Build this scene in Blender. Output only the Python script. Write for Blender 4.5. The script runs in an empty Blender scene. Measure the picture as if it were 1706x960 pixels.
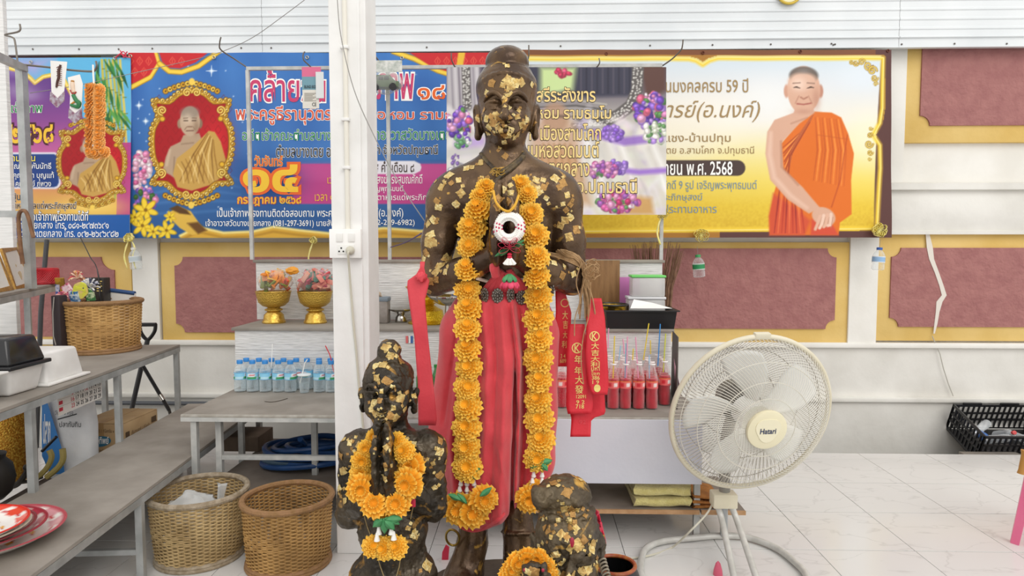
import bpy, bmesh, math, random
import numpy as np
from mathutils import Vector, Matrix, Quaternion, noise
from mathutils.bvhtree import BVHTree
scene = bpy.context.scene
COL = scene.collection
PI = math.pi
random.seed(7)
FPX, CW, CH = 1110.0, 1706.0, 960.0
CAMZ = 1.25
YAW = math.atan(32.0 / FPX)
PITCH = math.atan(68.0 / FPX)
cam_data = bpy.data.cameras.new('camera')
cam_data.sensor_width = 36.0
cam_data.lens = FPX / CW * 36.0
cam_data.clip_start = 0.05
cam = bpy.data.objects.new('camera', cam_data)
cam.location = (0, 0, CAMZ)
cam.rotation_euler = (PI / 2 - PITCH, 0, YAW)
COL.objects.link(cam)
scene.camera = cam
world = bpy.data.worlds.new('world')
scene.world = world
world.use_nodes = True
wbg = world.node_tree.nodes['Background']
wbg.inputs['Color'].default_value = (1.0, 0.985, 0.965, 1)
wbg.inputs['Strength'].default_value = 1.1
sun_data = bpy.data.lights.new('sun', 'SUN')
sun_data.energy = 1.05
sun_data.angle = math.radians(40)
sun_data.color = (1.0, 0.97, 0.92)
sun = bpy.data.objects.new('sun', sun_data)
sun.rotation_euler = (math.radians(52), 0, math.radians(28))
sun.location = (3, -3, 5)
COL.objects.link(sun)
scene.cycles.transparent_max_bounces = 32
scene.cycles.max_bounces = 10
vs = scene.view_settings
vs.view_transform = 'Standard'
vs.look = 'None'
vs.gamma = 1.0
vs.exposure = 0.0
vs.use_curve_mapping = False
_cy, _sy, _cp, _sp = math.cos(YAW), math.sin(YAW), math.cos(PITCH), math.sin(PITCH)
RIGHT = Vector((_cy, _sy, 0))
FWD = Vector((-_sy * _cp, _cy * _cp, -_sp))
UP = Vector((-_sy * _sp, _cy * _sp, _cp))
def ray(px, py):
    return FWD * FPX + RIGHT * (px - CW / 2) - UP * (py - CH / 2)
def P(px, py, Y):
    d = ray(px, py)
    t = Y / d.y
    return Vector((d.x * t, Y, CAMZ + d.z * t))
def G(px, py, z=0.0):
    d = ray(px, py)
    t = (z - CAMZ) / d.z
    return Vector((d.x * t, d.y * t, z))
def Pn(X, Yp, depth):
    """vectorised P for numpy arrays of pixel coordinates on the plane y=depth"""
    dx = FWD.x * FPX + RIGHT.x * (X - CW / 2) - UP.x * (Yp - CH / 2)
    dy = FWD.y * FPX + RIGHT.y * (X - CW / 2) - UP.y * (Yp - CH / 2)
    dz = FWD.z * FPX + RIGHT.z * (X - CW / 2) - UP.z * (Yp - CH / 2)
    t = depth / dy
    return dx * t, CAMZ + dz * t
def S(Y):
    """metres per pixel at distance Y"""
    return Y / FPX
def lin(c):
    if isinstance(c, str):
        c = c.lstrip('#')
        c = [int(c[i:i + 2], 16) / 255 for i in (0, 2, 4)]
    return tuple((x / 12.92 if x <= 0.04045 else ((x + 0.055) / 1.055) ** 2.4) for x in c)
def rgba(c):
    return (*lin(c), 1.0)
MATS = {}
def mat(name, col, rough=0.6, metal=0.0, col2=None, scale=20.0, bump=0.0, bscale=60.0, stretch=None,
        spec=0.5, detail=4.0, lo=0.35, hi=0.65, trans=0.0, coat=0.0, sheen=0.0):
    if name in MATS:
        return MATS[name]
    m = bpy.data.materials.new(name)
    m.use_nodes = True
    nt = m.node_tree
    b = nt.nodes['Principled BSDF']
    b.inputs['Roughness'].default_value = rough
    b.inputs['Metallic'].default_value = metal
    b.inputs['Specular IOR Level'].default_value = spec
    b.inputs['Coat Weight'].default_value = coat
    b.inputs['Sheen Weight'].default_value = sheen
    b.inputs['Transmission Weight'].default_value = trans
    b.inputs['Base Color'].default_value = rgba(col)
    if col2 is not None or bump:
        tc = nt.nodes.new('ShaderNodeTexCoord')
        mp = nt.nodes.new('ShaderNodeMapping')
        nt.links.new(tc.outputs['Object'], mp.inputs['Vector'])
        if stretch:
            mp.inputs['Scale'].default_value = stretch
    if col2 is not None:
        n = nt.nodes.new('ShaderNodeTexNoise')
        n.inputs['Scale'].default_value = scale
        n.inputs['Detail'].default_value = detail
        nt.links.new(mp.outputs[0], n.inputs['Vector'])
        r = nt.nodes.new('ShaderNodeValToRGB')
        r.color_ramp.elements[0].position = lo
        r.color_ramp.elements[1].position = hi
        r.color_ramp.elements[0].color = rgba(col)
        r.color_ramp.elements[1].color = rgba(col2)
        nt.links.new(n.outputs['Fac'], r.inputs['Fac'])
        nt.links.new(r.outputs['Color'], b.inputs['Base Color'])
    if bump:
        n2 = nt.nodes.new('ShaderNodeTexNoise')
        n2.inputs['Scale'].default_value = bscale
        n2.inputs['Detail'].default_value = 5
        nt.links.new(mp.outputs[0], n2.inputs['Vector'])
        bp = nt.nodes.new('ShaderNodeBump')
        bp.inputs['Strength'].default_value = bump
        bp.inputs['Distance'].default_value = 0.01
        nt.links.new(n2.outputs['Fac'], bp.inputs['Height'])
        nt.links.new(bp.outputs['Normal'], b.inputs['Normal'])
    MATS[name] = m
    return m
def clear_mat(name, tint, alpha=0.35, rough=0.08):
    """thin clear plastic: part see-through, part glossy"""
    if name in MATS:
        return MATS[name]
    m = bpy.data.materials.new(name)
    m.use_nodes = True
    nt = m.node_tree
    b = nt.nodes['Principled BSDF']
    b.inputs['Base Color'].default_value = rgba(tint)
    b.inputs['Roughness'].default_value = rough
    b.inputs['Specular IOR Level'].default_value = 0.8
    tr = nt.nodes.new('ShaderNodeBsdfTransparent')
    t2 = [0.72 + 0.28 * x for x in lin(tint)]
    tr.inputs['Color'].default_value = (*t2, 1)
    fr = nt.nodes.new('ShaderNodeLayerWeight')
    fr.inputs['Blend'].default_value = 0.35
    mr = nt.nodes.new('ShaderNodeMapRange')
    mr.inputs['To Min'].default_value = alpha
    mr.inputs['To Max'].default_value = min(1.0, alpha + 0.5)
    nt.links.new(fr.outputs['Facing'], mr.inputs['Value'])
    mx = nt.nodes.new('ShaderNodeMixShader')
    nt.links.new(mr.outputs[0], mx.inputs['Fac'])
    nt.links.new(tr.outputs[0], mx.inputs[1])
    nt.links.new(b.outputs[0], mx.inputs[2])
    nt.links.new(mx.outputs[0], nt.nodes['Material Output'].inputs['Surface'])
    MATS[name] = m
    return m
def print_mat(name='printed_vinyl', rough=0.45, bump=0.0):
    """colour comes from the printed colour attribute"""
    if name in MATS:
        return MATS[name]
    m = bpy.data.materials.new(name)
    m.use_nodes = True
    nt = m.node_tree
    b = nt.nodes['Principled BSDF']
    b.inputs['Roughness'].default_value = rough
    b.inputs['Specular IOR Level'].default_value = 0.35
    a = nt.nodes.new('ShaderNodeAttribute')
    a.attribute_name = 'print'
    nt.links.new(a.outputs['Color'], b.inputs['Base Color'])
    MATS[name] = m
    return m
ROOTM = {}
def rotmat(ax, ay, az):
    return Matrix.Rotation(az, 4, 'Z') @ Matrix.Rotation(ay, 4, 'Y') @ Matrix.Rotation(ax, 4, 'X')
class MB:
    def __init__(self):
        self.v = []
        self.f = []
    def add(self, verts, faces, M=None):
        o = len(self.v)
        if M is not None:
            verts = [M @ Vector(p) for p in verts]
        self.v.extend([tuple(p) for p in verts])
        self.f.extend([tuple(i + o for i in q) for q in faces])
        return self
    def box(self, lo, hi, M=None, bev=0.0):
        x0, y0, z0 = lo
        x1, y1, z1 = hi
        if bev <= 0:
            vs_ = [(x0, y0, z0), (x1, y0, z0), (x1, y1, z0), (x0, y1, z0), (x0, y0, z1), (x1, y0, z1), (x1, y1, z1), (x0, y1, z1)]
            fs = [(0, 3, 2, 1), (4, 5, 6, 7), (0, 1, 5, 4), (1, 2, 6, 5), (2, 3, 7, 6), (3, 0, 4, 7)]
            return self.add(vs_, fs, M)
        bm = bmesh.new()
        bmesh.ops.create_cube(bm, size=1.0)
        for q in bm.verts:
            q.co = Vector((x0 + (q.co.x + .5) * (x1 - x0), y0 + (q.co.y + .5) * (y1 - y0), z0 + (q.co.z + .5) * (z1 - z0)))
        bmesh.ops.bevel(bm, geom=list(bm.edges), offset=bev, segments=2, affect='EDGES', profile=0.5)
        bm.verts.index_update()
        self.add([q.co.copy() for q in bm.verts], [tuple(q.index for q in fc.verts) for fc in bm.faces], M)
        bm.free()
        return self
    def beam(self, a, b, w, h, up=(0, 0, 1)):
        a, b = Vector(a), Vector(b)
        d = (b - a)
        L = d.length
        d.normalize()
        up = Vector(up)
        if abs(d.dot(up)) > 0.98:
            up = Vector((0, 1, 0))
        s = d.cross(up).normalized()
        u = s.cross(d).normalized()
        M = Matrix(((s.x, d.x, u.x, a.x), (s.y, d.y, u.y, a.y), (s.z, d.z, u.z, a.z), (0, 0, 0, 1)))
        return self.box((-w / 2, 0, -h / 2), (w / 2, L, h / 2), M)
    def tube(self, pts, r, n=8, closed=False, cap=True):
        pts = [Vector(p) for p in pts]
        m = len(pts)
        if not hasattr(r, '__len__'):
            r = [r] * m
        vs_, fs = [], []
        T = []
        for i in range(m):
            if closed:
                t = pts[(i + 1) % m] - pts[i - 1]
            else:
                t = pts[min(i + 1, m - 1)] - pts[max(i - 1, 0)]
            if t.length < 1e-9:
                t = Vector((0, 0, 1))
            T.append(t.normalized())
        ref = Vector((0, 0, 1)) if abs(T[0].z) < 0.9 else Vector((1, 0, 0))
        u = T[0].cross(ref).normalized()
        for i in range(m):
            u = (u - T[i] * u.dot(T[i]))
            if u.length < 1e-6:
                u = T[i].orthogonal()
            u.normalize()
            w = T[i].cross(u)
            for k in range(n):
                a = 2 * PI * k / n
                vs_.append(pts[i] + (u * math.cos(a) + w * math.sin(a)) * r[i])
        rings = m if closed else m - 1
        for i in range(rings):
            j = (i + 1) % m
            for k in range(n):
                l = (k + 1) % n
                fs.append((i * n + k, i * n + l, j * n + l, j * n + k))
        if cap and not closed:
            fs.append(tuple(range(n))[::-1])
            fs.append(tuple((m - 1) * n + k for k in range(n)))
        return self.add(vs_, fs)
    def lathe(self, prof, n=24, M=None, ax=1.0, ay=1.0, capb=True, capt=False, expo=None):
        vs_, fs = [], []
        for (r, z) in prof:
            for k in range(n):
                a = 2 * PI * k / n
                c, s = math.cos(a), math.sin(a)
                if expo:
                    c = math.copysign(abs(c) ** expo, c)
                    s = math.copysign(abs(s) ** expo, s)
                vs_.append((r * c * ax, r * s * ay, z))
        for i in range(len(prof) - 1):
            for k in range(n):
                l = (k + 1) % n
                fs.append((i * n + k, i * n + l, (i + 1) * n + l, (i + 1) * n + k))
        if capb and prof[0][0] > 1e-5:
            fs.append(tuple(range(n))[::-1])
        if capt and prof[-1][0] > 1e-5:
            o = (len(prof) - 1) * n
            fs.append(tuple(o + k for k in range(n)))
        return self.add(vs_, fs, M)
    def prism(self, poly, y0, y1, M=None):
        """poly in x,z ; extruded along y from y0 (front) to y1"""
        n = len(poly)
        vs_ = [(p[0], y0, p[1]) for p in poly] + [(p[0], y1, p[1]) for p in poly]
        fs = [tuple(range(n)), tuple(range(n, 2 * n))[::-1]]
        for i in range(n):
            j = (i + 1) % n
            fs.append((i, i + n, j + n, j))
        return self.add(vs_, fs, M)
    def sphere(self, c, r, n=12, m=8, M=None):
        if not hasattr(r, '__len__'):
            r = (r, r, r)
        vs_ = [(c[0], c[1], c[2] - r[2])]
        for i in range(1, m):
            t = PI * i / m - PI / 2
            for k in range(n):
                a = 2 * PI * k / n
                vs_.append((c[0] + r[0] * math.cos(t) * math.cos(a), c[1] + r[1] * math.cos(t) * math.sin(a), c[2] + r[2] * math.sin(t)))
        vs_.append((c[0], c[1], c[2] + r[2]))
        fs = []
        for k in range(n):
            fs.append((0, 1 + (k + 1) % n, 1 + k))
        for i in range(m - 2):
            for k in range(n):
                a, b = 1 + i * n + k, 1 + i * n + (k + 1) % n
                fs.append((a, b, b + n, a + n))
        t = len(vs_) - 1
        o = 1 + (m - 2) * n
        for k in range(n):
            fs.append((o + k, o + (k + 1) % n, t))
        return self.add(vs_, fs, M)
    def grid(self, fn, nu, nv, closeu=False):
        """fn(u,v)->point, u,v in 0..1"""
        vs_ = []
        mu = nu if closeu else nu + 1
        for j in range(nv + 1):
            for i in range(mu):
                vs_.append(fn(i / nu, j / nv))
        fs = []
        for j in range(nv):
            for i in range(nu):
                i2 = (i + 1) % mu
                fs.append((j * mu + i, j * mu + i2, (j + 1) * mu + i2, (j + 1) * mu + i))
        return self.add(vs_, fs)
    def build(self, name, m, parent=None, smooth=True, world=True, origin=None, angle=40, solid=0.0):
        me = bpy.data.meshes.new(name)
        if parent is not None and world and parent.name in ROOTM:
            inv = ROOTM[parent.name].inverted()
            self.v = [tuple(inv @ Vector(p)) for p in self.v]
        if origin is not None:
            self.v = [(p[0] - origin[0], p[1] - origin[1], p[2] - origin[2]) for p in self.v]
        me.from_pydata(self.v, [], self.f)
        me.validate()
        return mobj(name, me, m, parent, smooth, origin, angle, solid)
def mobj(name, me, m, parent=None, smooth=True, origin=None, angle=40, solid=0.0):
    if m is not None:
        me.materials.append(m)
    if smooth and len(me.polygons):
        me.polygons.foreach_set('use_smooth', [True] * len(me.polygons))
        try:
            me.set_sharp_from_angle(angle=math.radians(angle))
        except Exception:
            pass
    o = bpy.data.objects.new(name, me)
    COL.objects.link(o)
    if parent is not None:
        o.parent = parent
        if parent.name in ROOTM:
            ROOTM[o.name] = ROOTM[parent.name]
    elif origin is not None:
        o.location = origin
    if solid:
        md = o.modifiers.new('thickness', 'SOLIDIFY')
        md.thickness = solid
        md.offset = 0
    return o
def tag(o, label=None, cat=None, group=None, kind=None):
    if label:
        o['label'] = label
    if cat:
        o['category'] = cat
    if group:
        o['group'] = group
    if kind:
        o['kind'] = kind
    return o
def thing(name, label, cat, loc=(0, 0, 0), rotz=0.0, group=None):
    o = bpy.data.objects.new(name, None)
    COL.objects.link(o)
    o.empty_display_size = 0.05
    o.location = loc
    o.rotation_euler = (0, 0, rotz)
    ROOTM[o.name] = Matrix.Translation(Vector(loc)) @ Matrix.Rotation(rotz, 4, 'Z')
    return tag(o, label, cat, group)
def struct(name, o=None, loc=(0, 0, 0)):
    if o is None:
        o = bpy.data.objects.new(name, None)
        COL.objects.link(o)
        o.empty_display_size = 0.05
        o.location = loc
        ROOTM[o.name] = Matrix.Translation(Vector(loc))
    o['kind'] = 'structure'
    return o
def dup(root, loc, rotz=0.0, label=None, group=None, scale=None, rot=None):
    r = root.copy()
    COL.objects.link(r)
    r.location = loc
    r.rotation_euler = rot if rot else (0, 0, rotz)
    if scale:
        r.scale = scale if hasattr(scale, '__len__') else (scale,) * 3
    if label:
        r['label'] = label
    if group:
        r['group'] = group
    for ch in list(root.children):
        c = ch.copy()
        COL.objects.link(c)
        c.parent = r
        for g in list(ch.children):
            d = g.copy()
            COL.objects.link(d)
            d.parent = c
    return r
def under(part, *subs):
    """make sub-parts of a part"""
    for s in subs:
        s.parent = part
def arc(c, r, a0, a1, n, plane='xz'):
    out = []
    for i in range(n + 1):
        a = a0 + (a1 - a0) * i / n
        x, y = r * math.cos(a), r * math.sin(a)
        if plane == 'xz':
            out.append(Vector((c[0] + x, c[1], c[2] + y)))
        elif plane == 'xy':
            out.append(Vector((c[0] + x, c[1] + y, c[2])))
        else:
            out.append(Vector((c[0], c[1] + x, c[2] + y)))
    return out
def spline(pts, n=8):
    """Catmull-Rom through pts"""
    pts = [Vector(p) for p in pts]
    out = []
    for i in range(len(pts) - 1):
        p0 = pts[max(i - 1, 0)]
        p1, p2 = pts[i], pts[i + 1]
        p3 = pts[min(i + 2, len(pts) - 1)]
        for k in range(n):
            t = k / n
            out.append(0.5 * ((2 * p1) + (p2 - p0) * t + (2 * p0 - 5 * p1 + 4 * p2 - p3) * t * t + (3 * p1 - p0 - 3 * p2 + p3) * t ** 3))
    out.append(pts[-1])
    return out
def glyph_mesh(body, bold=0.0, shear=0.0):
    c = bpy.data.curves.new('txt', 'FONT')
    c.body = body
    c.offset = bold
    c.shear = shear
    c.resolution_u = 3
    o = bpy.data.objects.new('txt', c)
    COL.objects.link(o)
    bpy.context.view_layer.update()
    me = bpy.data.meshes.new_from_object(o)
    v = np.empty(len(me.vertices) * 3, np.float32)
    me.vertices.foreach_get('co', v)
    v = v.reshape(-1, 3)
    faces = [tuple(p.vertices) for p in me.polygons]
    bpy.data.objects.remove(o)
    bpy.data.curves.remove(c)
    bpy.data.meshes.remove(me)
    return v, faces
def lettering(body, box, fn, m, parent, bold=0.0, name='lettering', shear=0.0, outline=None, label=None):
    """body fitted into box=(x0,y0,x1,y1) (y down); fn(x,y,layer)->world point. outline=(material,width)"""
    v0, f0 = glyph_mesh(body, bold, shear)
    if not len(v0):
        return None
    lo, hi = v0.min(0), v0.max(0)
    x0, y0, x1, y1 = box
    sx = (x1 - x0) / max(hi[0] - lo[0], 1e-6)
    sy = (y1 - y0) / max(hi[1] - lo[1], 1e-6)
    iv = sorted((min(v0[k][0] for k in f), max(v0[k][0] for k in f)) for f in f0)
    words = []
    for a, b in iv:
        if words and a - words[-1][1] < .19:
            words[-1][1] = max(words[-1][1], b)
        else:
            words.append([a, b])
    def which(v, f):
        c = sum(v[k][0] for k in f) / len(f)
        return min(range(len(words)), key=lambda w: max(words[w][0] - c, c - words[w][1], 0))
    def put(v, fl, layer, mm, nm, par):
        use = sorted({k for f in fl for k in f})
        ix = {k: n for n, k in enumerate(use)}
        mb = MB()
        mb.add([fn(x0 + (v[k][0] - lo[0]) * sx, y1 - (v[k][1] - lo[1]) * sy, layer) for k in use], [tuple(ix[k] for k in f) for f in fl])
        return mb.build(nm, mm, par, smooth=False)
    g0 = [[] for _ in words]
    for f in f0:
        g0[which(v0, f)].append(f)
    if outline:
        v1, f1 = glyph_mesh(body, bold + outline[1], shear)
        g1 = [[] for _ in words]
        for f in f1:
            g1[which(v1, f)].append(f)
    for w in range(len(words)):
        o = put(v0, g0[w], 2, m, name, parent)
        if outline and g1[w]:
            put(v1, g1[w], 1, outline[0], name + '_outline', o)
    if label:
        o['label'] = label
    return o
# ================================================================== THE SETTING
WALLY = 4.55
PLATY = 4.035
M_white = mat('white_paint', '#e9e7e1', 0.6, col2='#dedbd3', scale=3.0, bump=0.15, bscale=25)
M_dado = mat('weathered_white_plaster', '#e2e0da', 0.75, col2='#cbc8c0', scale=2.2, bump=0.3, bscale=14, lo=0.42, hi=0.75, detail=8)
M_yellow = mat('ochre_paint', '#e0c077', 0.7, col2='#d5b160', scale=3.0, bump=0.2, bscale=30)
M_maroon = mat('maroon_rough_render', '#a5706c', 0.8, col2='#996462', scale=12, bump=0.9, bscale=38)
M_steel = mat('galvanised_steel', '#b3b5b4', 0.42, 0.35, col2='#9a9c9b', scale=14, bump=0.05)
M_steel_paint = mat('grey_painted_steel', '#c7c7c3', 0.5, 0.15, col2='#aeb0ae', scale=18)
floor = MB().box((-4.6, -0.6, -0.03), (4.6, PLATY, -0.006)).build('floor', mat('grout', '#8a8985', 0.9), smooth=False)
struct('floor', floor)
def tile_mat(k):
    nm = 'marble_tile_%s' % 'abc'[k]
    m = mat(nm, '#e4e3e0', 0.16, spec=0.5)
    nt = m.node_tree
    b = nt.nodes['Principled BSDF']
    tc = nt.nodes.new('ShaderNodeTexCoord')
    mp = nt.nodes.new('ShaderNodeMapping')
    mp.inputs['Rotation'].default_value = (0, 0, 0.6 + k * 0.9)
    mp.inputs['Location'].default_value = (k * 3.1, k * 1.7, 0)
    mp.inputs['Scale'].default_value = (1.0, 2.6, 1)
    nt.links.new(tc.outputs['Object'], mp.inputs['Vector'])
    w = nt.nodes.new('ShaderNodeTexNoise')
    w.inputs['Scale'].default_value = 1.8
    w.inputs['Detail'].default_value = 4
    w.inputs['Distortion'].default_value = .8
    nt.links.new(mp.outputs[0], w.inputs['Vector'])
    r = nt.nodes.new('ShaderNodeValToRGB')
    e = r.color_ramp.elements
    e[0].position, e[0].color = 0.485, rgba('#dddcda')
    e[1].position, e[1].color = 0.515, rgba('#dddcda')
    x = r.color_ramp.elements.new(0.50)
    x.color = rgba('#d0cfcd')
    nt.links.new(w.outputs['Fac'], r.inputs['Fac'])
    nt.links.new(r.outputs['Color'], b.inputs['Base Color'])
    return m
TS = 0.40
tmesh = []
for k in range(3):
    bm = MB().box((-TS / 2 + 0.0014, -TS / 2 + 0.003, -0.008), (TS / 2 - 0.0014, TS / 2 - 0.003, 0), bev=0.0006)
    me = bpy.data.meshes.new('tile')
    me.from_pydata(bm.v, [], bm.f)
    me.materials.append(tile_mat(k))
    tmesh.append(me)
TX0 = G(1508, 805.5).x
TY0 = G(1508, 805.5).y
ix0, ix1 = int((-3.8 - TX0) / TS), int((4.4 - TX0) / TS)
iy0, iy1 = int((1.2 - TY0) / TS), int((PLATY - TY0) / TS) + 1
for i in range(ix0, ix1):
    for j in range(iy0, iy1):
        cx, cy = TX0 + (i + .5) * TS, TY0 + (j + .5) * TS
        if cy - TS / 2 > PLATY - 0.02:
            continue
        cut = cy + TS / 2 > PLATY
        o = bpy.data.objects.new('tile', tmesh[random.randrange(3)])
        COL.objects.link(o)
        if cut:
            y0_ = cy - TS / 2
            o.scale = (1, (PLATY - y0_) / TS, 1)
            cy = (y0_ + PLATY) / 2
        o.location = (cx, cy, 0)
        o.rotation_euler = (0, 0, random.choice((0, PI)))
        o.parent = floor
gut = MB().box((-4.8, PLATY - .05, -.34), (4.8, WALLY + .1, -.30)).build('floor_gutter', mat('gutter_concrete', '#8f8c86', .9, col2='#77746e', scale=6, bump=.3), smooth=False)
struct('floor_gutter', gut)
MB().box((-4.6, PLATY - .05, -.30), (4.6, PLATY - .001, -.031)).build('platform_edge', MATS['gutter_concrete'], floor, smooth=False)
wall = MB().box((-5.0, WALLY, -0.34), (5.0, WALLY + 0.12, 3.4)).build('wall_back', M_white, smooth=False)
struct('wall_back', wall)
def wz(py, px=1500, Y=WALLY):
    return P(px, py, Y).z
def wx(px, py=480, Y=WALLY):
    return P(px, py, Y).x
zd_top, zd_mid = wz(571), wz(664)
MB().box((-5.0, WALLY - 0.05, -.299), (5.0, WALLY + 0.01, zd_mid)).build('plinth', M_dado, wall, smooth=False)
MB().box((-5.0, WALLY - 0.075, zd_mid - 0.012), (5.0, WALLY + 0.01, zd_mid + 0.018), bev=0.005).build('plinth_moulding', M_dado, wall)
MB().box((-5.0, WALLY - 0.03, zd_mid + 0.015), (5.0, WALLY + 0.01, zd_top - 0.02)).build('dado', M_dado, wall, smooth=False)
MB().box((-5.0, WALLY - 0.06, zd_top - 0.03), (5.0, WALLY + 0.01, zd_top + 0.005), bev=0.006).build('dado_cap', M_white, wall)
def notched(x0, z0, x1, z1, r, n=6):
    """rectangle with concave quarter-round corners"""
    pts = []
    for (cx, cz, a0) in ((x0, z0, PI / 2), (x1, z0, PI), (x1, z1, 1.5 * PI), (x0, z1, 0)):
        for i in range(n + 1):
            a = a0 - i / n * PI / 2
            pts.append((cx + r * math.cos(a), cz + r * math.sin(a)))
    return pts
def panel(px0, py0, px1, py1, mx0, my0, mx1, my1, r, notch=True):
    """yellow slab with a maroon field in it"""
    a, b = P(px0, py0, WALLY), P(px1, py1, WALLY)
    o = MB().box((a.x, WALLY - 0.035, b.z), (b.x, WALLY + 0.005, a.z), bev=0.004).build('yellow_panel', M_yellow, wall)
    a, b = P(mx0, my0, WALLY), P(mx1, my1, WALLY)
    poly = notched(a.x, b.z, b.x, a.z, r) if notch else [(a.x, b.z), (b.x, b.z), (b.x, a.z), (a.x, a.z)]
    MB().prism(poly, WALLY - 0.047, WALLY - 0.03).build('maroon_field', M_maroon, o, smooth=False)
panel(-160, 404, 228, 577, -130, 428, 201, 560, 0.09)
panel(271, 404, 1409, 571, 296, 428, 760, 554, 0.06)
a, b = P(820, 414, WALLY), P(1385, 547, WALLY)
MB().prism(notched(a.x, b.z, b.x, a.z, 0.06), WALLY - 0.047, WALLY - 0.03).build('maroon_field', M_maroon, wall, smooth=False)
panel(1456, 388, 2050, 569, 1480, 413, 2020, 545, 0.06)
panel(1501, 40, 2050, 237, 1532, 40, 2020, 209, 0.065, True)
zc0, zc1, zc2 = wz(388), wz(318), wz(308)
prof = [(0, zc0 - 0.012), (-0.075, zc0 - 0.012), (-0.075, zc0 + 0.012)]
for i in range(9):
    t = i / 8
    prof.append((-0.06 - 0.02 * math.sin(t * PI), zc0 + 0.015 + (zc1 - zc0 - 0.02) * t))
prof += [(-0.095, zc1), (-0.095, zc2), (-0.055, zc2 + 0.01), (0, zc2 + 0.01)]
mb = MB()
n = len(prof)
vv = [(-5.0, WALLY + q[0], q[1]) for q in prof] + [(5.0, WALLY + q[0], q[1]) for q in prof]
mb.add(vv, [(i, i + 1, i + 1 + n, i + n) for i in range(n - 1)])
mb.build('cornice', M_dado, wall, angle=25)
a, b = P(1478, 80, WALLY), P(1501, 240, WALLY)
MB().box((a.x - .12, WALLY - 0.04, zc2), (b.x, WALLY + .01, 3.3)).build('pilaster', M_white, wall, smooth=False)
for (q0, q1) in ((228, 271), (1409, 1456)):
    MB().box((wx(q0), WALLY - 0.05, zd_top), (wx(q1), WALLY + .01, zc0), bev=0.003).build('pilaster', M_white, wall, smooth=False)
a, b = wx(190), wx(216)
MB().box((a, WALLY - 0.05, zc0), (b + .02, WALLY + .01, 3.3)).build('pilaster', M_white, wall, smooth=False)
a, b = P(20, 60, WALLY), P(178, 237, WALLY)
o = MB().box((a.x - .3, WALLY - 0.03, b.z), (b.x, WALLY, 2.75)).build('yellow_panel', M_yellow, wall, smooth=False)
MB().box((a.x - .3, WALLY - 0.04, b.z + .08), (wx(138), WALLY - .02, 2.7)).build('maroon_field', M_maroon, o, smooth=False)
M_crack = mat('crack_filler', '#dcd5cb', 0.9)
pts = [(1545, 388), (1549, 413), (1552, 432), (1561, 455), (1568, 475), (1573, 492), (1565, 503), (1562, 520), (1559, 540), (1556, 556)]
wid = [3, 5, 4, 3.5, 3.5, 4, 5, 3, 2.5, 1.2]
mb = MB()
vv, ff = [], []
for i, (q, w) in enumerate(zip(pts, wid)):
    l, r = P(q[0] - w, q[1], WALLY - .049), P(q[0] + w, q[1], WALLY - .049)
    vv += [l, r]
    if i:
        ff.append((2 * i - 2, 2 * i - 1, 2 * i + 1, 2 * i))
mb.add(vv, ff)
mb.build('crack_repair', M_crack, wall, smooth=False, solid=0.003)
mb = MB()
mb.tube([P(x, y, WALLY - .05) for x, y in ((1553, 560), (1566, 590), (1572, 615), (1580, 640), (1588, 660))], 0.003, 5)
mb.build('crack', mat('crack_grey', '#b5b1a8', 0.9), wall)
MB().tube([(-3.6, WALLY - .075, wz(676)), (-1.5, WALLY - .075, wz(676))], 0.014, 8).build('wall_conduit', mat('conduit_grey', '#5a5d62', 0.6), wall)
SHY = WALLY - .12
M_sheet = mat('white_sheet_metal', '#e2e6e8', 0.35, 0.0, col2='#d6dbde', scale=2.0)
zb = P(853, 84, SHY).z
sheet = struct('wall_upper', None, (0, SHY, zb))
prof = [(0.0, 0.0), (0.0, 0.052), (-0.012, 0.058), (-0.012, 0.064), (0.0, 0.07)]
z = 0.07
for k in range(24):
    prof += [(0.0, z + 0.036), (-0.005, z + 0.042), (-0.005, z + 0.052), (0.0, z + 0.058)]
    z += 0.060
xs_ = [-5.0, wx(437, 60, SHY), wx(700, 60, SHY), wx(1498, 60, SHY), 5.0]
for i in range(4):
    if i == 1:
        continue
    xa, xb = xs_[i], xs_[i + 1]
    if i == 0:
        xb = xs_[2]
        xb = xs_[1]
    if i == 2:
        xa = xs_[1]
    n = len(prof)
    mb = MB()
    vv = [(xa, SHY + q[0], zb + q[1]) for q in prof] + [(xb - 0.002, SHY + q[0], zb + q[1]) for q in prof]
    mb.add(vv, [(k, k + 1, k + 1 + n, k + n) for k in range(n - 1)])
    mb.build('metal_sheet', M_sheet, sheet, smooth=False)
    mb = MB()
    mb.box((xa, SHY - 0.006, zb - 0.004), (xb - 0.002, SHY + 0.03, zb + 0.004))
    mb.build('edge_flashing', M_sheet, sheet, smooth=False)
M_screw = mat('rusty_screw', '#6b6560', 0.6, 0.4)
for px, py in ((5, 92), (55, 82), (132, 82), (198, 82), (254, 81), (402, 80), (452, 80), (711, 79), (934, 77), (1083, 76), (1187, 75), (1284, 74), (1385, 73), (1388, 75), (1391, 74), (1502, 74), (1590, 73), (1677, 73)):
    p = P(px, py, SHY)
    MB().sphere((p.x, SHY - .003, p.z), (0.006, 0.004, 0.006), 8, 5).build('screw', M_screw, sheet)
M_post = mat('white_gloss_post', '#efeeec', 0.5, col2='#e4e3e0', scale=5, bump=0.12, bscale=30)
pb = G(588, 923)
post = struct('trim_1', None, (pb.x, pb.y, 0))
PY = pb.y
xl, xr, xr2 = P(556, 600, PY).x, P(606, 600, PY).x, P(620, 600, PY).x
MB().box((xl, PY, 0), (xr, PY + 0.17, 3.0), bev=0.004).build('post_face', M_post, post, smooth=False)
MB().box((xr - .01, PY + 0.012, 0), (xr2 - .012, PY + 0.19, 3.0), bev=0.004).build('post_flange', M_post, post, smooth=False)
cx = P(577, 200, PY).x
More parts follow.
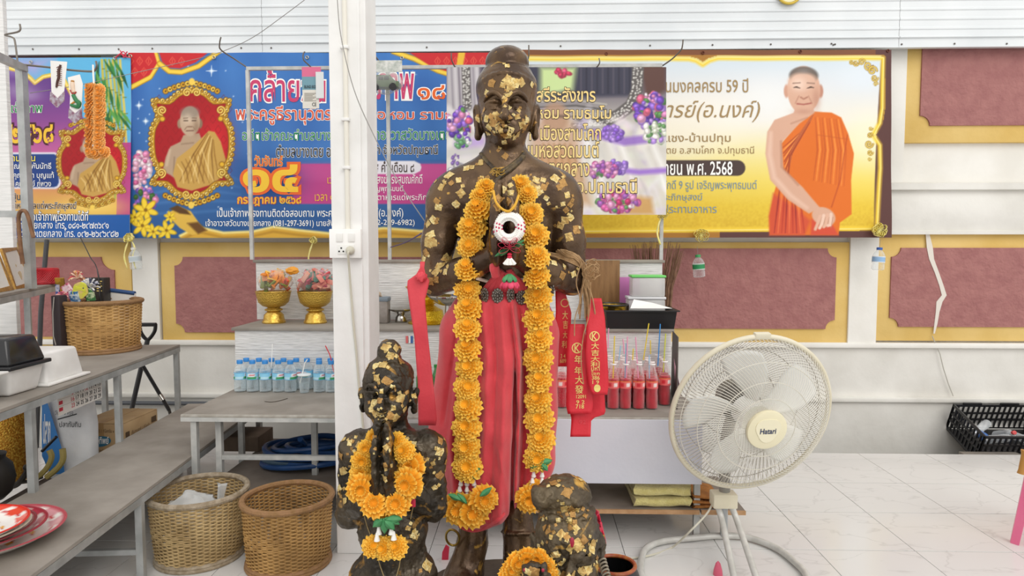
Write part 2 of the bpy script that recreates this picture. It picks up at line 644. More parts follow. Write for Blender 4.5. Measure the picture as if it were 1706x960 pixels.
MB().tube([(cx, PY - 0.008, 2.9), (cx + .002, PY - 0.008, P(577, 382, PY).z)], 0.009, 10).build('cable_conduit', mat('off_white_pipe', '#e6e2d6', 0.5), post)
for zz in (200, 280, 80):
    MB().box((cx - .016, PY - .02, P(577, zz, PY).z - .006), (cx + .016, PY, P(577, zz, PY).z + .006), bev=.002).build('conduit_clip', M_post, post)
lp = G(12, 700)
LPY = 3.72
lpost = struct('trim_2', None, (P(10, 500, LPY).x, LPY, 0))
xr = P(24, 300, LPY + .03).x
M_board = mat('brushed_white_board', '#e8e7e5', 0.7, col2='#d8d8d6', scale=6, stretch=(1, 1, 14), bump=0.35, bscale=8)
MB().box((xr - 0.2, LPY, 0), (xr, LPY + 0.03, 3.0), bev=0.003).build('post_face', M_board, lpost, smooth=False)
# ================================================================== PRINTED BANNERS
def c8(c):
    if isinstance(c, str):
        c = c.lstrip('#')
        return np.array([int(c[i:i + 2], 16) / 255 for i in (0, 2, 4)])
    return np.array(c, float)
class Canvas:
    """a print, drawn in the banner's own flat coordinates"""
    def __init__(s, x0, y0, x1, y1, step=1.3):
        s.nx, s.ny = int((x1 - x0) / step) + 1, int((y1 - y0) / step) + 1
        s.x0, s.y0, s.x1, s.y1 = x0, y0, x1, y1
        s.X, s.Y = np.meshgrid(np.linspace(x0, x1, s.nx), np.linspace(y0, y1, s.ny))
        s.img = np.ones((s.ny, s.nx, 3))
        s.rng = np.random.RandomState(3)
    def win(s, a, b, c, d):
        i0 = max(0, int((a - s.x0) / (s.x1 - s.x0) * (s.nx - 1)) - 1)
        i1 = min(s.nx, int((c - s.x0) / (s.x1 - s.x0) * (s.nx - 1)) + 3)
        j0 = max(0, int((b - s.y0) / (s.y1 - s.y0) * (s.ny - 1)) - 1)
        j1 = min(s.ny, int((d - s.y0) / (s.y1 - s.y0) * (s.ny - 1)) + 3)
        return slice(j0, max(j0, j1)), slice(i0, max(i0, i1))
    def blend(s, sl, al, col):
        col = c8(col) if not (isinstance(col, np.ndarray) and col.ndim == 3) else col
        al = np.clip(al, 0, 1)[..., None]
        s.img[sl] = s.img[sl] * (1 - al) + col * al
    def vgrad(s, stops, box=None, horiz=False, al=1.0):
        sl = s.win(*box) if box else (slice(0, s.ny), slice(0, s.nx))
        t = (s.X if horiz else s.Y)[sl]
        ps = [q[0] for q in stops]
        col = np.stack([np.interp(t, ps, [c8(q[1])[k] for q in stops]) for k in range(3)], -1)
        s.blend(sl, np.ones(t.shape) * al, col)
    def ell(s, cx, cy, rx, ry, col, soft=1.0, ang=0.0, al=1.0):
        R = max(rx, ry) + soft * 3
        sl = s.win(cx - R, cy - R, cx + R, cy + R)
        dx, dy = s.X[sl] - cx, s.Y[sl] - cy
        if ang:
            c, n = math.cos(ang), math.sin(ang)
            dx, dy = dx * c + dy * n, -dx * n + dy * c
        d = (np.sqrt((dx / rx) ** 2 + (dy / ry) ** 2) - 1) * min(rx, ry)
        s.blend(sl, (0.5 - d / (2 * soft)) .clip(0, 1) * al, col)
    def glow(s, cx, cy, rx, ry, col, al=1.0):
        sl = s.win(cx - rx * 2.5, cy - ry * 2.5, cx + rx * 2.5, cy + ry * 2.5)
        d = ((s.X[sl] - cx) / rx) ** 2 + ((s.Y[sl] - cy) / ry) ** 2
        s.blend(sl, np.exp(-d) * al, col)
    def pdist(s, sl, pts):
        x, y = s.X[sl], s.Y[sl]
        d = np.full(x.shape, 1e9)
        ins = np.zeros(x.shape, bool)
        n = len(pts)
        for i in range(n):
            (ax, ay), (bx, by) = pts[i], pts[(i + 1) % n]
            ex, ey = bx - ax, by - ay
            L = ex * ex + ey * ey + 1e-9
            t = (((x - ax) * ex + (y - ay) * ey) / L).clip(0, 1)
            d = np.minimum(d, (x - ax - t * ex) ** 2 + (y - ay - t * ey) ** 2)
            c = ((ay > y) != (by > y))
            xi = ax + (y - ay) / (by - ay + 1e-12) * ex
            ins ^= c & (x < xi)
        d = np.sqrt(d)
        return np.where(ins, -d, d)
    def poly(s, pts, col, soft=0.8, al=1.0):
        xs, ys = [p[0] for p in pts], [p[1] for p in pts]
        sl = s.win(min(xs) - 3, min(ys) - 3, max(xs) + 3, max(ys) + 3)
        d = s.pdist(sl, pts)
        s.blend(sl, (0.5 - d / (2 * soft)).clip(0, 1) * al, col)
    def line(s, pts, w, col, soft=0.7, al=1.0):
        xs, ys = [p[0] for p in pts], [p[1] for p in pts]
        w0 = w if hasattr(w, '__len__') else [w] * len(pts)
        m = max(w0) + 3
        sl = s.win(min(xs) - m, min(ys) - m, max(xs) + m, max(ys) + m)
        x, y = s.X[sl], s.Y[sl]
        d = np.full(x.shape, 1e9)
        for i in range(len(pts) - 1):
            (ax, ay), (bx, by) = pts[i], pts[i + 1]
            ex, ey = bx - ax, by - ay
            L = ex * ex + ey * ey + 1e-9
            t = (((x - ax) * ex + (y - ay) * ey) / L).clip(0, 1)
            r = w0[i] + (w0[i + 1] - w0[i]) * t
            d = np.minimum(d, np.sqrt((x - ax - t * ex) ** 2 + (y - ay - t * ey) ** 2) - r / 2)
        s.blend(sl, (0.5 - d / (2 * soft)).clip(0, 1) * al, col)
    def noise(s, scale, seed=0):
        r = np.random.RandomState(seed)
        gx, gy = int((s.x1 - s.x0) / scale) + 3, int((s.y1 - s.y0) / scale) + 3
        g = r.rand(gy, gx)
        u, v = (s.X - s.x0) / scale, (s.Y - s.y0) / scale
        i, j = u.astype(int), v.astype(int)
        fu, fv = u - i, v - j
        fu, fv = fu * fu * (3 - 2 * fu), fv * fv * (3 - 2 * fv)
        return (g[j, i] * (1 - fu) + g[j, i + 1] * fu) * (1 - fv) + (g[j + 1, i] * (1 - fu) + g[j + 1, i + 1] * fu) * fv
    def flowers(s, cx, cy, rx, ry, pal, n, r0, r1, seed=1):
        r = np.random.RandomState(seed)
        for _ in range(n):
            a, q = r.rand() * 6.28, math.sqrt(r.rand())
            x, y = cx + rx * q * math.cos(a), cy + ry * q * math.sin(a)
            R = r0 + (r1 - r0) * r.rand()
            c = c8(pal[r.randint(len(pal))])
            s.ell(x, y, R, R * (0.6 + 0.4 * r.rand()), c * 0.78, 0.8, r.rand() * 3)
            s.ell(x - R * .15, y - R * .15, R * .7, R * .5, c, 0.9, r.rand() * 3)
            s.ell(x - R * .2, y - R * .25, R * .3, R * .22, np.minimum(c * 1.25, 1), 0.8)
    def sheet(s, name, depth, parent, ripple, back=None):
        """the printed cloth itself, as a real sheet with its waves"""
        wx_, wz_ = Pn(s.X, s.Y, depth)
        wy_ = depth + ripple(s.X, s.Y)
        n = s.nx * s.ny
        co = np.stack([wx_, wy_, wz_], -1).reshape(-1, 3)
        if parent.name in ROOTM:
            co = co - np.array(ROOTM[parent.name].translation)
        idx = np.arange(n).reshape(s.ny, s.nx)
        q = np.stack([idx[1:, :-1], idx[1:, 1:], idx[:-1, 1:], idx[:-1, :-1]], -1).reshape(-1)
        me = bpy.data.meshes.new(name)
        me.vertices.add(n)
        me.vertices.foreach_set('co', co.astype(np.float32).ravel())
        nf = (s.nx - 1) * (s.ny - 1)
        me.loops.add(nf * 4)
        me.loops.foreach_set('vertex_index', q.astype(np.int32))
        me.polygons.add(nf)
        me.polygons.foreach_set('loop_start', np.arange(0, nf * 4, 4, dtype=np.int32))
        me.polygons.foreach_set('use_smooth', np.ones(nf, bool))
        me.update()
        at = me.color_attributes.new('print', 'FLOAT_COLOR', 'POINT')
        im = np.clip(s.img, 0, 1)
        L = np.where(im <= 0.04045, im / 12.92, ((im + 0.055) / 1.055) ** 2.4)
        L = np.concatenate([L, np.ones((s.ny, s.nx, 1))], -1)
        at.data.foreach_set('color', L.astype(np.float32).ravel())
        return mobj(name, me, print_mat(), parent, smooth=False)
def text_fn(depth, ripple):
    def fn(x, y, layer):
        p = P(x, y, depth)
        return Vector((p.x, depth + float(ripple(np.float64(x), np.float64(y))) - 0.0012 * layer - 0.0006, p.z))
    return fn
def smooth_poly(pts, n=4):
    v = [Vector((p[0], p[1], 0)) for p in pts]
    m = len(v)
    out = []
    for i in range(m):
        p0, p1, p2, p3 = v[i - 1], v[i], v[(i + 1) % m], v[(i + 2) % m]
        for k in range(n):
            t = k / n
            q = 0.5 * ((2 * p1) + (p2 - p0) * t + (2 * p0 - 5 * p1 + 4 * p2 - p3) * t * t + (3 * p1 - p0 - 3 * p2 + p3) * t ** 3)
            out.append((q.x, q.y))
    return out
GOLD = ['#d9a31f', '#f3cf58', '#a8740f', '#ffe896']
def spiral(cv, cx, cy, r, turns, flip, col='#e7b52c', a0=0.0):
    pts = []
    for i in range(26):
        t = i / 25
        a = a0 + flip * t * turns * 2 * PI
        pts.append((cx + r * (1 - t * .85) * math.cos(a), cy + r * (1 - t * .85) * math.sin(a)))
    cv.line(pts, r * .42, '#6d4608', 0.8)
    cv.line(pts, r * .3, col, 0.7)
    cv.line(pts, r * .1, '#fff0a8', 0.6)
def framed_monk(cv, cx, cy, sx, sy, seed=1):
    T = lambda x, y: (cx + (x - 319) * sx, cy + (y - 240) * sy)
    TP = lambda pts: [T(*p) for p in pts]
    out = smooth_poly([(257, 170), (281, 170), (297, 157), (319, 150), (341, 157), (357, 170), (381, 170), (374, 195), (383, 215), (385, 240), (382, 265), (373, 285), (384, 303), (360, 306), (344, 320), (319, 328), (294, 320), (278, 306), (254, 303), (265, 285), (256, 265), (253, 240), (255, 215), (264, 195)], 3)
    outT = TP(out)
    cv.poly(outT, '#a8121b', 1.0)
    cv.glow(*T(360, 235), 26 * sx, 40 * sy, '#d81f2a', 0.8)
    for i in range(7):
        for j in range(9):
            x, y = T(265 + i * 18 + (j % 2) * 9, 165 + j * 17)
            if cv.pdist((slice(0, 1), slice(0, 1)), [(0, 0), (1, 0), (1, 1)]) is not None:
                cv.line([(x, y - 7 * sy), (x + 5 * sx, y), (x, y + 7 * sy), (x - 5 * sx, y), (x, y - 7 * sy)], 0.8, '#7d0a12', 0.6, 0.55)
    skin, sk2, sk3 = '#b59a7f', '#d0b79c', '#8a6f57'
    cv.poly(TP([(305, 225), (300, 236), (283, 244), (275, 262), (270, 285), (284, 292), (295, 300), (300, 270), (338, 238), (332, 222)]), skin, 1.2)
    cv.line(TP([(282, 250), (277, 275)]), 4 * sx, sk2, 2, 0.8)
    cv.line(TP([(290, 262), (289, 290)]), 2 * sx, sk3, 1.2, 0.8)
    cv.line(TP([(302, 240), (322, 238)]), 2 * sx, sk3, 1.2, 0.7)
    robe = TP([(338, 228), (348, 218), (358, 220), (368, 236), (377, 268), (378, 290), (352, 308), (320, 318), (296, 312), (288, 290), (294, 264), (318, 246)])
    cv.poly(robe, '#c79d4e', 1.0)
    r = np.random.RandomState(seed)
    for i in range(15):
        t = i / 14
        p = [(292 + 6 * t * 8, 262 + 14 - t * 30), (300 + t * 52, 285), (302 + t * 60, 305)] if i % 2 else [(346 + t * 10, 222 + t * 12), (322 + t * 36, 258), (300 + t * 66, 302)]
        cv.line(TP(p), [1.0, 2.0, 1.0], ['#7d541c', '#efd08c', '#946824'][i % 3], 1.0, 0.9)
    hx, hy = T(316, 204)
    cv.ell(hx - 17.5 * sx, hy + 2, 4 * sx, 8 * sy, '#9c7f66', 1)
    cv.ell(hx + 17.5 * sx, hy + 2, 4 * sx, 8 * sy, '#8a6f58', 1)
    cv.ell(hx, hy - 2, 17 * sx, 25 * sy, '#bfa58b', 1)
    cv.ell(hx, hy - 17 * sy, 16 * sx, 10 * sy, '#8f8173', 2.5, 0, 0.8)
    cv.glow(hx - 4 * sx, hy - 6 * sy, 8 * sx, 9 * sy, '#d9c3ab', 0.8)
    cv.glow(hx + 11 * sx, hy + 8 * sy, 5 * sx, 12 * sy, '#8d7259', 0.7)
    for q in (-1, 1):
        cv.line([(hx + q * 10 * sx, hy - 3 * sy), (hx + q * 4 * sx, hy - 3 * sy)], 1.8, '#4c392c', 0.8)
        cv.line([(hx + q * 11 * sx, hy - 7 * sy), (hx + q * 4 * sx, hy - 7.5 * sy)], 1.2, '#6b5545', 0.8)
        cv.line([(hx + q * 5 * sx, hy + 7 * sy), (hx + q * 9 * sx, hy + 12 * sy)], 1.2, '#8a6e57', 0.9)
    cv.line([(hx - 3 * sx, hy + 7 * sy), (hx + 3 * sx, hy + 7 * sy)], 2.0, '#84664f', 0.9)
    cv.line([(hx - 6 * sx, hy + 14 * sy), (hx + 6 * sx, hy + 13.5 * sy)], 1.6, '#6c4a3c', 0.8)
    cv.line(outT + outT[:1], 9 * sx, '#7c500c', 1.0)
    cv.line(outT + outT[:1], 6.2 * sx, '#d9a31f', 1.0)
    cv.line(outT + outT[:1], 1.6 * sx, '#ffe896', 0.8)
    k = 0
    acc = 0
    for i in range(len(outT)):
        a, b = outT[i], outT[(i + 1) % len(outT)]
        acc += math.hypot(b[0] - a[0], b[1] - a[1])
        if acc > 4.6 * sx:
            acc = 0
            k += 1
            nx, ny = a[0] - cx, a[1] - cy
            L = math.hypot(nx, ny)
            ox, oy = a[0] + nx / L * 3.2 * sx, a[1] + ny / L * 3.2 * sy
            cv.ell(ox, oy, 4.2 * sx, 4.2 * sx, '#6d4608', .8)
            cv.ell(ox, oy, 3.2 * sx, 3.2 * sx, GOLD[k % 2], .8)
            cv.ell(ox, oy, 1.5 * sx, 1.5 * sx, '#5e3b06', .7)
            cv.ell(ox - 1, oy - 1, 1.1 * sx, 1.1 * sx, '#fff0b0', .6)
    for (yy, q) in ((152, 1), (326, -1)):
        for d in range(-6, 7):
            x, y = T(319 + d * 7.2, yy - q * (14 - abs(d) ** 1.5 * 0.95))
            cv.ell(x, y, 5.2 * sx, 5.2 * sy, '#6d4608', .8)
            cv.ell(x, y, 4 * sx, 4 * sy, GOLD[abs(d) % 2], .8)
            cv.ell(x, y, 1.6 * sx, 1.6 * sy, '#5e3b06', .7)
        x, y = T(319, yy - q * 16)
        cv.ell(x, y, 5 * sx, 6 * sy, '#f3cf58', .8)
        a, b = T(311, yy + 2 * q), T(327, yy + 2 * q)
        spiral(cv, a[0], a[1], 7.5 * sx, 1.6, -1 * q, a0=0)
        spiral(cv, b[0], b[1], 7.5 * sx, 1.6, 1 * q, a0=PI)
    for (x, y, fl) in ((270, 184, 1), (368, 184, -1), (268, 288, -1), (370, 288, 1)):
        a = T(x, y)
        spiral(cv, a[0], a[1], 8 * sx, 1.7, fl, a0=PI / 2)
        cv.ell(a[0], a[1] + (14 if y < 240 else -14) * sy, 5 * sx, 5 * sy, '#8a5c0e', 1)
        cv.ell(a[0], a[1] + (14 if y < 240 else -14) * sy, 3.6 * sx, 3.6 * sy, '#e7b52c', 1)
def ripples(seed, amp=0.004):
    r = np.random.RandomState(seed)
    w = [(r.rand() * .05 + .01, r.rand() * .05 + .005, r.rand() * 6, amp * (0.4 + r.rand())) for _ in range(5)]
    def fn(X, Y):
        o = 0 * X
        for a, b, c, d in w:
            o = o + d * np.sin(X * a + Y * b + c)
        return o
    return fn
BY = WALLY - .155
T_white = mat('print_white', '#fbfbf7', 0.5)
T_green = mat('print_green', '#1d8a4a', 0.5)
T_black = mat('print_black', '#171a20', 0.5)
T_navy = mat('print_navy', '#12346e', 0.5)
T_red = mat('print_orange_red', '#d9583a', 0.5)
T_mag = mat('print_magenta', '#c93a6a', 0.5)
T_gold = mat('print_gold', '#f4c431', 0.5)
T_orange = mat('print_orange', '#e8641e', 0.5)
T_cream = mat('print_cream', '#f0d48a', 0.5)
T_dark = mat('print_dark_brown', '#3a2718', 0.5)
T_maroon = mat('print_maroon', '#4c0f22', 0.5)
T_tan = mat('print_bronze', '#a08455', 0.5)
T_slate = mat('print_slate_blue', '#7d97a8', 0.5)
T_yellow = mat('print_yellow', '#f5e04a', 0.5)
M_eyelet = mat('banner_eyelet', '#b9b4a4', 0.35, 0.8)
blue = thing('vinyl_banner', 'wide blue printed vinyl banner with a gold-framed portrait of a seated monk', 'banner', P(500, 395, BY))
cv = Canvas(214, 88, 815, 397)
cv.vgrad([(88, '#3c76bd'), (180, '#3569ae'), (300, '#3367a6'), (397, '#27568f')])
for k in range(9):
    x = 230 + k * 70
    cv.poly([(x, 88), (x + 26, 88), (x + 70, 260), (x + 10, 260)], '#5d97db', 14, 0.22)
cv.glow(560, 230, 90, 90, '#4d86cc', 0.5)
nz = cv.noise(60, 4)
cv.blend((slice(0, cv.ny), slice(0, cv.nx)), (nz - .45).clip(0, 1) * .5, '#1a4796')
for k in range(5):
    cv.line([(225 + k * 4, 300 + k * 14), (300, 268 + k * 22), (400, 300 + k * 12)], [1, 5, 1], '#7fb3ea', 3, 0.25)
r = np.random.RandomState(8)
for _ in range(60):
    x, y = 225 + r.rand() * 190, 110 + r.rand() * 250
    cv.glow(x, y, 1.2, 1.2, '#e8f4ff', 0.8)
for (x, y, q) in ((352, 118, 9), (232, 176, 7), (243, 202, 6), (688, 124, 7), (258, 180, 5), (226, 262, 6)):
    cv.glow(x, y, 3, 3, '#ffffff', 1)
    cv.line([(x - q, y), (x, y), (x + q, y)], [0.3, 1.6, 0.3], '#eaf6ff', .6)
    cv.line([(x, y - q), (x, y), (x, y + q)], [0.3, 1.6, 0.3], '#eaf6ff', .6)
def drape(pts, hem):
    cv.line(hem, 9, '#b8860b', 1)
    cv.line(hem, 6, '#f2cf4a', 1)
    cv.poly(pts, '#c8252c', 1)
    xs, ys = [p[0] for p in pts], [p[1] for p in pts]
    for i in range(int(min(xs)), int(max(xs)), 15):
        for j in range(int(min(ys)), int(max(ys)), 18):
            x, y = i + (8 if (j // 18) % 2 else 0), j
            d = cv.pdist(cv.win(x, y, x, y), pts)
            if d.size and d.mean() < -6:
                cv.line([(x, y - 7), (x + 5, y), (x, y + 7), (x - 5, y), (x, y - 7)], 1.2, '#e9694f', .6, .8)
                cv.line([(x, y - 3), (x, y + 3)], 1.2, '#e9694f', .6, .8)
drape([(210, 84), (256, 84), (262, 105), (250, 125), (225, 138), (210, 143)], [(258, 84), (264, 106), (250, 129), (226, 142), (210, 150)])
drape([(264, 84), (350, 84), (325, 104), (300, 114), (282, 113), (270, 103)], [(366, 84), (330, 110), (302, 120), (282, 119), (266, 106)])
drape([(676, 84), (820, 84), (820, 128), (770, 126), (720, 112)], [(655, 86), (690, 98), (730, 118), (775, 132), (820, 134)])
cv.poly([(764, 84), (776, 84), (768, 128), (758, 126)], '#e9bb3a', 1.2)
framed_monk(cv, 319, 240, 1, 1)
cv.poly([(488, 273), (815, 273), (815, 340), (488, 340)], '#c2458c', 1)
cv.poly([(488, 273), (815, 273), (815, 300), (488, 300)], '#cf5b9d', 6, .5)
cv.poly([(552, 268), (690, 268), (700, 273), (702, 279), (700, 285), (690, 290), (552, 290)], '#eceaf2', 1)
cv.glow(452, 300, 45, 30, '#12306b', 0.9)
top_ = [(300, 393), (330, 378), (350, 383), (372, 388), (420, 386), (455, 378), (500, 384), (560, 390), (640, 380), (700, 385), (815, 376)]
cv.poly(top_ + [(815, 397), (300, 397)], '#d9a93a', 1)
cv.line(top_, 4, '#f7e28c', 1.5)
cv.line([(p[0], p[1] + 8) for p in top_], 3, '#a5761c', 2, .7)
cv.poly([(275, 358), (300, 344), (318, 352), (332, 372), (345, 386), (320, 392), (300, 380), (286, 366)], '#e0b64a', 1)
cv.poly([(283, 348), (296, 342), (312, 350), (318, 358), (300, 356)], '#5a3a14', 1.5)
cv.poly([(312, 372), (330, 370), (345, 384), (330, 390)], '#6b4618', 2)
cv.flowers(236, 286, 14, 34, ['#e58bb4', '#f3b7cf', '#f7d9e4', '#d96a9c', '#ffffff'], 60, 3, 7, 5)
cv.flowers(240, 335, 20, 22, ['#6d4fa8', '#4d7a3a', '#8a63c0', '#e58bb4', '#3d6b30'], 50, 3, 7, 6)
def lily(x, y, R, c1='#f4d53a', c2='#c99a12'):
    for k in range(6):
        a = k * PI / 3 + .3
        cv.ell(x + R * .55 * math.cos(a), y + R * .55 * math.sin(a), R * .6, R * .27, c2, .9, a)
        cv.ell(x + R * .55 * math.cos(a), y + R * .55 * math.sin(a), R * .5, R * .2, c1, .9, a)
    cv.ell(x, y, R * .16, R * .16, '#8a6410', .8)
for (x, y, R) in ((243, 350, 19), (238, 376, 17), (278, 384, 15), (225, 362, 12), (256, 386, 12), (284, 362, 9)):
    lily(x, y, R)
rp = ripples(2, 0.0022)
cv.sheet('printed_sheet', BY, blue, rp)
fn = text_fn(BY, rp)
L = lambda *a, **k: lettering(*a, **k)
L('คล้ายวัน', (417, 116, 542, 170), fn, T_mag, blue, bold=.012, outline=(T_white, .04))
L('มรณภาพ', (556, 122, 690, 166), fn, T_mag, blue, bold=.012, outline=(T_white, .04))
L('๑๘', (696, 142, 742, 166), fn, T_orange, blue, bold=.012, outline=(T_white, .04))
L('พระครูธีรานุวัตร', (393, 176, 552, 208), fn, T_red, blue, bold=.01, outline=(T_white, .03))
L('พ่อหอม รามธมฺโม', (610, 180, 795, 203), fn, T_red, blue, bold=.01, outline=(T_white, .03))
L('อดีตเจ้าคณะตำบลบาง', (404, 214, 552, 234), fn, T_green, blue, bold=.008, outline=(T_white, .025))
L('เจ้าอาวาสวัดบางเตยกลาง', (613, 212, 790, 233), fn, T_green, blue, bold=.008, outline=(T_white, .025))
L('ตำบลบางเตย อ', (460, 241, 552, 262), fn, T_black, blue, bold=.012, outline=(T_white, .03))
L('โคก จังหวัดปทุมธานี', (611, 240, 729, 262), fn, T_black, blue, bold=.012, outline=(T_white, .03))
L('วันจันทร์', (424, 259, 471, 277), fn, T_orange, blue, bold=.02, outline=(T_cream, .03))
L('๑๔', (405, 274, 497, 321), fn, T_gold, blue, bold=.03, outline=(T_orange, .06))
L('กรกฎาคม ๒๕๖๘', (396, 328, 502, 343), fn, T_gold, blue, bold=.01, outline=(T_orange, .05))
L('ม ๔ ค่ำ เดือน ๘', (613, 268, 690, 287), fn, T_dark, blue, bold=.004)
L('เวลา', (546, 296, 566, 306), fn, T_gold, blue)
L('พระสงฆ์ทรงสมณศักดิ์', (612, 290, 704, 306), fn, T_white, blue)
L('เจริญพุทธมนต์', (612, 309, 672, 322), fn, T_white, blue)
L('เวลา ๑', (525, 324, 556, 335), fn, T_gold, blue)
L('ภัตตาหารแด่พระภิกษุสงฆ์', (612, 322, 742, 337), fn, T_white, blue)
L('เป็นเจ้าภาพโรงทานติดต่อสอบถาม พระครู', (362, 346, 560, 366), fn, T_white, blue, bold=.006)
L('ารย์(อ.นงค์)', (611, 347, 672, 365), fn, T_white, blue, bold=.006)
L('เจ้าอาวาสวัดบางเตยกลาง (081-297-3691) นายสัง', (343, 365, 556, 380), fn, T_white, blue, bold=.004)
L('(092-269-6982)', (612, 366, 691, 378), fn, T_white, blue, bold=.004)
for (x, y) in ((218, 94), (357, 96), (512, 96), (670, 97)):
    p = P(x, y, BY)
    MB().tube(arc((p.x, BY - .004, p.z), .009, 0, 2 * PI, 14)[:-1], .003, 6, closed=True).build('eyelet', M_eyelet, blue)
LB = WALLY - .168
left = thing('vinyl_banner', 'purple and orange printed banner hanging furthest left beside the ribbed white post', 'banner', P(110, 395, LB))
cv = Canvas(-60, 96, 218, 397)
cv.vgrad([(96, '#5d3b86'), (150, '#6a3d8a'), (200, '#8d4a94'), (250, '#c2609c'), (290, '#cf6fa0'), (320, '#e0a060'), (345, '#e5b35a'), (358, '#d9a94c'), (397, '#d9a94c')])
edge = [(-60, 118), (10, 112), (35, 118), (50, 130), (58, 138), (72, 128), (92, 124), (108, 134), (122, 160), (140, 200), (150, 240), (218, 260)]
sky = edge + [(218, 90), (-60, 90)]
cv.poly(sky, '#5fb4e0', 1)
cv.poly([(-60, 96), (90, 96), (60, 125), (-60, 112)], '#b7a6d8', 12, .8)
cv.line(edge[:9], 7, '#e8c23a', 1)
cv.line(edge[:9], 2, '#fff0a0', 1)
cv.glow(30, 150, 30, 14, '#a08ab0', .7)
cv.glow(52, 160, 20, 10, '#b6a3c4', .5)
for k in range(6):
    x = 176 + k * 6
    cv.line([(x - 6, 100), (x + 4, 240), (x + 10, 330)], 4, ['#c7bb4a', '#a8b04a', '#d8c860'][k % 3], .8)
    for j in range(7):
        y = 115 + j * 27 + k * 4
        cv.line([(x - 6 + (y - 100) * .07, y), (x - 1 + (y - 100) * .07, y)], 1.4, '#6c7a2a', .6)
r = np.random.RandomState(12)
for k in range(34):
    x, y = 150 + r.rand() * 50, 96 + r.rand() * 100
    a = .9 + r.rand() * 1.0
    n = 26 + r.rand() * 22
    cv.line([(x, y), (x + n * .5 * math.cos(a), y + n * .5 * math.sin(a)), (x + n * math.cos(a), y + n * math.sin(a))], [1, 6, .5], ['#2c6b36', '#3d8a40', '#1d5530', '#5da04a'][k % 4], .8)
cv.vgrad([(180, '#b0508a'), (218, '#b8388c')], (198, 240, 218, 360), True, .9)
cv.poly([(8, 254), (92, 254), (99, 258), (101, 266), (101, 306), (98, 312), (92, 315), (8, 315), (-60, 315), (-60, 254)], '#e8e4ee', 1)
cv.poly([(8, 257), (91, 257), (97, 261), (98, 268), (98, 304), (95, 310), (90, 312), (-60, 312), (-60, 257)], '#1c3f86', 1)
cv.glow(150, 345, 60, 16, '#f4d268', .8)
cv.poly([(-60, 358), (218, 358), (218, 397), (-60, 397)], '#1c5ba8', 1)
framed_monk(cv, 153, 272, .81, .72, 3)
rp = ripples(5, 0.0022)
cv.sheet('printed_sheet', LB, left, rp)
fn = text_fn(LB, rp)
L('นเจ้าภาพ', (8, 170, 72, 188), fn, T_green, left, bold=.01, outline=(T_white, .03))
L('๒๕๖๘', (17, 207, 90, 239), fn, T_gold, left, bold=.025, outline=(T_maroon, .07))
L('งานกฐิน', (12, 258, 60, 272), fn, T_yellow, left, bold=.01)
L('คุณม   ์ พันนัทธี', (18, 271, 87, 285), fn, T_white, left, bold=.005)
L('คุณ   ภา บุญแท้', (24, 286, 91, 300), fn, T_white, left, bold=.005)
L('- คุณ  นีย์ ภู่พวง', (22, 300, 86, 314), fn, T_white, left, bold=.005)
L('กฐิน', (16, 322, 36, 337), fn, T_black, left, bold=.01, outline=(T_white, .02))
L('อาหารเพลแด่พระภิกษุสงฆ์', (20, 335, 126, 352), fn, T_dark, left, bold=.01, outline=(T_white, .03))
L('ติดต่อเจ้าภาพโรงทานได้ที่', (30, 351, 147, 368), fn, T_white, left, bold=.008, outline=(T_navy, .03))
L('บางเตยกลาง โทร. ๐๘๑-๒๙๗๓๖๙๑', (27, 367, 183, 381), fn, T_white, left, bold=.006)
L('วัดบางเตยกลาง โทร. ๐๙๒-๒๖๙๖๙๘๒', (28, 381, 199, 395), fn, T_white, left, bold=.006)
for (x, y) in ((52, 104), (192, 97)):
    p = P(x, y, LB)
    MB().tube(arc((p.x, LB - .004, p.z), .009, 0, 2 * PI, 14)[:-1], .003, 6, closed=True).build('eyelet', M_eyelet, left)
RB = WALLY - .155
right = thing('vinyl_banner', 'yellow and sky-coloured banner with a standing monk in an orange robe', 'banner', P(1200, 395, RB))
cv = Canvas(824, 83, 1485, 396)
cv.vgrad([(83, '#c9dbe8'), (140, '#dfe3e6'), (200, '#eeeade'), (250, '#f2e7a8'), (300, '#efd868'), (345, '#e8c83e'), (396, '#e2bf36')])
for (x, y, a, b, c) in ((1180, 190, 90, 40, '#f6f1e6'), (1130, 230, 70, 40, '#f5efdc'), (1440, 130, 50, 26, '#dfe8f0'), (1280, 170, 50, 40, '#eef0f0'), (1450, 230, 40, 40, '#f5efcf')):
    cv.glow(x, y, a, b, c, .8)
nz = cv.noise(3, 9)
cv.blend((slice(0, cv.ny), slice(0, cv.nx)), ((cv.Y - 320) / 60).clip(0, 1) * nz * .5, '#c99a1c')
cv.poly([(1469, 80), (1490, 80), (1490, 400), (1455, 400), (1460, 240)], '#5a3733', 1)
inner = [(820, 98), (1148, 98), (1160, 101), (1171, 108), (1182, 101), (1196, 97), (1471, 97), (1470, 180), (1466, 205), (1455, 225), (1466, 242), (1467, 280), (1460, 380), (820, 386)]
fr = np.zeros((cv.ny, cv.nx))
d = cv.pdist((slice(0, cv.ny), slice(0, cv.nx)), inner)
A = (slice(0, cv.ny), slice(0, cv.nx))
cv.blend(A, (d > 4).astype(float) * (cv.X < 1475), '#a8742c')
cv.blend(A, (d > 4).astype(float) * (cv.X > 1200) * (cv.Y > 200), '#5a3733')
cv.blend(A, ((d > 3) & (cv.Y < 92)).astype(float), '#7a4a2c')
cv.blend(A, (d > 5).astype(float) * (cv.X > 1458) * (cv.Y < 300), '#5a3733')
cv.blend(A, (1.2 - np.abs(d) / 5).clip(0, 1), '#f2cf3c')
cv.blend(A, (1.0 - np.abs(d - 1) / 1.4).clip(0, 1), '#fbeb95')
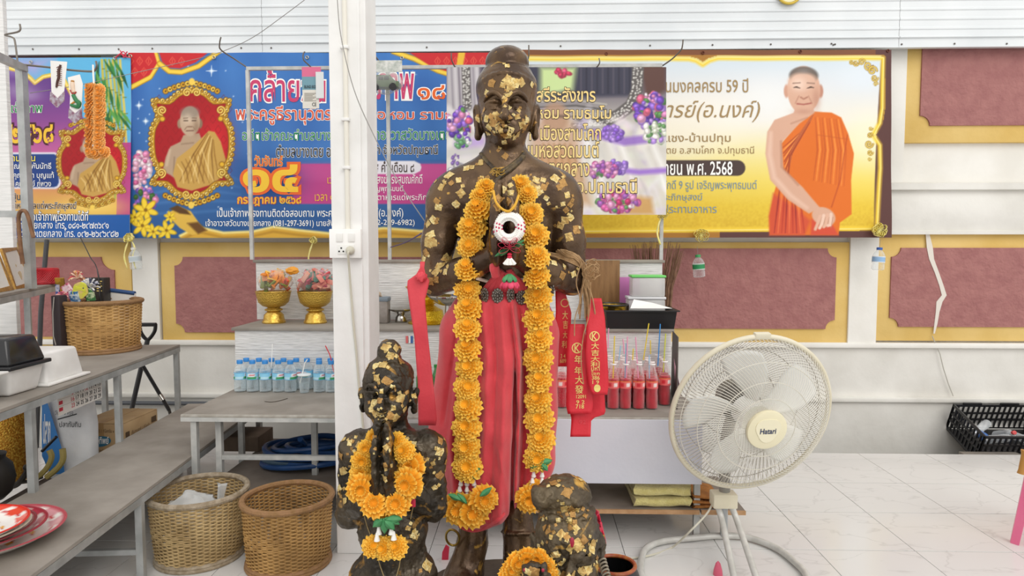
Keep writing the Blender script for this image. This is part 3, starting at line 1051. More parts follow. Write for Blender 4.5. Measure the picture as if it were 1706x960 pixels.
for (x, y, R, f) in ((1425, 106, 5, 1), (1435, 104, 6, -1), (1446, 110, 8, 1), (1453, 118, 8, -1), (1457, 130, 6, 1), (1459, 140, 4, -1), (1418, 104, 4, 1), (1448, 240, 7, 1), (1450, 226, 5, -1), (1450, 254, 5, 1), (1451, 214, 3.5, 1), (1449, 265, 3, 1)):
    spiral(cv, x, y, R, 1.4, f, '#c9a21e')
sk, sk2, sk3 = '#d8ab92', '#ecc9b4', '#b07c66'
cv.poly([(1282, 392), (1281, 360), (1290, 319), (1302, 281), (1301, 240), (1330, 205), (1357, 186), (1385, 188), (1401, 196), (1413, 222), (1423, 256), (1418, 300), (1419, 357), (1399, 371), (1397, 392)], '#e0701f', 1)
cv.poly([(1282, 392), (1281, 360), (1288, 322), (1330, 350), (1350, 368), (1340, 392)], '#cf4a34', 3, .8)
cv.poly([(1350, 392), (1352, 365), (1385, 372), (1397, 392)], '#d0463a', 2, .8)
for i in range(16):
    t = i / 15
    cv.line([(1355 - 6 * t, 190 + 14 * t), (1325 - 18 * t + 8, 222 + 40 * t), (1304 + 8 * t, 246 + 70 * t)], [1, 2.6, 1], ['#a8431a', '#ffac58', '#8f2c1c'][i % 3], 1, .9)
for i in range(12):
    t = i / 11
    cv.line([(1358 + 42 * t, 196 + 4 * t), (1362 + 48 * t, 250), (1356 + 50 * t, 300 + 10 * t)], [.8, 2.2, .8], ['#b84d18', '#ffa54c', '#c85818'][i % 3], 1.2, .8)
for i in range(9):
    t = i / 8
    cv.line([(1300 + 30 * t, 305 + 20 * t), (1296 + 40 * t, 340 + 10 * t), (1290 + 50 * t, 388)], [.8, 2.4, .8], ['#8f2020', '#f08048', '#b03020'][i % 3], 1.2, .9)
cv.line([(1412, 225), (1400, 300), (1385, 345)], 2, '#b84a1a', 1, .8)
cv.line([(1362, 225), (1412, 232)], 1.4, '#c2581c', 1, .7)
cv.poly([(1322, 188), (1290, 200), (1278, 220), (1275, 256), (1283, 300), (1312, 332), (1348, 356), (1366, 346), (1338, 312), (1305, 282), (1302, 238), (1332, 206), (1357, 188), (1352, 172), (1328, 172)], sk, 1.2)
cv.line([(1284, 222), (1282, 258), (1290, 296), (1318, 326), (1345, 346)], [6, 8, 7, 6, 4], sk2, 3, .7)
cv.line([(1301, 236), (1302, 278), (1330, 308)], 3, sk3, 2, .7)
cv.line([(1318, 206), (1345, 196)], 2.4, sk3, 1.5, .6)
cv.ell(1372, 361, 20, 15, sk, 1.2, .4)
for k in range(4):
    cv.line([(1366 + k * 6, 360 - k), (1362 + k * 7, 372 + k), (1358 + k * 7, 382 - k * 2)], 5, sk2 if k % 2 else '#e0b39a', 1)
    cv.line([(1369 + k * 6, 362), (1363 + k * 7, 380)], 1, sk3, .8, .8)
cv.ell(1310, 152, 4.5, 11, '#cf9c84', 1)
cv.ell(1367, 152, 4.5, 11, '#c08a74', 1)
cv.ell(1339, 150, 27.5, 40, sk, 1)
cv.ell(1339, 126, 24.5, 15, '#5f5650', 1.5, 0, .9)
cv.ell(1338, 136, 24, 15, '#dcb39c', 3)
cv.glow(1339, 118, 12, 5, '#8d8580', .6)
cv.glow(1330, 140, 13, 12, '#f2d6c4', .8)
cv.glow(1360, 165, 7, 18, '#b98570', .6)
cv.glow(1339, 186, 16, 5, '#b98570', .5)
for q in (-1, 1):
    cv.line([(1339 + q * 17, 146), (1339 + q * 12, 145), (1339 + q * 6, 147)], [1, 2.6, 1], '#46322a', .8)
    cv.line([(1339 + q * 18, 139), (1339 + q * 6, 138)], 1.6, '#8a6a5a', 1)
    cv.line([(1339 + q * 8, 160), (1339 + q * 14, 172)], 1.4, '#b98570', 1.2)
cv.line([(1334, 162), (1339, 165), (1345, 162)], 2.2, '#a8705c', 1)
cv.line([(1328, 173), (1339, 174), (1351, 172)], 2.2, '#a4584e', 1)
cv.poly([(1085, 293)] + [(1229 + 13 * math.cos(a), 280 - 13 * math.sin(a)) for a in np.linspace(-PI / 2, PI / 2, 10)] + [(1085, 267)], '#4b3a36', .8)
rp = ripples(9, 0.002)
cv.sheet('printed_sheet', RB, right, rp)
fn = text_fn(RB, rp)
L('นมงคลครบ 59 ปี', (1109, 130, 1247, 154), fn, T_tan, right, bold=.006)
L('ารย์(อ.นงค์)', (1112, 168, 1266, 204), fn, T_tan, right, shear=.3)
L('แชง-บ้านปทุม', (1108, 221, 1217, 241), fn, T_tan, right, bold=.004)
L('เตย อ.สามโคก จ.ปทุมธานี', (1106, 243, 1256, 260), fn, T_tan, right)
L('ายน พ.ศ. 2568', (1107, 269, 1220, 292), fn, T_white, right, bold=.012)
L('ักดิ์ 9 รูป เจริญพระพุทธมนต์', (1106, 300, 1261, 320), fn, T_slate, right)
L('ระภิกษุสงฆ์', (1106, 322, 1170, 338), fn, T_slate, right)
L('ประทานอาหาร', (1106, 341, 1194, 355), fn, T_slate, right)
for (x, y) in ((1171, 88), (1333, 86), (1479, 85), (1010, 90)):
    p = P(x, y, RB)
    MB().tube(arc((p.x, RB - .004, p.z), .008, 0, 2 * PI, 14)[:-1], .003, 6, closed=True).build('eyelet', mat('dark_eyelet', '#6b3a2a', .4, .6), right)
MBY = 3.70
mid = thing('vinyl_banner', 'small photo-printed banner of flowers and drapery hung on the rail behind the tall statue', 'banner', P(925, 358, MBY))
cv = Canvas(744, 112, 1110, 358)
cv.vgrad([(108, '#4a4658'), (150, '#6d6670'), (200, '#bdb8b0'), (260, '#d8d4cc'), (358, '#d9d4c6')])
cv.poly([(744, 108), (800, 108), (800, 180), (744, 190)], '#b9b4b8', 3)
for k in range(9):
    cv.line([(752 + k * 6, 112), (755 + k * 6, 180)], 3, ['#8d8690', '#d0ccd0', '#6d6470'][k % 3], 1.5, .8)
cv.poly([(880, 112), (1060, 112), (1056, 160), (880, 165)], '#3b3b4c', 4)
for k in range(14):
    cv.line([(950 + k * 9, 114), (950 + k * 9, 155)], 3, ['#55505e', '#2b2a3a'][k % 2], 1, .8)
cv.poly([(1065, 108), (1110, 108), (1110, 150), (1078, 170)], '#5d3f38', 5)
def lace(pts, w):
    cv.line(pts, w, '#5f5a58', 1.2)
    r = np.random.RandomState(2)
    for i in range(len(pts) - 1):
        a, b = pts[i], pts[i + 1]
        n = int(math.hypot(b[0] - a[0], b[1] - a[1]) / 3.2)
        for k in range(n):
            for q in (-.3, 0, .3):
                x, y = a[0] + (b[0] - a[0]) * k / n, a[1] + (b[1] - a[1]) * k / n
                cv.ell(x + q * w + r.randn(), y + q * w * .3 + r.randn(), 1.6, 1.3, '#d8d6d0', .6, 0, .9)
lace([(776, 112), (778, 180)], 14)
lace([(1063, 112), (1061, 150), (1052, 175), (1030, 192), (1000, 205), (960, 210)], 20)
for k in range(5):
    yy = 170 + k * 9
    cv.line([(895, yy), (960, yy - 3), (1010, yy + 4)], 3, '#4d4a48' if k % 2 else '#b9b4a8', 1, .8)
cv.poly([(900, 112), (960, 112), (955, 150), (900, 160)], '#c7dc9a', 6)
cv.flowers(938, 122, 14, 6, ['#c23a5a', '#d85a7a'], 14, 3, 6, 3)
r_ = np.random.RandomState(41)
for _ in range(170):
    x_, y_ = 744 + r_.rand() * 366, 190 + r_.rand() * 168
    c_ = ['#f4f1f0', '#e6e0ea', '#d5cbe0', '#efe8dc', '#cfc6c4', '#e8d4de', '#dfe6d4', '#b9a8c8'][r_.randint(8)]
    cv.ell(x_, y_, 5 + r_.rand() * 16, 3 + r_.rand() * 8, c_, 3, r_.rand() * 3, .55)
for k in range(22):
    x_ = 744 + k * 17
    cv.line([(x_, 290 + (k % 3) * 8), (x_ + 8, 316), (x_ + 18, 345)], [2, 7, 2], ['#ffffff', '#bdb6b8', '#e4dfe0'][k % 3], 3, .6)
for k in range(13):
    x0 = 870 + k * 18
    cv.line([(x0, 236), (x0 + 10, 262), (x0 + 20, 282)], 9, ['#f0eeea', '#cfccc6', '#e3e0da'][k % 3], 4, .85)
for k in range(6):
    cv.poly([(744, 230 + k * 18), (800, 226 + k * 18), (800, 240 + k * 18), (744, 246 + k * 18)], ['#e4e2dd', '#c9c8c6'][k % 2], 5, .8)
cv.line([(990, 222), (1040, 236), (1075, 232)], 14, '#8a5fc0', 3, .8)
cv.line([(1030, 283), (1065, 287), (1108, 284)], 9, '#9a6fd0', 3, .9)
cv.line([(765, 240), (800, 236)], 16, '#b79ad8', 5, .8)
cv.ell(925, 250, 42, 66, '#cba383', 8, 0, .75)
cv.ell(925, 196, 21, 26, '#b58f74', 4, 0, .8)
cv.line([(908, 194), (942, 194)], 5, '#5a4a40', 2, .6)
cv.poly([(885, 290), (905, 245), (950, 245), (975, 300), (985, 340), (880, 345)], '#c9996a', 8, .7)
for k in range(6):
    cv.line([(905 + k * 9, 240), (900 + k * 14, 300)], 3, '#a87a50', 2, .5)
cv.poly([(1020, 320), (1085, 330), (1090, 358), (1030, 358)], '#c8934a', 5, .8)
PUR = ['#7a4fc0', '#9a72d8', '#b48fe0', '#d88ab8', '#e6a8cc', '#f3e6f0', '#5f3fa0', '#e06a8a', '#5a8a50']
cv.flowers(764, 205, 20, 26, PUR, 80, 3, 7, 21)
cv.flowers(770, 235, 14, 14, ['#6aa070', '#8fc090', '#e8e8e8', '#7a4fc0'], 30, 3, 6, 22)
cv.flowers(1021, 222, 15, 13, ['#8a5fc8', '#a07ad8', '#b392e0'], 40, 3, 6, 23)
cv.flowers(1028, 280, 16, 13, ['#8a5fc8', '#a07ad8', '#b392e0'], 40, 3, 6, 24)
cv.flowers(1085, 185, 26, 30, PUR, 110, 3, 8, 25)
cv.flowers(1092, 222, 20, 18, ['#f3f0ea', '#e0e6d0', '#6a9a60', '#b48fe0'], 46, 3, 7, 26)
cv.flowers(1004, 284, 24, 14, ['#d86aa8', '#e8a0c8', '#a060b0', '#6a9a60'], 50, 3, 6, 27)
cv.flowers(1030, 335, 34, 18, ['#d86aa8', '#e8a0c8', '#a060b0', '#6a9a60', '#f0e0e8', '#c03a70'], 90, 3, 7, 28)
cv.flowers(770, 290, 26, 14, ['#e4e2dd', '#c9c8c6', '#d6d2e0'], 30, 4, 9, 29)
cv.flowers(758, 266, 8, 8, ['#6a4a90', '#8a6fb0'], 10, 2, 4, 30)
rp0 = ripples(14, 0.006)
rp = lambda X, Y: rp0(X, Y) * ((Y - 105) / 250.0)
cv.sheet('printed_sheet', MBY, mid, rp)
fn = text_fn(MBY, rp)
o_ = (T_dark, .03)
L('สรีระสังขาร', (894, 145, 992, 170), fn, T_cream, mid, bold=.012, outline=o_)
L('หอม รามธมฺโม', (894, 176, 1018, 203), fn, T_cream, mid, bold=.012, outline=o_)
L('ก เมืองสามโคก', (882, 206, 1001, 234), fn, T_cream, mid, bold=.012, outline=o_)
L('บนหอสวดมนต์', (872, 236, 998, 263), fn, T_cream, mid, bold=.012, outline=o_)
L('เตยกลาง', (908, 272, 982, 294), fn, T_cream, mid, bold=.012, outline=o_)
L('ก จ.ปทุมธานี', (940, 297, 1061, 330), fn, T_cream, mid, bold=.012, outline=o_)
# ================================================================== SHELVES, BENCHES, RACKS
M_ply = mat('weathered_plywood', '#9c958c', 0.75, col2='#857e75', scale=5, stretch=(1, 1, 1), bump=0.12, bscale=20, detail=8)
M_plyedge = mat('plywood_edge', '#b7b3ab', 0.7, col2='#a09a90', scale=30)
M_wash = mat('whitewashed_boards', '#e4e3e1', 0.75, col2='#c3c2c0', scale=9, stretch=(1.5, 1, 22), bump=0.5, bscale=7, lo=0.4, hi=0.72, detail=8)
M_bluewhite = mat('pale_blue_white_board', '#d9dbe4', 0.45, col2='#cfd2dd', scale=3, bump=0.06)
M_rawwood = mat('raw_wood_edge', '#c19a72', 0.7, col2='#ae855c', scale=25)
TZ, TF = 0.53, 2.80
def xat(px, py, Y):
    return P(px, py, Y).x
tl, tr = xat(303, 697, TF), xat(1175, 690, TF)
R1Y, R2Y = 3.36, 3.74
Z1, Z2 = 0.838, 1.178
table = thing('display_table', 'long steel-framed display table with grey plywood top behind the statues', 'table', ((tl + tr) / 2, TF, 0))
MB().box((tl, TF, TZ - 0.012), (tr, R2Y + .2, TZ), bev=.002).build('tabletop', M_ply, table)
mb = MB()
mb.box((tl, TF - .012, TZ - 0.03), (tr, TF + .013, TZ - 0.012))
mb.build('front_rail', M_steel_paint, table, smooth=False)
MB().box((tl, TF - .012, TZ - 0.012), (tr, TF - .001, TZ), bev=.002).build('edge_band', M_plyedge, table)
for (px, Y) in ((323, TF), (364, TF + .05), (401, TF + .5), (523, TF + .3), (1163, TF)):
    x = xat(px, 750, Y)
    MB().box((x - .0125, Y + .001, 0), (x + .0125, Y + .026, TZ - .031)).build('leg', M_steel_paint, table, smooth=False)
for (px, Y) in ((430, 3.72), (1000, 3.72), (620, 3.72)):
    x = xat(px, 720, Y)
    MB().box((x - .0125, Y, 0), (x + .0125, Y + .025, TZ - .031)).build('leg', M_steel_paint, table, smooth=False)
MB().beam((xat(364, 770, TF + .06), TF + .065, .322), (xat(760, 770, TF + .06), TF + .065, .322), .02, .02).build('stretcher', M_steel_paint, table, smooth=False)
MB().box((xat(730, 750, TF), TF - .02, P(1000, 803, TF).z), (xat(1168, 750, TF), TF - .013, TZ - .006), bev=.001).build('front_panel', M_bluewhite, table, smooth=False)
sx0, sx1, sx2 = xat(770, 850, 2.78), xat(1166, 850, 2.78), xat(1241, 850, 2.78)
MB().box((sx0, 2.775, .125), (sx1 - .004, 3.45, .14)).build('lower_shelf', mat('brown_shelf_ply', '#8f857b', .7, col2='#7c7269', scale=8), table, smooth=False)
MB().box((sx1 + .004, 2.775, .125), (sx2, 3.2, .14)).build('lower_shelf', MATS['brown_shelf_ply'], table, smooth=False)
MB().box((sx0, 2.766, .124), (sx1 - .004, 2.775, .141)).build('shelf_edge', M_rawwood, table, smooth=False)
MB().box((sx1 + .004, 2.766, .124), (sx2, 2.775, .141)).build('shelf_edge', M_rawwood, table, smooth=False)
MB().box((xat(340, 830, 2.9), 2.9, .145), (xat(640, 830, 2.9), 3.7, .16)).build('lower_shelf', MATS['brown_shelf_ply'], table, smooth=False)
def step_box(label, px0, px1, Y0, Y1, z0, z1, py):
    xa, xb = xat(px0, py, Y0), xat(px1, py, Y0)
    t = thing('display_step', label, 'shelf', ((xa + xb) / 2, Y0, z0))
    h = (z1 - z0)
    MB().box((xa, Y0, z0 + .001), (xb, Y0 + .015, z0 + h * .62 - .001), bev=.001).build('riser_board', M_wash, t, smooth=False)
    MB().box((xa, Y0 + .001, z0 + h * .62), (xb, Y0 + .015, z1 - .016), bev=.001).build('riser_board', M_wash, t, smooth=False)
    for x in (xa, xb - .015):
        MB().box((x, Y0 + .016, z0 + .001), (x + .015, Y1, z1 - .016)).build('side_board', M_wash, t, smooth=False)
    MB().box((xa - .012, Y0 - .012, z1 - .015), (xb + .012, Y1, z1), bev=.002).build('top_board', M_ply, t)
    return t
step_box('lower whitewashed plywood step carrying the golden bowls', 392, 1118, R1Y, R2Y - .004, TZ, Z1, 600)
step_box('upper whitewashed plywood step at the back below the hanging rail', 427, 1103, R2Y, R2Y + .2, Z1, Z2, 480)
RKY = R2Y + .08
rack = thing('rail_rack', 'thin white steel rail frame standing on the upper step with hooks', 'rack', (P(760, 430, RKY).x, RKY, Z2))
def bx_bar(a, b, w=.019):
    return MB().beam(a, b, w, w)
ztop = P(600, 113, RKY).z
xl_, xr_ = P(411, 113, RKY).x, P(1103, 113, RKY).x
bx_bar((xl_, RKY, ztop), (xr_, RKY, ztop)).build('rail', M_steel_paint, rack, smooth=False)
for px in (417, 648, 1103):
    x = P(px, 300, RKY).x
    bx_bar((x, RKY, Z2), (x, RKY, ztop - .01)).build('upright', M_steel_paint, rack, smooth=False)
M_wire = mat('bent_steel_rod', '#7b746c', .5, .5)
def wire_hook(pxs, parent, r=.004, Y=RKY, dY=.0):
    pts = [P(x, y, Y + d) for (x, y, d) in pxs]
    MB().tube(spline(pts, 5), r, 6).build('rod_hook', M_wire, parent)
wire_hook([(411, 112, 0), (390, 98, -.04), (368, 83, -.12), (366, 72, -.16), (368, 62, -.18)], rack)
wire_hook([(640, 112, 0), (630, 100, -.05), (621, 86, -.1), (619, 76, -.13), (619, 68, -.15)], rack)
wire_hook([(1103, 110, 0), (1120, 98, -.05), (1134, 84, -.1), (1137, 76, -.13), (1138, 66, -.15)], rack)
wire_hook([(520, 114, 0), (513, 107, -.03), (506, 100, -.06), (505, 91, -.07), (508, 86, -.07)], rack)
wire_hook([(762, 118, 0), (756, 108, -.03), (752, 98, -.06), (752, 88, -.07)], rack)
wire_hook([(876, 108, 0), (880, 98, -.04), (881, 88, -.06), (881, 75, -.07)], rack)
wire_hook([(990, 116, 0), (996, 110, -.03), (999, 104, -.05), (998, 97, -.05)], rack)
def bench_dir(z, a, b):
    A, B = G(a[0], a[1], z), G(b[0], b[1], z)
    u = (A - B)
    u.z = 0
    u.normalize()
    return A, u, Vector((u.y, -u.x, 0))
def bench(label, z, far_r, u, v, width, length, legs, group=None, lower=None, name='bench'):
    """far_r: far right corner of the top; u towards the back, v to the right"""
    base = far_r - u * (length / 2) - v * (width / 2)
    ang = math.atan2(u.y, u.x) - PI / 2
    t = thing(name, label, 'bench', (base.x, base.y, 0), ang)
    W, Ln = width, length
    B = lambda lo, hi, nm, m, bev=0: MB().box(lo, hi, bev=bev).build(nm, m, t, smooth=False, world=False)
    B((-W / 2, -Ln / 2, z - .014), (W / 2, Ln / 2, z), 'top_board', M_ply, .002)
    for sx in (-1, 1):
        x = sx * (W / 2 - .0125)
        B((x - .0125, -Ln / 2, z - .042), (x + .0125, Ln / 2, z - .0145), 'side_rail', M_steel)
    for y in (-Ln / 2 + .0125, Ln / 2 - .0125):
        B((-W / 2 + .026, y - .0125, z - .042), (W / 2 - .026, y + .0125, z - .0145), 'end_rail', M_steel)
    for (sx, d) in legs:
        x, y = sx * (W / 2 - .014), Ln / 2 - d
        B((x - .0125, y - .0125, 0), (x + .0125, y + .0125, z - .043), 'leg', M_steel)
    for (d, zz) in (lower or []):
        y = Ln / 2 - d
        B((-W / 2 + .028, y - .01, zz - .01), (W / 2 - .028, y + .01, zz + .01), 'stretcher', M_steel)
    return t
ZB1, ZB2, ZB3 = 0.345, 0.70, 1.05
A, u1, v1 = bench_dir(ZB1, (393, 705), (242, 817))
farl = G(300, 673, ZB1)
s_ = (farl - A).dot(u1)
far1 = A + u1 * s_
w1 = (far1 - farl).dot(v1) - .045
far1.z = 0
bench1 = bench('low grey plywood bench on galvanised legs holding the enamel plates', ZB1, far1, u1, v1, w1, 2.5, [(1, (far1 - G(238, 820, ZB1)).dot(u1)), (-1, (far1 - G(238, 820, ZB1)).dot(u1)), (1, .03), (-1, .03), (1, 2.45), (-1, 2.45)], lower=[((far1 - G(238, 820, ZB1)).dot(u1), .12), (.03, .12)])
A, u2, v2 = bench_dir(ZB2, (300, 574), (0, 682))
far2 = A.copy()
far2.z = 0
bench2 = bench('middle-height grey bench with the tall wicker basket on top', ZB2, far2, u2, v2, .42, 2.2, [(1, .02), (-1, .02), (1, (far2 - G(203, 610, ZB2)).dot(u2)), (-1, (far2 - G(203, 610, ZB2)).dot(u2)), (1, (far2 - G(60, 662, ZB2)).dot(u2)), (-1, (far2 - G(60, 662, ZB2)).dot(u2)), (1, 2.18), (-1, 2.18)])
A, u3, v3 = bench_dir(ZB3, (96, 472), (0, 491))
far3 = A.copy()
far3.z = 0
bench3 = bench('highest grey bench carrying the picture frames and red string', ZB3, far3, u3, v3, .40, 1.3, [(1, (far3 - G(52, 481, ZB3)).dot(u3)), (-1, (far3 - G(52, 481, ZB3)).dot(u3)), (1, 1.25), (-1, 1.25)])
LRY = 3.15
lrack = thing('rail_rack', 'grey steel rail frame rising behind the picture frames at far left', 'rack', (P(46, 440, LRY).x, LRY, ZB3))
p0, p1 = P(37, 108, LRY), P(50, 445, LRY)
MB().beam((p1.x, LRY, ZB3), (p1.x, LRY, p0.z), .035, .035).build('upright', M_steel, lrack, smooth=False)
MB().beam((p1.x, LRY + .02, p0.z - .012), (P(-30, 100, LRY - .6).x, LRY - .6, P(-30, 82, LRY - .6).z), .03, .03).build('rail', M_steel, lrack, smooth=False)
q = P(50, 357, LRY)
MB().beam((p1.x, LRY, q.z), (P(-40, 357, LRY).x, LRY - .05, q.z), .03, .03).build('cross_bar', M_steel, lrack, smooth=False)
wire_hook([(40, 108, 0), (80, 112, .04), (120, 117, .05), (150, 119, .05), (158, 117, .05), (161, 110, .04), (160, 102, .04)], lrack, .005, LRY)
wire_hook([(30, 110, -.1), (25, 70, -.1), (20, 62, -.1), (8, 58, -.1), (32, 52, -.1), (33, 40, -.1)], lrack, .004, LRY)
M_rust = mat('rusty_brown_metal', '#6d4a33', .7, .2, col2='#8a6547', scale=30)
cane = MB().tube(spline([P(38, 440, LRY - .05), P(34, 410, LRY - .05), P(31, 372, LRY - .05), P(33, 354, LRY - .06), P(42, 352, LRY - .07), P(48, 365, LRY - .07), P(52, 382, LRY - .07), P(56, 396, LRY - .07)], 6), .009, 8)
cane = cane.build('hooked_cane', M_rust, origin=P(38, 440, LRY - .05))
tag(cane, 'brown bent cane hooked over the grey cross bar at far left', 'cane')
# ================================================================== WICKER BASKETS
def basket(label, loc, rt, rb, h, cols, rimcol, seed=0, rows=34, nst=46):
    t = thing('wicker_basket', label, 'basket', loc, group='wicker baskets')
    rr = random.Random(seed)
    n = nst * 3
    def R(z):
        s = z / h
        return rb + (rt - rb) * s ** .7
    M_w = mat('wicker_%d' % seed, cols[0], .65, col2=cols[1], scale=9, bump=.2, bscale=90, lo=.35, hi=.65)
    M_r = mat('wicker_rim_%d' % seed, rimcol, .75, col2=cols[2], scale=40, bump=.4, bscale=120)
    mb = MB()
    vs_, fs = [], []
    pitch = (h - .035) / rows
    for i in range(rows):
        zc = .025 + pitch * (i + .5)
        o = len(vs_)
        band = abs(i - rows * .45) < 4
        for k in range(n):
            a = 2 * PI * k / n
            ph = i * PI if not (band and 60 < (k % 140) < 110) else (i // 2) * PI
            off = .0035 * math.cos(nst / 2 * a + ph)
            r = R(zc) + off
            hh = pitch * .47
            for (dr, dz) in ((.0026, 0), (0, hh), (-.0026, 0), (0, -hh)):
                vs_.append(((r + dr) * math.cos(a), (r + dr) * math.sin(a), zc + dz))
        for k in range(n):
            l = (k + 1) % n
            for q in range(4):
                w = (q + 1) % 4
                fs.append((o + k * 4 + q, o + l * 4 + q, o + l * 4 + w, o + k * 4 + w))
    mb.add(vs_, fs)
    w = mb.build('weave', M_w, t, world=False, angle=60)
    w['kind'] = 'stuff'
    mb = MB()
    for k in range(nst):
        a = 2 * PI * (k + .5) / nst
        mb.tube([(R(z) * math.cos(a), R(z) * math.sin(a), z) for z in np.linspace(.015, h - .01, 7)], .0024, 4)
    s = mb.build('stakes', M_w, t, world=False)
    s['kind'] = 'stuff'
    MB().lathe([(rb * .98, .012), (0.001, .014)], 32, capb=False).build('base', M_w, t, world=False, solid=.006)
    mb = MB()
    for z, q in ((.008, .008), (.02, .006)):
        mb.tube(arc((0, 0, z), rb + q, 0, 2 * PI, 56, 'xy')[:-1], .009, 8, closed=True)
    mb.build('foot_ring', M_r, t, world=False)
    mb = MB()
    pts = []
    m = 220
    for k in range(m):
        a = 2 * PI * k / m
        bump = .0016 * math.cos(k * PI)
        pts.append(((rt + .001) * math.cos(a), (rt + .001) * math.sin(a), h - .006 + bump * .3))
    mb.tube(pts, [.0115 + .0012 * (k % 2) for k in range(m)], 8, closed=True)
    mb.build('rim', M_r, t, world=False)
    return t
bk1 = P(331, 820, 2.60)
basket('grey-brown wicker basket with a plastic bag inside, nearest the low bench', (bk1.x, 2.60, 0), .182, .155, .275, ('#c2a878', '#9a8055', '#8a7a62'), '#a89a86', 1)
bk2 = P(479, 820, 2.55)
basket('empty honey-brown wicker basket between its twin and the white post', (bk2.x, 2.55, 0), .168, .150, .27, ('#bd9458', '#94703e', '#8a683e'), '#9a7450', 2)
bk3 = G(170, 584, ZB2)
BK3 = Vector((bk3.x, bk3.y, ZB2))
basket('tall golden wicker basket full of colourful packets on the middle bench', tuple(BK3), .193, .172, .27, ('#d2a868', '#a97f48', '#8a6840'), '#94704c', 3, rows=30, nst=40)
M_bag = clear_mat('clear_bag', '#e4e6e6', .38, .2)
def crumple(c, r, seed, n=20, m=12, amp=.35):
    mb = MB()
    mb.sphere((0, 0, 0), 1.0, n, m)
    out = []
    for p in mb.v:
        d = Vector(p)
        k = 1 + amp * noise.noise(d * 2.2 + Vector((seed, seed * 2.1, 0))) + amp * .5 * noise.noise(d * 6 + Vector((0, seed, seed)))
        out.append((c[0] + d.x * r[0] * k, c[1] + d.y * r[1] * k, c[2] + d.z * r[2] * k))
    mb.v = out
    return mb
bg = thing('plastic_bag', 'clear crumpled plastic bag lying inside the grey-brown basket', 'bag', (bk1.x, 2.60, .14))
crumple((bk1.x - .01, 2.58, .20), (.10, .08, .06), 3).build('bag_body', M_bag, bg)
mb = MB()
mb.grid(lambda u, v: (bk1.x + .075 + .02 * v * (u - .3) * 2 + .008 * math.sin(u * 9), 2.62 + .01 * math.cos(u * 7), .20 + .09 * v), 6, 6)
mb.build('bag_handle', M_bag, bg, solid=.001)
# ================================================================== SCULPTED SURFACES (signed-distance modelling)
def lattice_noise(xs, ys, zs, scale, seed):
    r = np.random.RandomState(seed)
    g = r.rand(48, 48, 48).astype(np.float32)
    def ax(v):
        t = v * scale + 1000.0
        i = np.floor(t).astype(int)
        f = (t - i).astype(np.float32)
        return i % 48, (i + 1) % 48, f * f * (3 - 2 * f)
    i0, i1, fx = ax(xs)
    j0, j1, fy = ax(ys)
    k0, k1, fz = ax(zs)
    fx, fy, fz = fx[:, None, None], fy[None, :, None], fz[None, None, :]
    def c(a, b, d):
        return g[np.ix_(a, b, d)]
    x00 = c(i0, j0, k0) * (1 - fx) + c(i1, j0, k0) * fx
    x10 = c(i0, j1, k0) * (1 - fx) + c(i1, j1, k0) * fx
    y0 = x00 * (1 - fy) + x10 * fy
    x01 = c(i0, j0, k1) * (1 - fx) + c(i1, j0, k1) * fx
    x11 = c(i0, j1, k1) * (1 - fx) + c(i1, j1, k1) * fx
    y1 = x01 * (1 - fy) + x11 * fy
    return y0 * (1 - fz) + y1 * fz - 0.5
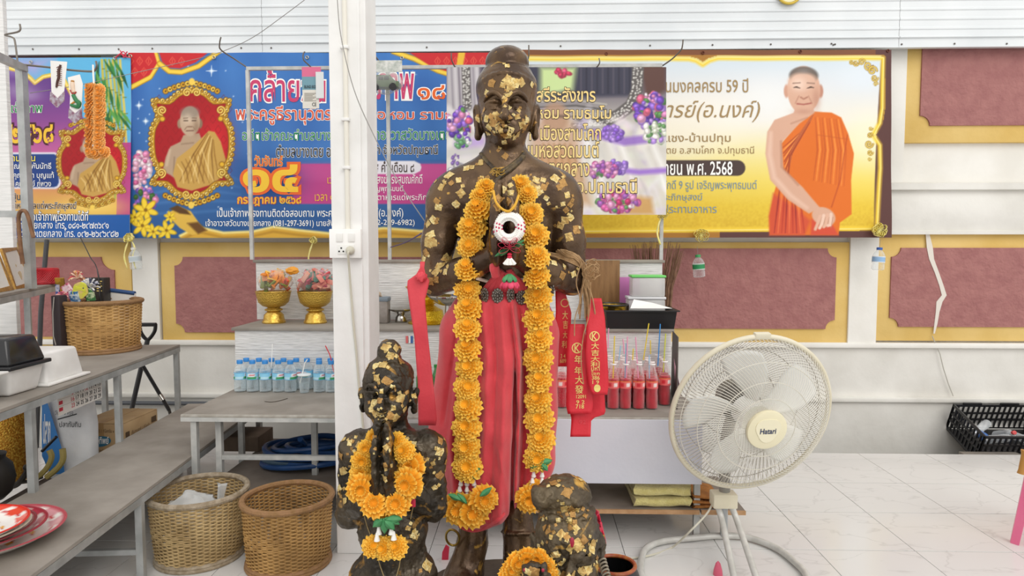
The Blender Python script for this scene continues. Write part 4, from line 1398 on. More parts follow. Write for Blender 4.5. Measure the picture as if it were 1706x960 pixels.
class Field:
    def __init__(s, xs, ys, zs):
        s.xs, s.ys, s.zs = [np.asarray(a, np.float32) for a in (xs, ys, zs)]
        s.F = np.full((len(xs), len(ys), len(zs)), 0.3, np.float32)
    def _win(s, lo, hi):
        out = []
        for a, l, h in zip((s.xs, s.ys, s.zs), lo, hi):
            i0 = max(0, int(np.searchsorted(a, l)) - 1)
            i1 = min(len(a), int(np.searchsorted(a, h)) + 1)
            out.append(slice(i0, max(i0, i1)))
        sl = tuple(out)
        return sl, s.xs[sl[0]][:, None, None], s.ys[sl[1]][None, :, None], s.zs[sl[2]][None, None, :]
    def _mix(s, sl, d, k, op):
        F = s.F[sl]
        if op == 'add':
            h = np.maximum(k - np.abs(F - d), 0) / k
            s.F[sl] = np.minimum(F, d) - h * h * k * .25
        elif op == 'sub':
            d = -d
            h = np.maximum(k - np.abs(F - d), 0) / k
            s.F[sl] = np.maximum(F, d) + h * h * k * .25
    def ell(s, c, r, k=.02, op='add', rot=None):
        m = max(r) + k + .015
        sl, x, y, z = s._win([c[i] - m for i in range(3)], [c[i] + m for i in range(3)])
        x, y, z = x - c[0], y - c[1], z - c[2]
        if rot is not None:
            Mi = rotmat(*rot).to_3x3().transposed()
            x, y, z = (Mi[0][0] * x + Mi[0][1] * y + Mi[0][2] * z, Mi[1][0] * x + Mi[1][1] * y + Mi[1][2] * z, Mi[2][0] * x + Mi[2][1] * y + Mi[2][2] * z)
        k0 = np.sqrt((x / r[0]) ** 2 + (y / r[1]) ** 2 + (z / r[2]) ** 2)
        k1 = np.sqrt((x / r[0] ** 2) ** 2 + (y / r[1] ** 2) ** 2 + (z / r[2] ** 2) ** 2) + 1e-6
        s._mix(sl, k0 * (k0 - 1) / k1, k, op)
    def cap(s, a, b, ra, rb, k=.02, op='add', flat=None):
        m = max(ra, rb) + k + .015
        lo = [min(a[i], b[i]) - m for i in range(3)]
        hi = [max(a[i], b[i]) + m for i in range(3)]
        sl, x, y, z = s._win(lo, hi)
        d = [b[i] - a[i] for i in range(3)]
        L = sum(q * q for q in d) + 1e-9
        t = (((x - a[0]) * d[0] + (y - a[1]) * d[1] + (z - a[2]) * d[2]) / L).clip(0, 1)
        qy = (y - a[1] - t * d[1])
        if flat:
            qy = qy * flat
        D = np.sqrt((x - a[0] - t * d[0]) ** 2 + qy ** 2 + (z - a[2] - t * d[2]) ** 2) - (ra + (rb - ra) * t)
        s._mix(sl, D, k, op)
    def chain(s, pts, rad, k=.012, op='add', flat=None):
        for i in range(len(pts) - 1):
            s.cap(pts[i], pts[i + 1], rad[i], rad[i + 1], k, op, flat)
    def rough(s, amp, scale, seed):
        s.F += amp * lattice_noise(s.xs, s.ys, s.zs, scale, seed)
    def mesh(s, name, smooth=1):
        F, xs, ys, zs = s.F, s.xs, s.ys, s.zs
        S_ = F < 0
        nx, ny, nz = F.shape
        cnt = np.zeros((nx - 1, ny - 1, nz - 1), np.int8)
        for a in (0, 1):
            for b in (0, 1):
                for c in (0, 1):
                    cnt += S_[a:nx - 1 + a, b:ny - 1 + b, c:nz - 1 + c]
        act = np.nonzero((cnt > 0) & (cnt < 8))
        ci, cj, ck = act
        n = len(ci)
        ids = np.full(cnt.shape, -1, np.int32)
        ids[act] = np.arange(n)
        acc = np.zeros((n, 3))
        num = np.zeros(n)
        for ax in range(3):
            o = [(1, 2), (0, 2), (0, 1)][ax]
            for p in (0, 1):
                for q in (0, 1):
                    off0 = [0, 0, 0]
                    off0[o[0]], off0[o[1]] = p, q
                    off1 = list(off0)
                    off1[ax] = 1
                    f0 = F[ci + off0[0], cj + off0[1], ck + off0[2]]
                    f1 = F[ci + off1[0], cj + off1[1], ck + off1[2]]
                    x = (f0 < 0) != (f1 < 0)
                    t = np.where(x, f0 / (f0 - f1 + 1e-12), 0)
                    p0 = np.stack([xs[ci + off0[0]], ys[cj + off0[1]], zs[ck + off0[2]]], -1)
                    p1 = np.stack([xs[ci + off1[0]], ys[cj + off1[1]], zs[ck + off1[2]]], -1)
                    acc += np.where(x[:, None], p0 + (p1 - p0) * t[:, None], 0)
                    num += x
        V = acc / np.maximum(num, 1)[:, None]
        quads = []
        for ax in range(3):
            sl0 = [slice(None)] * 3
            sl1 = [slice(None)] * 3
            sl0[ax], sl1[ax] = slice(0, -1), slice(1, None)
            a, b = S_[tuple(sl0)], S_[tuple(sl1)]
            e = np.array(np.nonzero(a != b))
            o = [(1, 2), (2, 0), (0, 1)][ax]
            dims = (nx, ny, nz)
            ok = np.ones(e.shape[1], bool)
            for q in o:
                ok &= (e[q] > 0) & (e[q] < dims[q] - 1)
            e = e[:, ok]
            ins = a[tuple(e)]
            def cell(d0, d1):
                c = [e[0].copy(), e[1].copy(), e[2].copy()]
                c[o[0]] += d0
                c[o[1]] += d1
                return ids[tuple(c)]
            q = np.stack([cell(-1, -1), cell(0, -1), cell(0, 0), cell(-1, 0)], -1)
            q[~ins] = q[~ins][:, ::-1]
            quads.append(q)
        Q = np.concatenate(quads)
        Q = Q[(Q >= 0).all(1)]
        for _ in range(smooth):
            A = np.zeros_like(V)
            N = np.zeros(n)
            for i in range(4):
                a, b = Q[:, i], Q[:, (i + 1) % 4]
                for c in range(3):
                    A[:, c] += np.bincount(a, V[b, c], n) + np.bincount(b, V[a, c], n)
                N += np.bincount(a, minlength=n) + np.bincount(b, minlength=n)
            V = V * .5 + A / np.maximum(N, 1)[:, None] * .5
        return V, Q
def np_mesh(name, V, Q):
    me = bpy.data.meshes.new(name)
    me.vertices.add(len(V))
    me.vertices.foreach_set('co', V.astype(np.float32).ravel())
    me.loops.add(len(Q) * 4)
    me.loops.foreach_set('vertex_index', Q.astype(np.int32).ravel())
    me.polygons.add(len(Q))
    me.polygons.foreach_set('loop_start', np.arange(0, len(Q) * 4, 4, dtype=np.int32))
    me.polygons.foreach_set('use_smooth', np.ones(len(Q), bool))
    me.update()
    return me
def sculpt(F, name, m, parent, smooth=1):
    V, Q = F.mesh(name, smooth)
    bvh = BVHTree.FromPolygons([tuple(p) for p in V.tolist()], Q.tolist())
    off = np.array(ROOTM[parent.name].translation)
    me = np_mesh(name, V - off, Q)
    return mobj(name, me, m, parent, smooth=False), bvh
def steps(*segs):
    """piecewise spacing: (start, end, step), ..."""
    out = []
    for a, b, h in segs:
        n = max(1, int(round((b - a) / h)))
        out += [a + (b - a) * i / n for i in range(n)]
    out.append(segs[-1][1])
    return out
CAMP = Vector((0, 0, CAMZ))
def hit(bvhs, px, py, lift=0.0):
    """first surface seen along the line of sight; lifted towards the viewer"""
    d = ray(px, py).normalized()
    best = None
    for b in (bvhs if isinstance(bvhs, (list, tuple)) else [bvhs]):
        loc, nrm, idx, dist = b.ray_cast(CAMP, d)
        if loc is not None and (best is None or dist < best[2]):
            best = (loc, nrm, dist)
    if best is None:
        return None
    return best[0] - d * lift, best[1]
def bronze(name, base, light, gold, gold_lo, gold_hi, rough=.42, scale=30, metal=.55, bump=.35, gscale=18):
    m = bpy.data.materials.new(name)
    m.use_nodes = True
    nt = m.node_tree
    b = nt.nodes['Principled BSDF']
    tc = nt.nodes.new('ShaderNodeTexCoord')
    def nz(sc, det=6, dist=0.0):
        n = nt.nodes.new('ShaderNodeTexNoise')
        n.inputs['Scale'].default_value = sc
        n.inputs['Detail'].default_value = det
        n.inputs['Distortion'].default_value = dist
        nt.links.new(tc.outputs['Object'], n.inputs['Vector'])
        return n
    def ramp(n, p0, p1, c0, c1):
        r = nt.nodes.new('ShaderNodeValToRGB')
        r.color_ramp.elements[0].position, r.color_ramp.elements[1].position = p0, p1
        r.color_ramp.elements[0].color, r.color_ramp.elements[1].color = c0, c1
        nt.links.new(n.outputs['Fac'], r.inputs['Fac'])
        return r
    r1 = ramp(nz(scale * .35), .4, .62, rgba(base), rgba(light))
    gm = ramp(nz(gscale, 9, .6), gold_lo, gold_hi, (0, 0, 0, 1), (1, 1, 1, 1))
    mx = nt.nodes.new('ShaderNodeMix')
    mx.data_type = 'RGBA'
    nt.links.new(gm.outputs['Color'], mx.inputs['Factor'])
    nt.links.new(r1.outputs['Color'], mx.inputs['A'])
    mx.inputs['B'].default_value = rgba(gold)
    nt.links.new(mx.outputs['Result'], b.inputs['Base Color'])
    b.inputs['Metallic'].default_value = metal
    rr = ramp(nz(scale), .35, .7, (rough - .12,) * 3 + (1,), (rough + .2,) * 3 + (1,))
    nt.links.new(rr.outputs['Color'], b.inputs['Roughness'])
    bp = nt.nodes.new('ShaderNodeBump')
    bp.inputs['Strength'].default_value = bump
    bp.inputs['Distance'].default_value = .006
    nt.links.new(nz(scale * 2.2, 8).outputs['Fac'], bp.inputs['Height'])
    nt.links.new(bp.outputs['Normal'], b.inputs['Normal'])
    return m
M_bronze = bronze('dark_bronze', '#49372a', '#69523a', '#c99c4c', .63, .69, .27, 30, .55, .3)
M_bronze2 = bronze('blackened_bronze', '#2e2820', '#514636', '#b98a3e', .60, .68, .36, 26, .45, .7, 14)
M_bronze3 = bronze('muddy_bronze', '#40372b', '#655741', '#c79b4a', .60, .67, .45, 26, .4, 1.0, 14)
M_leafA = mat('gold_leaf_pale', '#d9bf7c', .4, .45, col2='#b08a4c', scale=60, bump=.5, bscale=120)
M_leafB = mat('gold_leaf_deep', '#bd9050', .42, .4, col2='#96703c', scale=60, bump=.5, bscale=120)
M_leafC = mat('gold_leaf_bright', '#ecdba0', .36, .4, col2='#d0ac5e', scale=80, bump=.6, bscale=150)
def flecks(bvh, spots, parent, k, rnd, n=1):
    for (x, y, s) in spots:
        for _ in range(n):
            gold_leaf(bvh, x + rnd.uniform(-12, 12), y + rnd.uniform(-10, 10), rnd.uniform(3.0, 6.5) * k, rnd.random() * 3, parent, LEAF[rnd.randrange(3)], rnd, .001)
def gold_leaf(bvh, px, py, size, rot, parent, m, rnd, lift=.0012):
    h = hit(bvh, px, py)
    if h is None:
        return None
    loc, nrm = h
    if nrm.dot(ray(px, py)) > 0:
        nrm = -nrm
    t = nrm.orthogonal().normalized()
    t = Quaternion(nrm, rot) @ t
    b = nrm.cross(t)
    n = 4
    vs_, fs = [], []
    asp = .8 + rnd.random() * .4
    for j in range(n + 1):
        for i in range(n + 1):
            u, v = i / n - .5, j / n - .5
            if (i in (0, n)) or (j in (0, n)):
                u += rnd.uniform(-.07, .07)
                v += rnd.uniform(-.07, .07)
            q = loc + t * (u * size * asp) + b * (v * size)
            l2, n2, _, d2 = bvh.ray_cast(q + nrm * .03, -nrm, .08)
            if l2 is None or abs((l2 - loc).dot(nrm)) > size * .45:
                q = q - nrm * .004
                vs_.append(q)
            else:
                vs_.append(l2 + nrm * (lift + rnd.uniform(0, .0006)))
    for j in range(n):
        for i in range(n):
            fs.append((j * (n + 1) + i, j * (n + 1) + i + 1, (j + 1) * (n + 1) + i + 1, (j + 1) * (n + 1) + i))
    mb = MB()
    mb.add(vs_, fs)
    return mb.build('gold_leaf', m, parent, angle=180)
def face(F, C, hw, hh, hd, low=0.0, eye=.37, ears=True, earz=-.30, earh=.42, eo=1.06, tilt=0.0, wide_mouth=.34, smile=.0):
    """C centre of head; hw half width, hh half height, hd half depth (front = -y)"""
    def p(u, w, v):
        y, z = -w * hd, v * hh
        if tilt:
            c, s = math.cos(tilt), math.sin(tilt)
            y, z = y * c - z * s, y * s + z * c
        return (C[0] + u * hw, C[1] + y, C[2] + z)
    k = hw * .25
    F.ell(p(0, -.08, .22), (hw * .99, hd * .98, hh * .78), k)
    F.ell(p(0, .10, -.22), (hw * .88, hd * .84, hh * .66), k)
    F.ell(p(0, .20, -.58), (hw * .60, hd * .66, hh * .40), hw * .3)
    F.ell(p(0, .62, -.82), (hw * .30, hd * .28, hh * .16), hw * .25)
    for s in (-1, 1):
        F.ell(p(s * .44, .58, -.34 + low * .4), (hw * .32, hd * .32, hh * .24), hw * .25)
        F.ell(p(s * eye, 1.02, .06 + low), (hw * .36, hd * .22, hh * .145), hw * .14, 'sub')
        F.ell(p(s * eye, .70, .03 + low), (hw * .31, hd * .22, hh * .115), hw * .04)
        up = [p(s * (eye + .30 * math.cos(a)), .93 - .14 * abs(math.cos(a)) - .03 * math.cos(a), .03 + low + .085 * math.sin(a)) for a in np.linspace(.0, PI, 9)]
        F.chain(up, [hw * .03, hw * .05, hw * .065, hw * .07, hw * .07, hw * .07, hw * .065, hw * .05, hw * .03], hw * .03)
        lo = [p(s * (eye + .29 * math.cos(a)), .90 - .12 * abs(math.cos(a)) - .03 * math.cos(a), .015 + low - .075 * math.sin(a)) for a in np.linspace(.0, PI, 7)]
        F.chain(lo, [hw * .03, hw * .04, hw * .045, hw * .045, hw * .045, hw * .04, hw * .03], hw * .03)
        F.chain([p(s * (eye - .24), .92, .03 + low), p(s * eye, .955, .035 + low), p(s * (eye + .26), .88, .02 + low)], [hw * .02, hw * .03, hw * .02], hw * .02, 'sub')
        br = [p(s * (.08 + .64 * t), 1.03 - .34 * t * t, .10 + low * .95 + .19 * math.sin(t * PI * .97) ** .7) for t in np.linspace(0, 1, 9)]
        F.chain(br, [hw * .06, hw * .055, hw * .055, hw * .055, hw * .055, hw * .05, hw * .045, hw * .04, hw * .03], hw * .10)
        F.ell(p(s * .15, 1.12, -.30 + low), (hw * .125, hd * .12, hh * .062), hw * .05)
        F.ell(p(s * .09, 1.24, -.365 + low), (hw * .045, hd * .06, hh * .025), hw * .03, 'sub')
        if ears:
            e = p(s * eo, -.05, earz)
            F.ell(e, (hw * .13, hd * .26, hh * earh), hw * .12, rot=(-.15, s * .10, 0))
            F.ell((e[0] + s * hw * .09, e[1] - hd * .12, e[2] + hh * .04), (hw * .08, hd * .14, hh * earh * .6), hw * .04, 'sub')
            F.ell((e[0] - s * hw * .03, e[1] - hd * .02, e[2] - hh * earh * .8), (hw * .12, hd * .16, hh * .10), hw * .1)
            F.ell((e[0] - s * hw * .14, e[1], e[2] + hh * .05), (hw * .14, hd * .2, hh * earh * .8), hw * .1)
    F.chain([p(0, .98, .20 + low), p(0, 1.09, -.04 + low), p(0, 1.27, -.28 + low)], [hw * .085, hw * .10, hw * .15], hw * .08)
    my = -.55 + low * .7
    F.ell(p(0, .86, my), (hw * .42, hd * .2, hh * .17), hw * .15)
    for s in (-1, 1):
        F.chain([p(0, 1.12, my + .045), p(s * wide_mouth * .4, 1.10, my + .062), p(s * wide_mouth, .95, my + .02 + smile)], [hw * .055, hw * .065, hw * .025], hw * .03)
        F.chain([p(0, 1.11, my - .065), p(s * wide_mouth * .45, 1.07, my - .055), p(s * wide_mouth * .9, .95, my + smile * .7)], [hw * .085, hw * .08, hw * .025], hw * .03)
        F.chain([p(0, 1.19, my - .006), p(s * wide_mouth * .5, 1.15, my + .008), p(s * wide_mouth * 1.12, .98, my + .015 + smile)], [hw * .026] * 3, hw * .02, 'sub')
    F.ell(p(0, 1.08, my - .20), (hw * .2, hd * .10, hh * .045), hw * .08, 'sub')
    return p
def prayer_hands(F, x0, ztop, zwrist, yc, wid, k=.006):
    """two palms pressed together, little fingers towards the viewer"""
    H = ztop - zwrist
    for s in (-1, 1):
        xo = x0 + s * wid * .26
        F.ell((xo + s * wid * .03, yc, zwrist + H * .30), (wid * .27, wid * .62, H * .34), .01)
        for kx, (dy, top, base) in enumerate(((-.50, .80, .46), (-.18, .95, .50), (.14, 1.0, .52), (.45, .94, .50))):
            a = (xo + s * wid * .06, yc + dy * wid, zwrist + H * base)
            m = (xo + s * wid * .05, yc + dy * wid * .96, zwrist + H * (base + top) * .5)
            e = (xo - s * wid * .04, yc + dy * wid * .90, zwrist + H * top - wid * .14)
            F.chain([a, m, e], [wid * .20, wid * .19, wid * .14], k)
        F.chain([(xo + s * wid * .2, yc + wid * .3, zwrist + H * .22), (xo + s * wid * .1, yc + wid * .62, zwrist + H * .42), (x0 + s * wid * .12, yc + wid * .72, zwrist + H * .60)], [wid * .22, wid * .2, wid * .15], k)
# ================================================================== TALL STATUE
YS = 2.30
sS = S(YS)
def W(px, py, d=0.0):
    q = P(px, py, YS + d)
    return (q.x, YS + d, q.z)
tall_base = P(838, 960, YS)
tall = thing('praying_statue', 'tall bronze statue with a topknot and praying hands, wrapped in red cloth', 'statue', (tall_base.x, YS, 0.0))
cxh = W(844, 177)[0]
hx = W(844, 177)
zt, zb_ = W(840, 70)[2], W(840, 262)[2]
F = Field(steps((hx[0] - .335, hx[0] - .13, .0045), (hx[0] - .13, hx[0] + .13, .0026), (hx[0] + .13, hx[0] + .31, .0045)),
          steps((YS - .30, YS - .055, .0030), (YS - .055, YS + .16, .006)),
          steps((0.035, .40, .006), (W(840, 520)[2], zb_, .0042), (zb_, zt + .01, .0026)))
F.ell(W(843, 372, .0), (.165, .108, .20), .05)
F.ell(W(843, 455, .0), (.145, .10, .16), .05)
F.cap(W(770, 325, 0), W(918, 325, 0), .074, .074, .05)
F.cap(W(840, 290, .0), W(841, 240, .005), .068, .064, .03)
for (sh, el, wr, s) in ((W(742, 338, .0), W(724, 468, .0), W(826, 425, -.165), -1), (W(938, 338, .0), W(952, 466, .0), W(860, 425, -.165), 1)):
    F.cap(W(843 + s * 20, 272, .01), W(843 + s * 78, 312, 0), .045, .060, .05)
    F.ell(sh, (.066, .07, .082), .04)
    F.chain([sh, ((sh[0] + el[0]) / 2 + s * .004, sh[1] - .004, (sh[2] + el[2]) / 2), el], [.060, .057, .050], .02)
    m = [el[i] * .55 + wr[i] * .45 for i in range(3)]
    m[2] -= .012
    F.chain([el, m, wr], [.052, .050, .034], .02)
prayer_hands(F, W(841, 400, -.2)[0], W(840, 298, -.2)[2], W(842, 440, -.2)[2], YS - .195, .090, .004)
C = W(844, 178)
face(F, (C[0], YS - .005, C[2]), .100, .146, .116, low=-.14, earz=-.34, eo=1.01)
F.ell(W(844, 143, .0), (.099, .105, .072), .03)
F.ell(W(845, 105, .0), (.074, .075, .056), .008)
F.ell(W(845, 121, .0), (.080, .082, .02), .012)
for k in range(4):
    zz = W(845, 84 + k * 7)[2]
    F.cap((C[0] - .1, YS - .085, zz), (C[0] + .1, YS - .085, zz), .003, .003, .004, 'sub')
he = [(C[0] + .094 * math.sin(a), YS - .005 - .104 * math.cos(a), C[2] + .088 - .03 * math.sin(a) ** 2) for a in np.linspace(-1.3, 1.3, 13)]
F.chain(he, [.003] * 13, .012)
for (a, b, c) in ((W(792, 850), W(787, 905), W(772, 965, -.03)), (W(862, 850), W(864, 885), W(868, 965, -.03))):
    F.chain([a, b, c], [.050, .052, .068], .02)
    F.ell((c[0], YS - .09, .085), (.062, .15, .05), .04)
F.chain([W(836, 886), W(846, 889, -.05), W(864, 890, -.062), W(882, 889, -.05), W(890, 886)], [.006] * 5, .004)
F.rough(.0016, 60, 4)
body, BV = sculpt(F, 'body', M_bronze, tall, 1)
FC = Field(steps((hx[0] - .30, hx[0] + .22, .005)), steps((YS - .24, YS + .19, .005)), steps((W(840, 905)[2], W(840, 470)[2], .005)))
FC.ell(W(834, 525, .0), (.165, .125, .11), .05)
FC.cap(W(800, 540), W(799, 832), .105, .106, .06)
FC.cap(W(872, 540), W(884, 815), .095, .058, .05)
FC.cap(W(770, 560, .03), W(748, 715, .02), .07, .070, .06)
FC.cap(W(765, 720, .0), W(785, 840, -.01), .062, .06, .05)
FC.cap(W(905, 560, .03), W(902, 760, .02), .055, .045, .06)
FC.chain([W(840, 505, -.10), W(846, 600, -.112), W(836, 720, -.105), W(826, 850, -.075)], [.030, .038, .042, .045], .03)
FC.chain([W(820, 505, -.10), W(818, 640, -.10), W(800, 850, -.06)], [.018, .024, .03], .03)
xs3, ys3, zs3 = FC.xs[:, None, None], FC.ys[None, :, None], FC.zs[None, None, :]
wv = lattice_noise(FC.xs, FC.ys, FC.zs, 7, 31) * 3.0
ph = (xs3 - hx[0]) * 34 + (zs3 - .6) * 2.0 + wv
FC.F += (.0042 * np.sin(ph) + .0016 * np.sin(ph * 2.7 + zs3 * 6 + 1.0)).astype(np.float32)
FC.rough(.010, 9, 8)
FC.chain([W(866, 505, -.13), W(872, 600, -.13), W(868, 720, -.12), W(860, 830, -.10)], [.004, .012, .014, .016], .02, 'sub')
def pleat(pts, w, amp):
    """a ridge (amp > 0) or groove (amp < 0) running down the front of the cloth"""
    q = [W(x, y, -.13) for x, y in pts]
    zs = np.array([p[2] for p in q])[::-1]
    xl = np.interp(FC.zs, zs, np.array([p[0] for p in q])[::-1])
    fade = np.clip((FC.zs - zs[0]) / .03 + .3, 0, 1) * np.clip((zs[-1] - FC.zs) / .03 + .3, 0, 1)
    g = np.exp(-((FC.xs[:, None] - xl[None, :]) / w) ** 2) * fade[None, :] * amp
    fr = np.clip((YS - .01 - FC.ys) / .04, 0, 1)
    FC.F -= (g[:, None, :] * fr[None, :, None]).astype(np.float32)
for pts, w, amp in (([(805, 500), (812, 600), (808, 720), (800, 880)], .012, .012), ([(818, 500), (826, 600), (822, 720), (815, 880)], .007, -.010),
                    ([(836, 500), (842, 600), (838, 720), (832, 880)], .012, .016), ([(848, 500), (858, 600), (855, 720), (850, 880)], .006, -.012),
                    ([(852, 500), (866, 600), (866, 700), (858, 870)], .010, .018), ([(862, 510), (874, 600), (874, 720), (866, 870)], .009, -.024),
                    ([(884, 520), (890, 640), (884, 760), (878, 860)], .010, .009), ([(898, 520), (906, 640), (902, 760)], .007, -.008),
                    ([(788, 520), (778, 620), (768, 740), (775, 870)], .009, -.009), ([(775, 540), (758, 640), (748, 740), (758, 860)], .011, .011),
                    ([(762, 540), (744, 640), (733, 720)], .007, -.009), ([(795, 620), (790, 740), (800, 880)], .006, .006), ([(830, 740), (845, 820), (850, 880)], .007, .008)):
    pleat(pts, w, amp)
M_red = mat('red_cotton', '#d8434b', .75, col2='#cb3a43', scale=14, bump=.15, bscale=220, sheen=.3)
cloth, BVC = sculpt(FC, 'red_cloth_wrap', M_red, tall, 2)
cloth['label'] = 'red cotton cloth wrapped around the hips and legs'
BT = [BV, BVC]
def drape(pts, bvhs, r, lift, name, m, parent, n=6, k=4):
    out = []
    for (x, y) in pts:
        h = hit(bvhs, x, y, lift)
        if h:
            out.append(h[0])
    if len(out) < 2:
        return None
    return MB().tube(spline(out, k), r, n).build(name, m, parent)
drape([(752, 868), (765, 876), (785, 884), (808, 880), (828, 868), (840, 856)], BT, .007, .002, 'hem_roll', M_red, tall)
M_cord = mat('dark_cord', '#3a3128', .7, col2='#6b5a3c', scale=60)
drape([(801, 256), (808, 266), (818, 276), (828, 285), (842, 282), (856, 272), (868, 262), (873, 255)], BT, .007, .004, 'neck_cord', M_cord, tall)
drape([(873, 260), (862, 272), (848, 284), (834, 294), (824, 304), (815, 312)], BT, .008, .005, 'neck_cord', M_cord, tall)
mb = MB()
c = Vector(hit(BT, 829, 287, .01)[0])
for k in range(7):
    a = k * .9
    mb.tube(spline([c, c + Vector((.018 * math.cos(a), -.006, .014 * math.sin(a))), c + Vector((.026 * math.cos(a + .6), -.004, .012 * math.sin(a + .6)))], 4), .0022, 5)
mb.build('cord_knot', mat('gilded_cord', '#a8863e', .5, .4), tall)
M_cream = mat('cream_cotton', '#efe0cf', .8)
for pts in ([(795, 464), (808, 468), (822, 472)], [(836, 474), (850, 470), (864, 467), (874, 465)]):
    drape(pts, BT, .006, .004, 'waist_cord', M_cream, tall)
M_silver = mat('tarnished_silver', '#8f877f', .38, .8, col2='#6a625b', scale=60, bump=.4, bscale=120)
def rosette():
    mb = MB()
    for k in range(12):
        a = 2 * PI * k / 12
        mb.sphere((.0165 * math.cos(a), -.002, .0175 * math.sin(a)), (.0055, .004, .0055), 6, 4)
    for k in range(8):
        a = 2 * PI * k / 8
        mb.sphere((.009 * math.cos(a), -.005, .009 * math.sin(a)), (.004, .003, .004), 6, 4)
    mb.sphere((0, -.008, 0), (.0048, .004, .0048), 8, 5)
    mb.lathe([(.0165, .0), (.0145, .003), (.0005, .0035)], 16, Matrix.Rotation(PI / 2, 4, 'X'))
    me = bpy.data.meshes.new('rosette')
    me.from_pydata(mb.v, [], mb.f)
    me.materials.append(M_silver)
    me.polygons.foreach_set('use_smooth', [True] * len(me.polygons))
    return me
rme = rosette()
for (px, py) in ((770, 488), (788, 491), (808, 492), (829, 493), (850, 492), (869, 496), (887, 490), (905, 486), (915, 482)):
    h = hit(BT, px, py, .016)
    if not h:
        continue
    o = bpy.data.objects.new('belt_rosette', rme)
    COL.objects.link(o)
    o.parent = tall
    o.location = h[0] - Vector(tall.location)
    n = h[1]
    if n.y > 0:
        n = -n
    o.rotation_euler = (0, 0, math.atan2(n.x, -n.y))
    o.scale = (.95, 1, 1.15)
M_brass = mat('brass_ring', '#a5893f', .35, .8)
for (px, py, rx, ry) in ((754, 896, .023, .037), (880, 912, .022, .05)):
    q = hit(BT, px + 14, py, .0)
    c = P(px, py, (q[0].y if q else YS) - .02)
    pts = [(c.x + rx * math.cos(a), c.y - .02 * math.sin(a), c.z + ry * math.sin(a)) for a in np.linspace(0, 2 * PI, 25)[:-1]]
    MB().tube(pts, .0042, 7, closed=True).build('anklet', M_brass, tall)
rl = random.Random(11)
LEAF = [M_leafA, M_leafB, M_leafC]
spots = [(845, 110, 8), (819, 139, 12), (846, 133, 14), (851, 145, 15), (858, 138, 14), (868, 137, 12), (847, 157, 11), (838, 142, 10), (811, 155, 9), (886, 141, 9), (807, 183, 9), (810, 198, 10), (818, 194, 10), (826, 192, 11), (832, 200, 11), (822, 205, 12), (815, 212, 11), (829, 211, 12), (836, 206, 10), (841, 224, 11), (852, 219, 13), (862, 224, 11), (870, 208, 11), (878, 200, 10), (875, 212, 10), (862, 195, 9), (849, 195, 8), (846, 205, 8), (864, 184, 7), (840, 237, 9), (822, 222, 9), (797, 200, 8), (889, 205, 8), (842, 260, 10), (848, 180, 7), (812, 222, 8), (857, 229, 8), (834, 219, 9),
         (801, 271, 10), (786, 279, 9), (777, 280, 10), (748, 292, 15), (752, 305, 9), (764, 300, 9), (735, 312, 10), (768, 322, 13), (760, 340, 11), (728, 335, 11), (730, 345, 12), (722, 366, 13), (713, 373, 10), (726, 368, 9), (718, 391, 14), (713, 404, 15), (722, 405, 13), (710, 421, 11), (706, 432, 11), (743, 431, 14), (737, 442, 13), (751, 432, 10), (727, 453, 14), (742, 453, 10), (718, 469, 11), (727, 466, 11), (714, 486, 10), (731, 444, 12),
         (886, 312, 15), (897, 318, 13), (906, 312, 10), (893, 300, 10), (925, 297, 14), (938, 305, 12), (932, 312, 10), (945, 325, 9), (950, 341, 9), (876, 296, 9), (941, 367, 12), (934, 376, 12), (951, 363, 10), (960, 383, 13), (948, 395, 12), (930, 430, 12), (923, 438, 11), (940, 444, 9), (937, 459, 13), (955, 457, 12), (943, 350, 9), (938, 340, 8), (905, 300, 9),
         (832, 330, 11), (838, 316, 10), (850, 322, 11), (846, 336, 11), (829, 345, 11), (856, 345, 9), (834, 358, 9), (850, 308, 8), (800, 300, 9), (812, 296, 8), (870, 310, 9), (910, 330, 9)]
for (x, y, s) in spots:
    gold_leaf(BV, x, y, s * sS * .95, rl.random() * 1.6, tall, LEAF[rl.randrange(3)], rl)
flecks(BV, spots, tall, sS, rl)
# ================================================================== CHILD STATUE
YC = 2.0
def Wc(px, py, d=0.0):
    q = P(px, py, YC + d)
    return (q.x, YC + d, q.z)
cb = Wc(650, 960)
child = thing('child_statue', 'small black-gold child statue with praying hands before the white post', 'statue', (cb[0], YC, 0))
hxc = Wc(648, 650)
zt, zb_ = Wc(640, 560)[2], Wc(640, 715)[2]
F = Field(steps((hxc[0] - .19, hxc[0] - .10, .004), (hxc[0] - .10, hxc[0] + .10, .0024), (hxc[0] + .10, hxc[0] + .22, .004)),
          steps((YC - .22, YC - .04, .0026), (YC - .04, YC + .14, .005)),
          steps((.03, .2, .007), (.2, zb_, .0038), (zb_, zt + .01, .0024)))
F.ell(Wc(652, 785), (.115, .085, .13), .04)
F.ell(Wc(655, 880, -.01), (.108, .09, .11), .04)
F.ell(Wc(662, 960, .0), (.122, .095, .10), .05)
F.cap(Wc(600, 745), Wc(710, 745), .05, .05, .04)
F.cap(Wc(652, 740, .01), Wc(650, 690, .01), .048, .05, .025)
for (sh, el, wr, s) in ((Wc(592, 752), Wc(584, 855), Wc(628, 812, -.12), -1), (Wc(716, 752), Wc(722, 845), Wc(652, 812, -.12), 1)):
    F.ell(sh, (.048, .05, .055), .03)
    F.chain([sh, el], [.048, .041], .015)
    F.chain([el, wr], [.043, .030], .015)
prayer_hands(F, Wc(637, 760, -.13)[0], Wc(638, 703, -.13)[2], Wc(638, 822, -.13)[2], YC - .13, .056, .004)
for s in (-1, 1):
    F.chain([(cb[0] + s * .06, YC, .22), (cb[0] + s * .065, YC, .05)], [.07, .06], .03)
C = Wc(648, 649)
